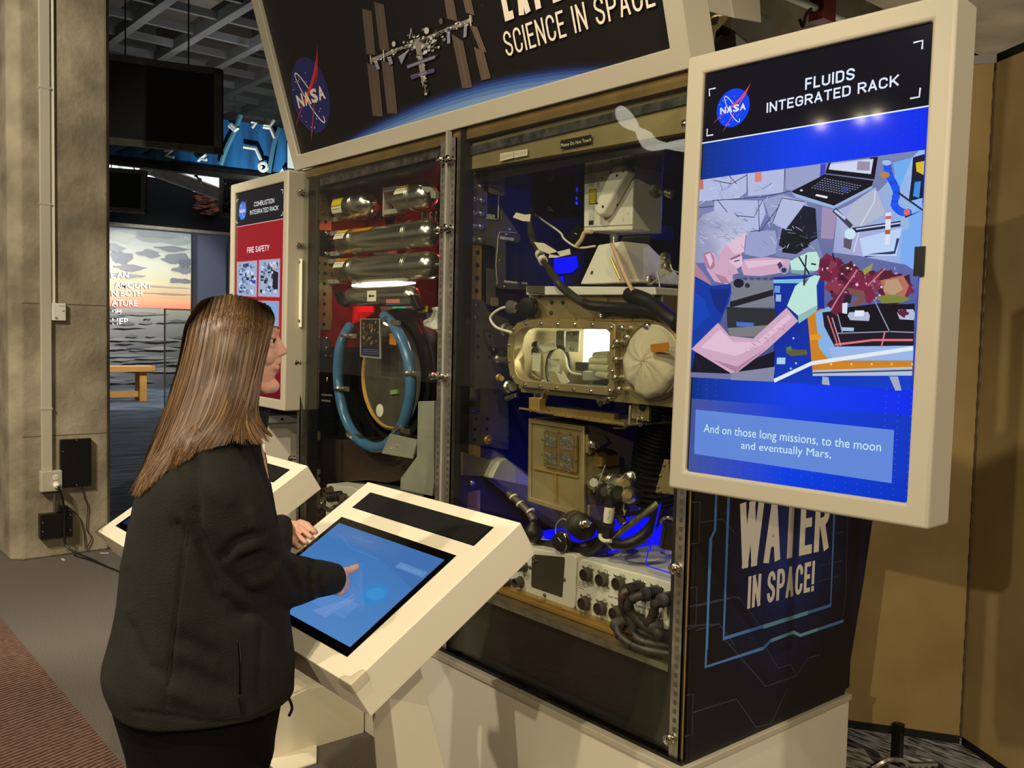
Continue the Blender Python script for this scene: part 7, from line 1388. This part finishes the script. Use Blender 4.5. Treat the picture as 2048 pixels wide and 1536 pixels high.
def K(px, py, h): return onpl(px, py, KN, KO)+KN*h
def remesh(name, mb, m, vox, parent, smooth=6, fac=.5, bevel=0):
    me = bpy.data.meshes.new('tmp'); me.from_pydata(mb.v, [], mb.f); me.update(); o = bpy.data.objects.new('tmp', me); COL.objects.link(o)
    r_ = o.modifiers.new('r', 'REMESH'); r_.mode = 'VOXEL'; r_.voxel_size = vox
    s_ = o.modifiers.new('s', 'SMOOTH'); s_.iterations = smooth; s_.factor = fac
    dg = bpy.context.evaluated_depsgraph_get(); nm = bpy.data.meshes.new_from_object(o.evaluated_get(dg)); bpy.data.objects.remove(o)
    off = wl(parent)
    for v_ in nm.vertices: v_.co -= off
    nm.materials.clear(); nm.materials.append(M[m] if isinstance(m, str) else m); nm.polygons.foreach_set('use_smooth', [True]*len(nm.polygons)); nm.name = name
    o = bpy.data.objects.new(name, nm); COL.objects.link(o); o.parent = parent; WL[o.name] = off; return o
# body
b = MB()
b.ell(hp3(.004, 0, -.004), (.088, .070, .074), hax, 24, 16); b.ell(hp3(.042, 0, -.010), (.060, .062, .060), hax, 20, 12); b.ell(hp3(.047, 0, -.076), (.057, .050, .062), hax, 20, 12)
b.ell(hp3(.090, 0, -.121), (.021, .022, .018), hax); b.ell(hp3(.076, 0, -.036), (.033, .042, .042), hax); b.ell(hp3(.078, 0, .0), (.027, .046, .032), hax); b.ell(hp3(.077, 0, -.074), (.030, .034, .028), hax)
for s_ in (-1, 1):
    capsule(b, hp3(.01, s_*.050, -.085), hp3(.078, s_*.014, -.124), .018, .016); b.ell(hp3(.078, s_*.034, -.050), (.022, .022, .022), hax)
    capsule(b, hp3(.101, s_*.006, .010), hp3(.086, s_*.044, .012), .0095, .009); b.ell(hp3(.108, s_*.0105, -.044), (.0085, .0065, .0065), hax)
    b.ell(hp3(.089, s_*.031, -.0035), (.012, .019, .0085), hax); b.ell(hp3(.088, s_*.031, -.024), (.012, .019, .008), hax)
    b.ell(hp3(.100, s_*.022, -.076), (.010, .012, .009), hax)
capsule(b, hp3(.1005, 0, -.006), hp3(.1135, 0, -.033), .0085, .0095); b.ell(hp3(.1185, 0, -.0395), .009); capsule(b, hp3(.108, 0, -.05), hp3(.106, 0, -.062), .007, .009)
b.ell(hp3(.1005, 0, -.067), (.0095, .021, .0065), hax); b.ell(hp3(.098, 0, -.087), (.0095, .019, .007), hax)
NB = D(452, 862, DC); capsule(b, hp3(-.008, 0, -.09), NB, .056, .062, 20)
chest = D(425, 960, DC); waist = D(408, 1180, DC); hip = D(398, 1400, DC)
bx_ = (Fb, Rb, hu)
b.ell(D(440, 905, DC), (.10, .17, .07), bx_); b.ell(chest, (.13, .17, .16), bx_); b.ell(waist, (.12, .15, .17), bx_); b.ell(hip, (.14, .18, .15), bx_)
shR = D(420, 912, 2.01); elR = D(522, 1150, 2.08); wrR = D(660, 1158, 2.27)
chain(b, [shR, elR, wrR], [.055, .042, .026])
shL = D(455, 912, 2.33); elL = D(500, 1110, 2.44); wrL = kp(-.800, -.285, .042)
chain(b, [shL, elL, wrL], [.052, .040, .026])
tip = onpl(716, 1139.5, KN, KO)+KN*.009
k1_ = D(683, 1144, 2.325)
capsule(b, wrR, D(680, 1152, 2.315), .024, .020); capsule(b, wrR, D(678, 1166, 2.30), .022, .017); capsule(b, D(680, 1152, 2.315), D(678, 1168, 2.30), .017, .015)
chain(b, [k1_, D(699, 1141.5, 2.365), tip.lerp(D(699, 1141.5, 2.365), .35), tip], [.0118, .0112, .0102, .0090])
for (kx, ky, kd), (px_, py_, pd), (tx, ty, td) in [((687, 1153, 2.325), (693, 1164, 2.35), (684, 1172, 2.33)), ((685, 1163, 2.315), (691, 1174, 2.335), (681, 1179, 2.315)), ((680, 1173, 2.30), (684, 1182, 2.315), (675, 1184, 2.30))]:
    chain(b, [D(kx, ky, kd), D(px_, py_, pd), D(tx, ty, td)], [.0108, .0104, .0094])
chain(b, [D(664, 1172, 2.28), D(672, 1184, 2.29), D(682, 1185, 2.30)], [.012, .0095, .0085])
# left hand over the kiosk edge
capsule(b, wrL, kp(-.742, -.285, .030), .022, .014); capsule(b, wrL, kp(-.742, -.255, .028), .021, .013); capsule(b, kp(-.745, -.295, .030), kp(-.742, -.245, .028), .0135, .012)
for v_, l_ in ((-.302, .0), (-.281, .008), (-.259, .004), (-.238, -.010)):
    chain(b, [kp(-.745, v_*.9-.028, .029), kp(-.712, v_, .026), kp(-.688+l_*.5, v_-.002, .017), kp(-.668+l_, v_-.004, .0085)], [.0100, .0088, .0080, .0072], 14)
chain(b, [kp(-.765, -.305, .030), kp(-.728, -.333, .024), kp(-.690, -.330, .0105)], [.0125, .0105, .0092])
for s_, dx in ((1, -1), (-1, 1)):
    hpj = hip+Rb*.09*s_-V((0, 0, .10)); gx = V((hpj.x, hpj.y, 0)); chain(b, [hpj, gx+V((0, 0, .48))+Fb*.02, gx+V((0, 0, .08))-Fb*.01, gx+V((0, 0, .04))+Fb*.12], [.085, .06, .042, .035])
body = remesh('body', b, 'skin', .0032, woman, 3, .4)
# face details
for s_ in (-1, 1):
    e_ = obj('eyeball', MB().ell(hp3(.0845, s_*.031, -.0135), .0120), mat('eye_white', (226, 220, 212), .15), woman)
    obj('iris', MB().lathe(hp3(.0957, s_*.031, -.0135), hf, [(0, .0058), (.0012, .0054), (.0018, .002)], 16), mat('iris_brown', (50, 34, 24), .15), e_)
    obj('eyelash', MB().tube([hp3(.0995-.25*(t-.5)**2*.06, s_*(.031+(t-.5)*.030), -.0105-(t-.5)**2*.02) for t in [i/8 for i in range(9)]], .0022, 6), 'black', woman)
    obj('eyebrow', MB().tube([hp3(.1075-.02*t*t, s_*(.012+t*.034), .014+.006*math.sin(t*2.6)) for t in [i/8 for i in range(9)]], [.0008, .0012, .0015, .0015, .0014, .0012, .0010, .0008, .0006], 6), mat('brow_hair', (128, 88, 60), .7), woman)
obj('lips', MB().ell(hp3(.1035, 0, -.0695), (.0075, .019, .0042), hax).ell(hp3(.1005, 0, -.0875), (.0078, .017, .005), hax), mat('lip_pink', (196, 104, 96), .35), woman)
obj('teeth', MB().ell(hp3(.1015, 0, -.0782), (.0055, .0165, .0055), hax), mat('tooth_white', (226, 220, 208), .2), woman)
obj('finger_ring', MB().tube([D(684, 1163, 2.313)+(RGT*math.cos(t)*.35+UPV*math.sin(t)+FWD*math.cos(t)*.9)*.0108 for t in [6.283*i/20 for i in range(20)]], .0016, 6, closed=True), 'chrome', woman)
# jacket
M['fleece'] = mat('dark_fleece', (31, 30, 25), .95, 0, .22, 9, .35, 260, spec=.25)
j = MB(); rings = []
rows = [(1384, 232, 582, .218), (1345, 219, 583, .222), (1325, 216, 583, .224), (1300, 222, 582, .222), (1250, 235, 577, .218), (1200, 243, 573, .215), (1130, 248, 566, .21), (1060, 258, 558, .21), (1000, 268, 548, .21), (950, 285, 540, .205), (905, 312, 532, .19), (878, 340, 526, .155), (856, 385, 524, .105), (842, 408, 522, .078), (822, 415, 520, .070)]
for y, xl, xr, al in rows:
    P_ = D((xl+xr)/2, y, DC); hs = (xr-xl)/2*PM; af = math.sqrt(max(.003, hs*hs-(al*.383)**2))/.923; ring_ = []
    for i in range(44):
        t = 6.283185*i/44; c, s_ = math.cos(t), math.sin(t); e = .86
        ring_.append(P_+Fb*(af*math.copysign(abs(c)**e, c))+Rb*(al*math.copysign(abs(s_)**e, s_)))
    rings.append(ring_)
j.loft(rings)
slR = [D(424, 915, 2.03), D(448, 985, 2.0), D(482, 1075, 2.02), D(520, 1145, 2.09), D(575, 1162, 2.155), D(628, 1158, 2.225), D(667, 1157, 2.285)]
def ctube(pts, rr, n=20):
    cp = crom(pts, 6); k = len(pts); r2 = [rr[min(i//6, k-1)]+(rr[min(i//6+1, k-1)]-rr[min(i//6, k-1)])*(i % 6)/6 for i in range(len(cp))]
    j.ell(cp[0], rr[0], n=20, mm=12); j.tube(cp, r2, n)
ctube(slR, [.080, .086, .084, .078, .064, .048, .0385])
slL = [D(450, 915, 2.29), D(470, 1000, 2.35), D(500, 1100, 2.42), D(540, 1112, 2.50), kp(-.785, -.284, .040)]
ctube(slL, [.075, .078, .070, .052, .036])
jk_ = remesh('jacket', j, 'fleece', .0055, woman, 5, .5)
# folds: real relief on the cloth along traced crease lines
cre = [(385, 900, 392, 1060, -.010, 14), (392, 1060, 440, 1190, -.012, 15), (440, 1190, 500, 1236, -.012, 14), (372, 1050, 330, 1420, -.004, 4), (470, 1085, 520, 1065, -.012, 10), (470, 1085, 440, 1120, -.008, 10), (475, 1130, 528, 1105, -.012, 9), (528, 1105, 560, 1120, -.006, 10), (495, 1170, 548, 1150, .008, 14), (548, 1150, 560, 1108, .006, 12), (578, 1130, 600, 1180, -.009, 9), (612, 1130, 632, 1175, -.007, 7), (628, 1128, 618, 1200, -.008, 7), (645, 1150, 640, 1195, -.006, 7), (600, 1122, 622, 1150, .006, 9), (560, 1108, 590, 1135, .005, 9), (350, 1270, 440, 1320, -.007, 18), (345, 1330, 460, 1385, -.008, 20), (330, 1375, 440, 1425, .006, 18), (440, 1320, 470, 1400, -.005, 14), (255, 1240, 290, 1330, -.006, 12), (290, 1330, 350, 1360, -.004, 14), (525, 1230, 520, 1390, -.004, 8), (345, 1040, 372, 1085, -.008, 12), (250, 1130, 255, 1220, -.004, 16), (262, 1420, 420, 1445, -.003, 4), (420, 1445, 500, 1440, -.003, 4), (500, 1440, 575, 1400, -.003, 4), (400, 960, 470, 1010, .004, 20), (498, 1010, 520, 1080, .006, 12), (450, 1230, 560, 1225, -.006, 14)]
me = jk_.data; off = wl(woman); me.update(); nrm = [v_.normal.copy() for v_ in me.vertices]
from mathutils import noise
def prj(p): d = p-CAM; z_ = d.dot(FWD); return 1024+FPX*d.dot(RGT)/z_, 768-FPX*d.dot(UPV)/z_, z_
for v_, n in zip(me.vertices, nrm):
    w_ = v_.co+off; x, y, z_ = prj(w_); tot = .0022*noise.noise(w_*9)+.0012*noise.noise(w_*22)
    if n.dot(w_-CAM) < .1:
        for x0, y0, x1, y1, am, wd in cre:
            if x < min(x0, x1)-3*wd or x > max(x0, x1)+3*wd or y < min(y0, y1)-3*wd or y > max(y0, y1)+3*wd: continue
            dx, dy = x1-x0, y1-y0; t = max(0, min(1, ((x-x0)*dx+(y-y0)*dy)/(dx*dx+dy*dy))); d2 = (x-x0-dx*t)**2+(y-y0-dy*t)**2
            tot += 1.5*am*math.exp(-d2/(wd*wd))*min(1, .35+4*t*(1-t))
    v_.co += n*tot
me.update()
def hit(o, px, py):
    off_ = WL[o.name]; ok, loc, nn_, _i = o.ray_cast(CAM-off_, ray(px, py).normalized()); return (loc+off_, nn_) if ok else (D(px, py, 2.0), -FWD)
def on(o, pts, h): return [hit(o, x, y)[0]+hit(o, x, y)[1]*h for x, y in pts]
obj('pocket_zip', MB().tube(on(jk_, [(477, 1285), (479, 1310), (480, 1335), (480, 1360), (480, 1388)], .001), .0022, 8), 'blackgloss', woman)
p = on(jk_, [(480, 1393), (482, 1400), (482, 1412), (484, 1428)], .003); obj('zip_pull', MB().tube(p, [.004, .005, .0045, .003], 8), 'black', woman)
for nm, pts in (('side_seam', [(375, 1055), (368, 1130), (356, 1210), (345, 1290), (334, 1370), (326, 1425)]), ('hem_seam', [(240, 1402), (300, 1425), (380, 1437), (460, 1437), (530, 1418), (570, 1392)]), ('front_zip', [(530, 905), (540, 960), (549, 1010), (556, 1060)])): obj(nm, MB().tube(crom(on(jk_, pts, .0002), 5), .0011, 6), 'fleece', woman)
p = D(577, 1396, DC+.03); obj('drawcord', MB().tube(crom([p, D(582, 1406, DC+.03), D(584, 1418, DC+.03), D(578, 1432, DC+.03)], 4), .0035, 8), 'black', woman)
cr_ = MB(); cc_ = D(468, 866, DC); ring0 = []; 
for z_, k in ((0, 1.0), (.03, .97), (.055, .95)):
    ring0.append([cc_+V((0, 0, z_))+Fb*(.068*k*math.cos(t)+z_*.2)+Rb*(.076*k*math.sin(t)) for t in [6.283*i/36 for i in range(36)]])
cr_.loft(ring0, cap=False); co = obj('collar', cr_, 'fleece', woman, smooth=True); so = co.modifiers.new('solid', 'SOLIDIFY'); so.thickness = .006
for pts, r_ in ((slR, .040), (slL, .037)):
    a_, b_2 = pts[-2], pts[-1]; d = (b_2-a_).normalized(); obj('cuff', MB().tube([b_2-d*.03, b_2-d*.018, b_2+d*.004, b_2+d*.008], [r_*1.03, r_*.96, r_*.94, r_*.86], 22), 'fleece', woman)
# trousers and shoes
tr_ = MB(); M['trouser'] = mat('black_trousers', (6, 5, 5), .9, 0, .2, 10, .2, 200, spec=.15)
rw_ = []
for y, xl, xr, al in [(1350, 228, 570, .20), (1400, 236, 562, .20), (1480, 255, 550, .20), (1520, 262, 547, .195)]:
    P_ = D((xl+xr)/2, y, DC); hs = (xr-xl)/2*PM; af = math.sqrt(max(.003, hs*hs-(al*.383)**2))/.923
    rw_.append([P_+Fb*(af*math.cos(t))+Rb*(al*math.sin(t)) for t in [6.283185*i/32 for i in range(32)]])
tr_.loft(rw_[::-1])
h0 = sum(rw_[-1], V())/32
for s_ in (1, -1):
    g_ = V((h0.x, h0.y, 0))+Rb*.095*s_
    def el(z_, a_, l_, o_=0): return [g_+Fb*(a_*math.cos(t)+o_)+Rb*(l_*math.sin(t))+V((0, 0, z_)) for t in [6.283185*i/24 for i in range(24)]]
    tr_.loft([el(.06, .065, .06), el(.3, .075, .068), el(.45, .085, .075), el(h0.z+.03, .15, .10)])
    obj('shoe', MB().loft([[g_+Fb*(.05+.13*math.cos(t))+Rb*(.042*math.sin(t))+V((0, 0, z_)) for t in [6.283185*i/24 for i in range(24)]] for z_ in (.001, .03)]+[[g_+Fb*(.02+.08*math.cos(t))+Rb*(.035*math.sin(t))+V((0, 0, .07)) for t in [6.283185*i/24 for i in range(24)]]]), 'black', woman, bevel=.006)
remesh('trousers', tr_, 'trouser', .008, woman, 5, .5)
# hair: a grid of guide locks, a solid under layer and many strands
gd = [[(539, 613, 2.15), (549, 636, 2.10), (541, 672, 2.07), (530, 715, 2.06), (520, 765, 2.055), (514, 815, 2.04), (524, 850, 2.02), (546, 872, 2.02)],
      [(530, 606, 2.15), (538, 640, 2.085), (528, 690, 2.055), (514, 745, 2.04), (502, 800, 2.02), (496, 835, 2.0), (506, 860, 1.98), (528, 888, 1.97)],
      [(512, 598, 2.15), (512, 645, 2.075), (503, 700, 2.045), (492, 755, 2.03), (480, 805, 2.01), (470, 840, 1.98), (462, 865, 1.96), (452, 890, 1.945)],
      [(490, 592, 2.15), (486, 640, 2.065), (476, 700, 2.035), (466, 755, 2.025), (452, 805, 2.0), (438, 840, 1.975), (418, 870, 1.955), (398, 905, 1.945)],
      [(466, 588, 2.15), (458, 635, 2.06), (448, 700, 2.035), (436, 760, 2.025), (420, 820, 2.0), (402, 860, 1.975), (385, 895, 1.96), (368, 925, 1.955)],
      [(444, 588, 2.15), (432, 635, 2.065), (422, 700, 2.04), (408, 765, 2.03), (388, 830, 2.01), (366, 880, 1.995), (345, 925, 1.99), (325, 965, 1.99)],
      [(424, 592, 2.15), (408, 640, 2.075), (395, 705, 2.05), (378, 775, 2.04), (354, 845, 2.035), (330, 905, 2.03), (308, 960, 2.035), (292, 1000, 2.04)],
      [(408, 598, 2.16), (386, 645, 2.095), (372, 710, 2.08), (352, 785, 2.075), (326, 860, 2.08), (303, 915, 2.085), (286, 960, 2.09), (275, 990, 2.09)],
      [(400, 604, 2.17), (372, 650, 2.14), (360, 715, 2.13), (340, 790, 2.12), (312, 865, 2.13), (292, 920, 2.13), (277, 960, 2.135), (268, 985, 2.135)],
      [(402, 603, 2.18), (374, 650, 2.19), (362, 718, 2.19), (343, 792, 2.18), (318, 865, 2.19), (298, 920, 2.19), (284, 955, 2.19), (276, 975, 2.19)],
      [(412, 598, 2.19), (388, 648, 2.23), (374, 715, 2.245), (358, 790, 2.24), (334, 860, 2.25), (315, 910, 2.26), (300, 945, 2.26), (292, 965, 2.26)],
      [(430, 592, 2.19), (412, 640, 2.255), (402, 705, 2.28), (388, 775, 2.28), (366, 840, 2.30), (350, 885, 2.32), (338, 915, 2.33), (330, 935, 2.33)],
      [(455, 589, 2.18), (448, 635, 2.265), (440, 700, 2.285), (430, 760, 2.29), (415, 815, 2.31), (402, 850, 2.34), (392, 880, 2.36), (385, 900, 2.36)],
      [(485, 592, 2.17), (482, 640, 2.255), (475, 700, 2.275), (465, 755, 2.28), (455, 805, 2.29), (450, 835, 2.32), (446, 860, 2.34), (444, 880, 2.34)],
      [(512, 598, 2.16), (514, 645, 2.235), (506, 700, 2.255), (498, 750, 2.26), (490, 800, 2.27), (486, 830, 2.29), (490, 855, 2.30), (496, 870, 2.30)],
      [(530, 606, 2.155), (536, 650, 2.205), (526, 700, 2.235), (514, 750, 2.24), (506, 800, 2.24), (504, 830, 2.25), (512, 850, 2.25), (522, 862, 2.25)]]
gw = [crom([D(*q) for q in g], 5) for g in gd]; NG = len(gw); NP = len(gw[0])
cen = [sum((g[k] for g in gw), V())/NG for k in range(NP)]
def gpt(u, t, inset=0):
    u = max(0, min(NG-1.0001, u)); i = int(u); f = u-i; t = max(0, min(NP-1.0001, t)); k = int(t); h = t-k
    def c(ii, kk): return gw[ii][kk]
    i0, i2, i3 = max(0, i-1), i+1, min(NG-1, i+2)
    def row(kk):
        a, b_, cc, d = gw[i0][kk], gw[i][kk], gw[i2][kk], gw[i3][kk]
        return .5*((2*b_)+(cc-a)*f+(2*a-5*b_+4*cc-d)*f*f+(-a+3*b_-3*cc+d)*f*f*f)
    p = row(k).lerp(row(min(k+1, NP-1)), h); ce = cen[k].lerp(cen[min(k+1, NP-1)], h)
    if inset: d = ce-p; L = d.length; p = p+d*(min(inset, L*.6)/max(L, 1e-5))
    return p
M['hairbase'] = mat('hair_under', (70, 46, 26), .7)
hm_ = bpy.data.materials.new('hair_strands'); hm_.use_nodes = True; nt = hm_.node_tree; pb = nt.nodes['Principled BSDF']
at = nt.nodes.new('ShaderNodeAttribute'); at.attribute_name = 'Col'; nt.links.new(at.outputs['Color'], pb.inputs['Base Color']); pb.inputs['Roughness'].default_value = .42
pb.inputs['Anisotropic'].default_value = .6; pb.inputs['Specular IOR Level'].default_value = .6
mb = MB(); NU = 60; NT = 24; vs = [gpt(u*(NG-1)/NU, t*(NP-1)*.80/NT, .012+.004*math.sin(u*1.3)) for u in range(NU+1) for t in range(NT+1)]
def outp(p):
    ok, cl_, nn_, _f = jk_.closest_point_on_mesh(p-wl(woman)); dd = (p-wl(woman)-cl_).dot(nn_) if ok else 1
    return p+nn_*(.002-dd) if dd < .002 else p
vs = [outp(p) for p in vs]
mb.add(vs, [(u*(NT+1)+t, u*(NT+1)+t+1, (u+1)*(NT+1)+t+1, (u+1)*(NT+1)+t) for u in range(NU) for t in range(NT)])
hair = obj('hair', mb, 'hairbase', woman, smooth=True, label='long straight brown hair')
sv = []; sf = []; sc = []; rh = random.Random(21)
def clump(u): return .5+.5*math.sin(u*9.0+2*math.sin(u*3.7))
NS = 7500
for s_ in range(NS):
    u = rh.uniform(0, NG-1) if rh.random() < .35 else rh.uniform(0, 8.4); lay = abs(rh.gauss(0, .004)); ns = 17
    t0 = rh.uniform(0, .05) if rh.random() < .8 else rh.uniform(0, .35); ck = round(u*2.6); t1 = min(1, .84+.15*abs(math.sin(ck*2.3+1))+rh.gauss(0, .035))
    if rh.random() < .3: t1 = rh.uniform(.5, .86)
    ph, am = rh.uniform(0, 6.28), rh.uniform(.0004, .003); du = rh.gauss(0, .22); wd = rh.uniform(.0006, .0016)
    uc = ck/2.6+.12*math.sin(ck*5.1); pull = rh.uniform(.35, 1.1)
    k0 = len(sv); base = rh.choice([(78, 55, 33), (92, 66, 40), (64, 44, 26), (112, 84, 54), (52, 35, 20), (100, 72, 43), (130, 101, 68)])
    pts = []
    for i in range(ns):
        t = t0+(t1-t0)*i/(ns-1); gather = max(0, t-.55)*1.8*pull
        uu = u+du*t*t; uu = uu+(uc-uu)*min(.85, gather)
        p = gpt(uu, t*(NP-1), lay-.002*math.sin(u*14+t*3)-.003*(clump(uc*1.7)*max(0, t-.4)))
        p = p+V((math.sin(ph+t*7), math.cos(ph*1.3+t*6), 0))*am*t*2+V((0, 0, 1))*0
        if t > .5:
            ok, cl_, nn_, _f = jk_.closest_point_on_mesh(p-wl(woman))
            if ok:
                dd = (p-wl(woman)-cl_).dot(nn_); mn = .003+.006*((s_*7) % 10)/10
                if dd < mn: p = p+nn_*(mn-dd)
        pts.append(p)
    if rh.random() < .03:
        for i in range(ns): pts[i] = pts[i]-hx*(i/ns)**2*rh.uniform(.004, .012)
    for i, p in enumerate(pts):
        t = i/(ns-1); tan = (pts[min(i+1, ns-1)]-pts[max(i-1, 0)]); ce = cen[min(NP-1, int((t0+(t1-t0)*t)*(NP-1)))]
        o_ = (p-ce); sd = tan.cross(o_); sd = sd.normalized() if sd.length > 1e-7 else hx
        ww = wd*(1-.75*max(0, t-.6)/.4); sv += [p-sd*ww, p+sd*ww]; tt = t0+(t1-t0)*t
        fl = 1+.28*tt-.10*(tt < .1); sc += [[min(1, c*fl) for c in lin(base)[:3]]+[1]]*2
    for i in range(ns-1): a = k0+2*i; sf.append((a, a+1, a+3, a+2))
me = bpy.data.meshes.new('hair_strands'); me.from_pydata([p-wl(woman) for p in sv], [], sf); me.update()
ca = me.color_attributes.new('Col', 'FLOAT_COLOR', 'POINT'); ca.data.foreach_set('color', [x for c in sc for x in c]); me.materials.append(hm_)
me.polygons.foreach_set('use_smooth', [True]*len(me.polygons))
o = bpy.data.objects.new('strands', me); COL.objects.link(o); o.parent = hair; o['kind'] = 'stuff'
for q_ in list(bpy.data.objects):
    if q_.type == 'EMPTY' and not q_.children: bpy.data.objects.remove(q_)
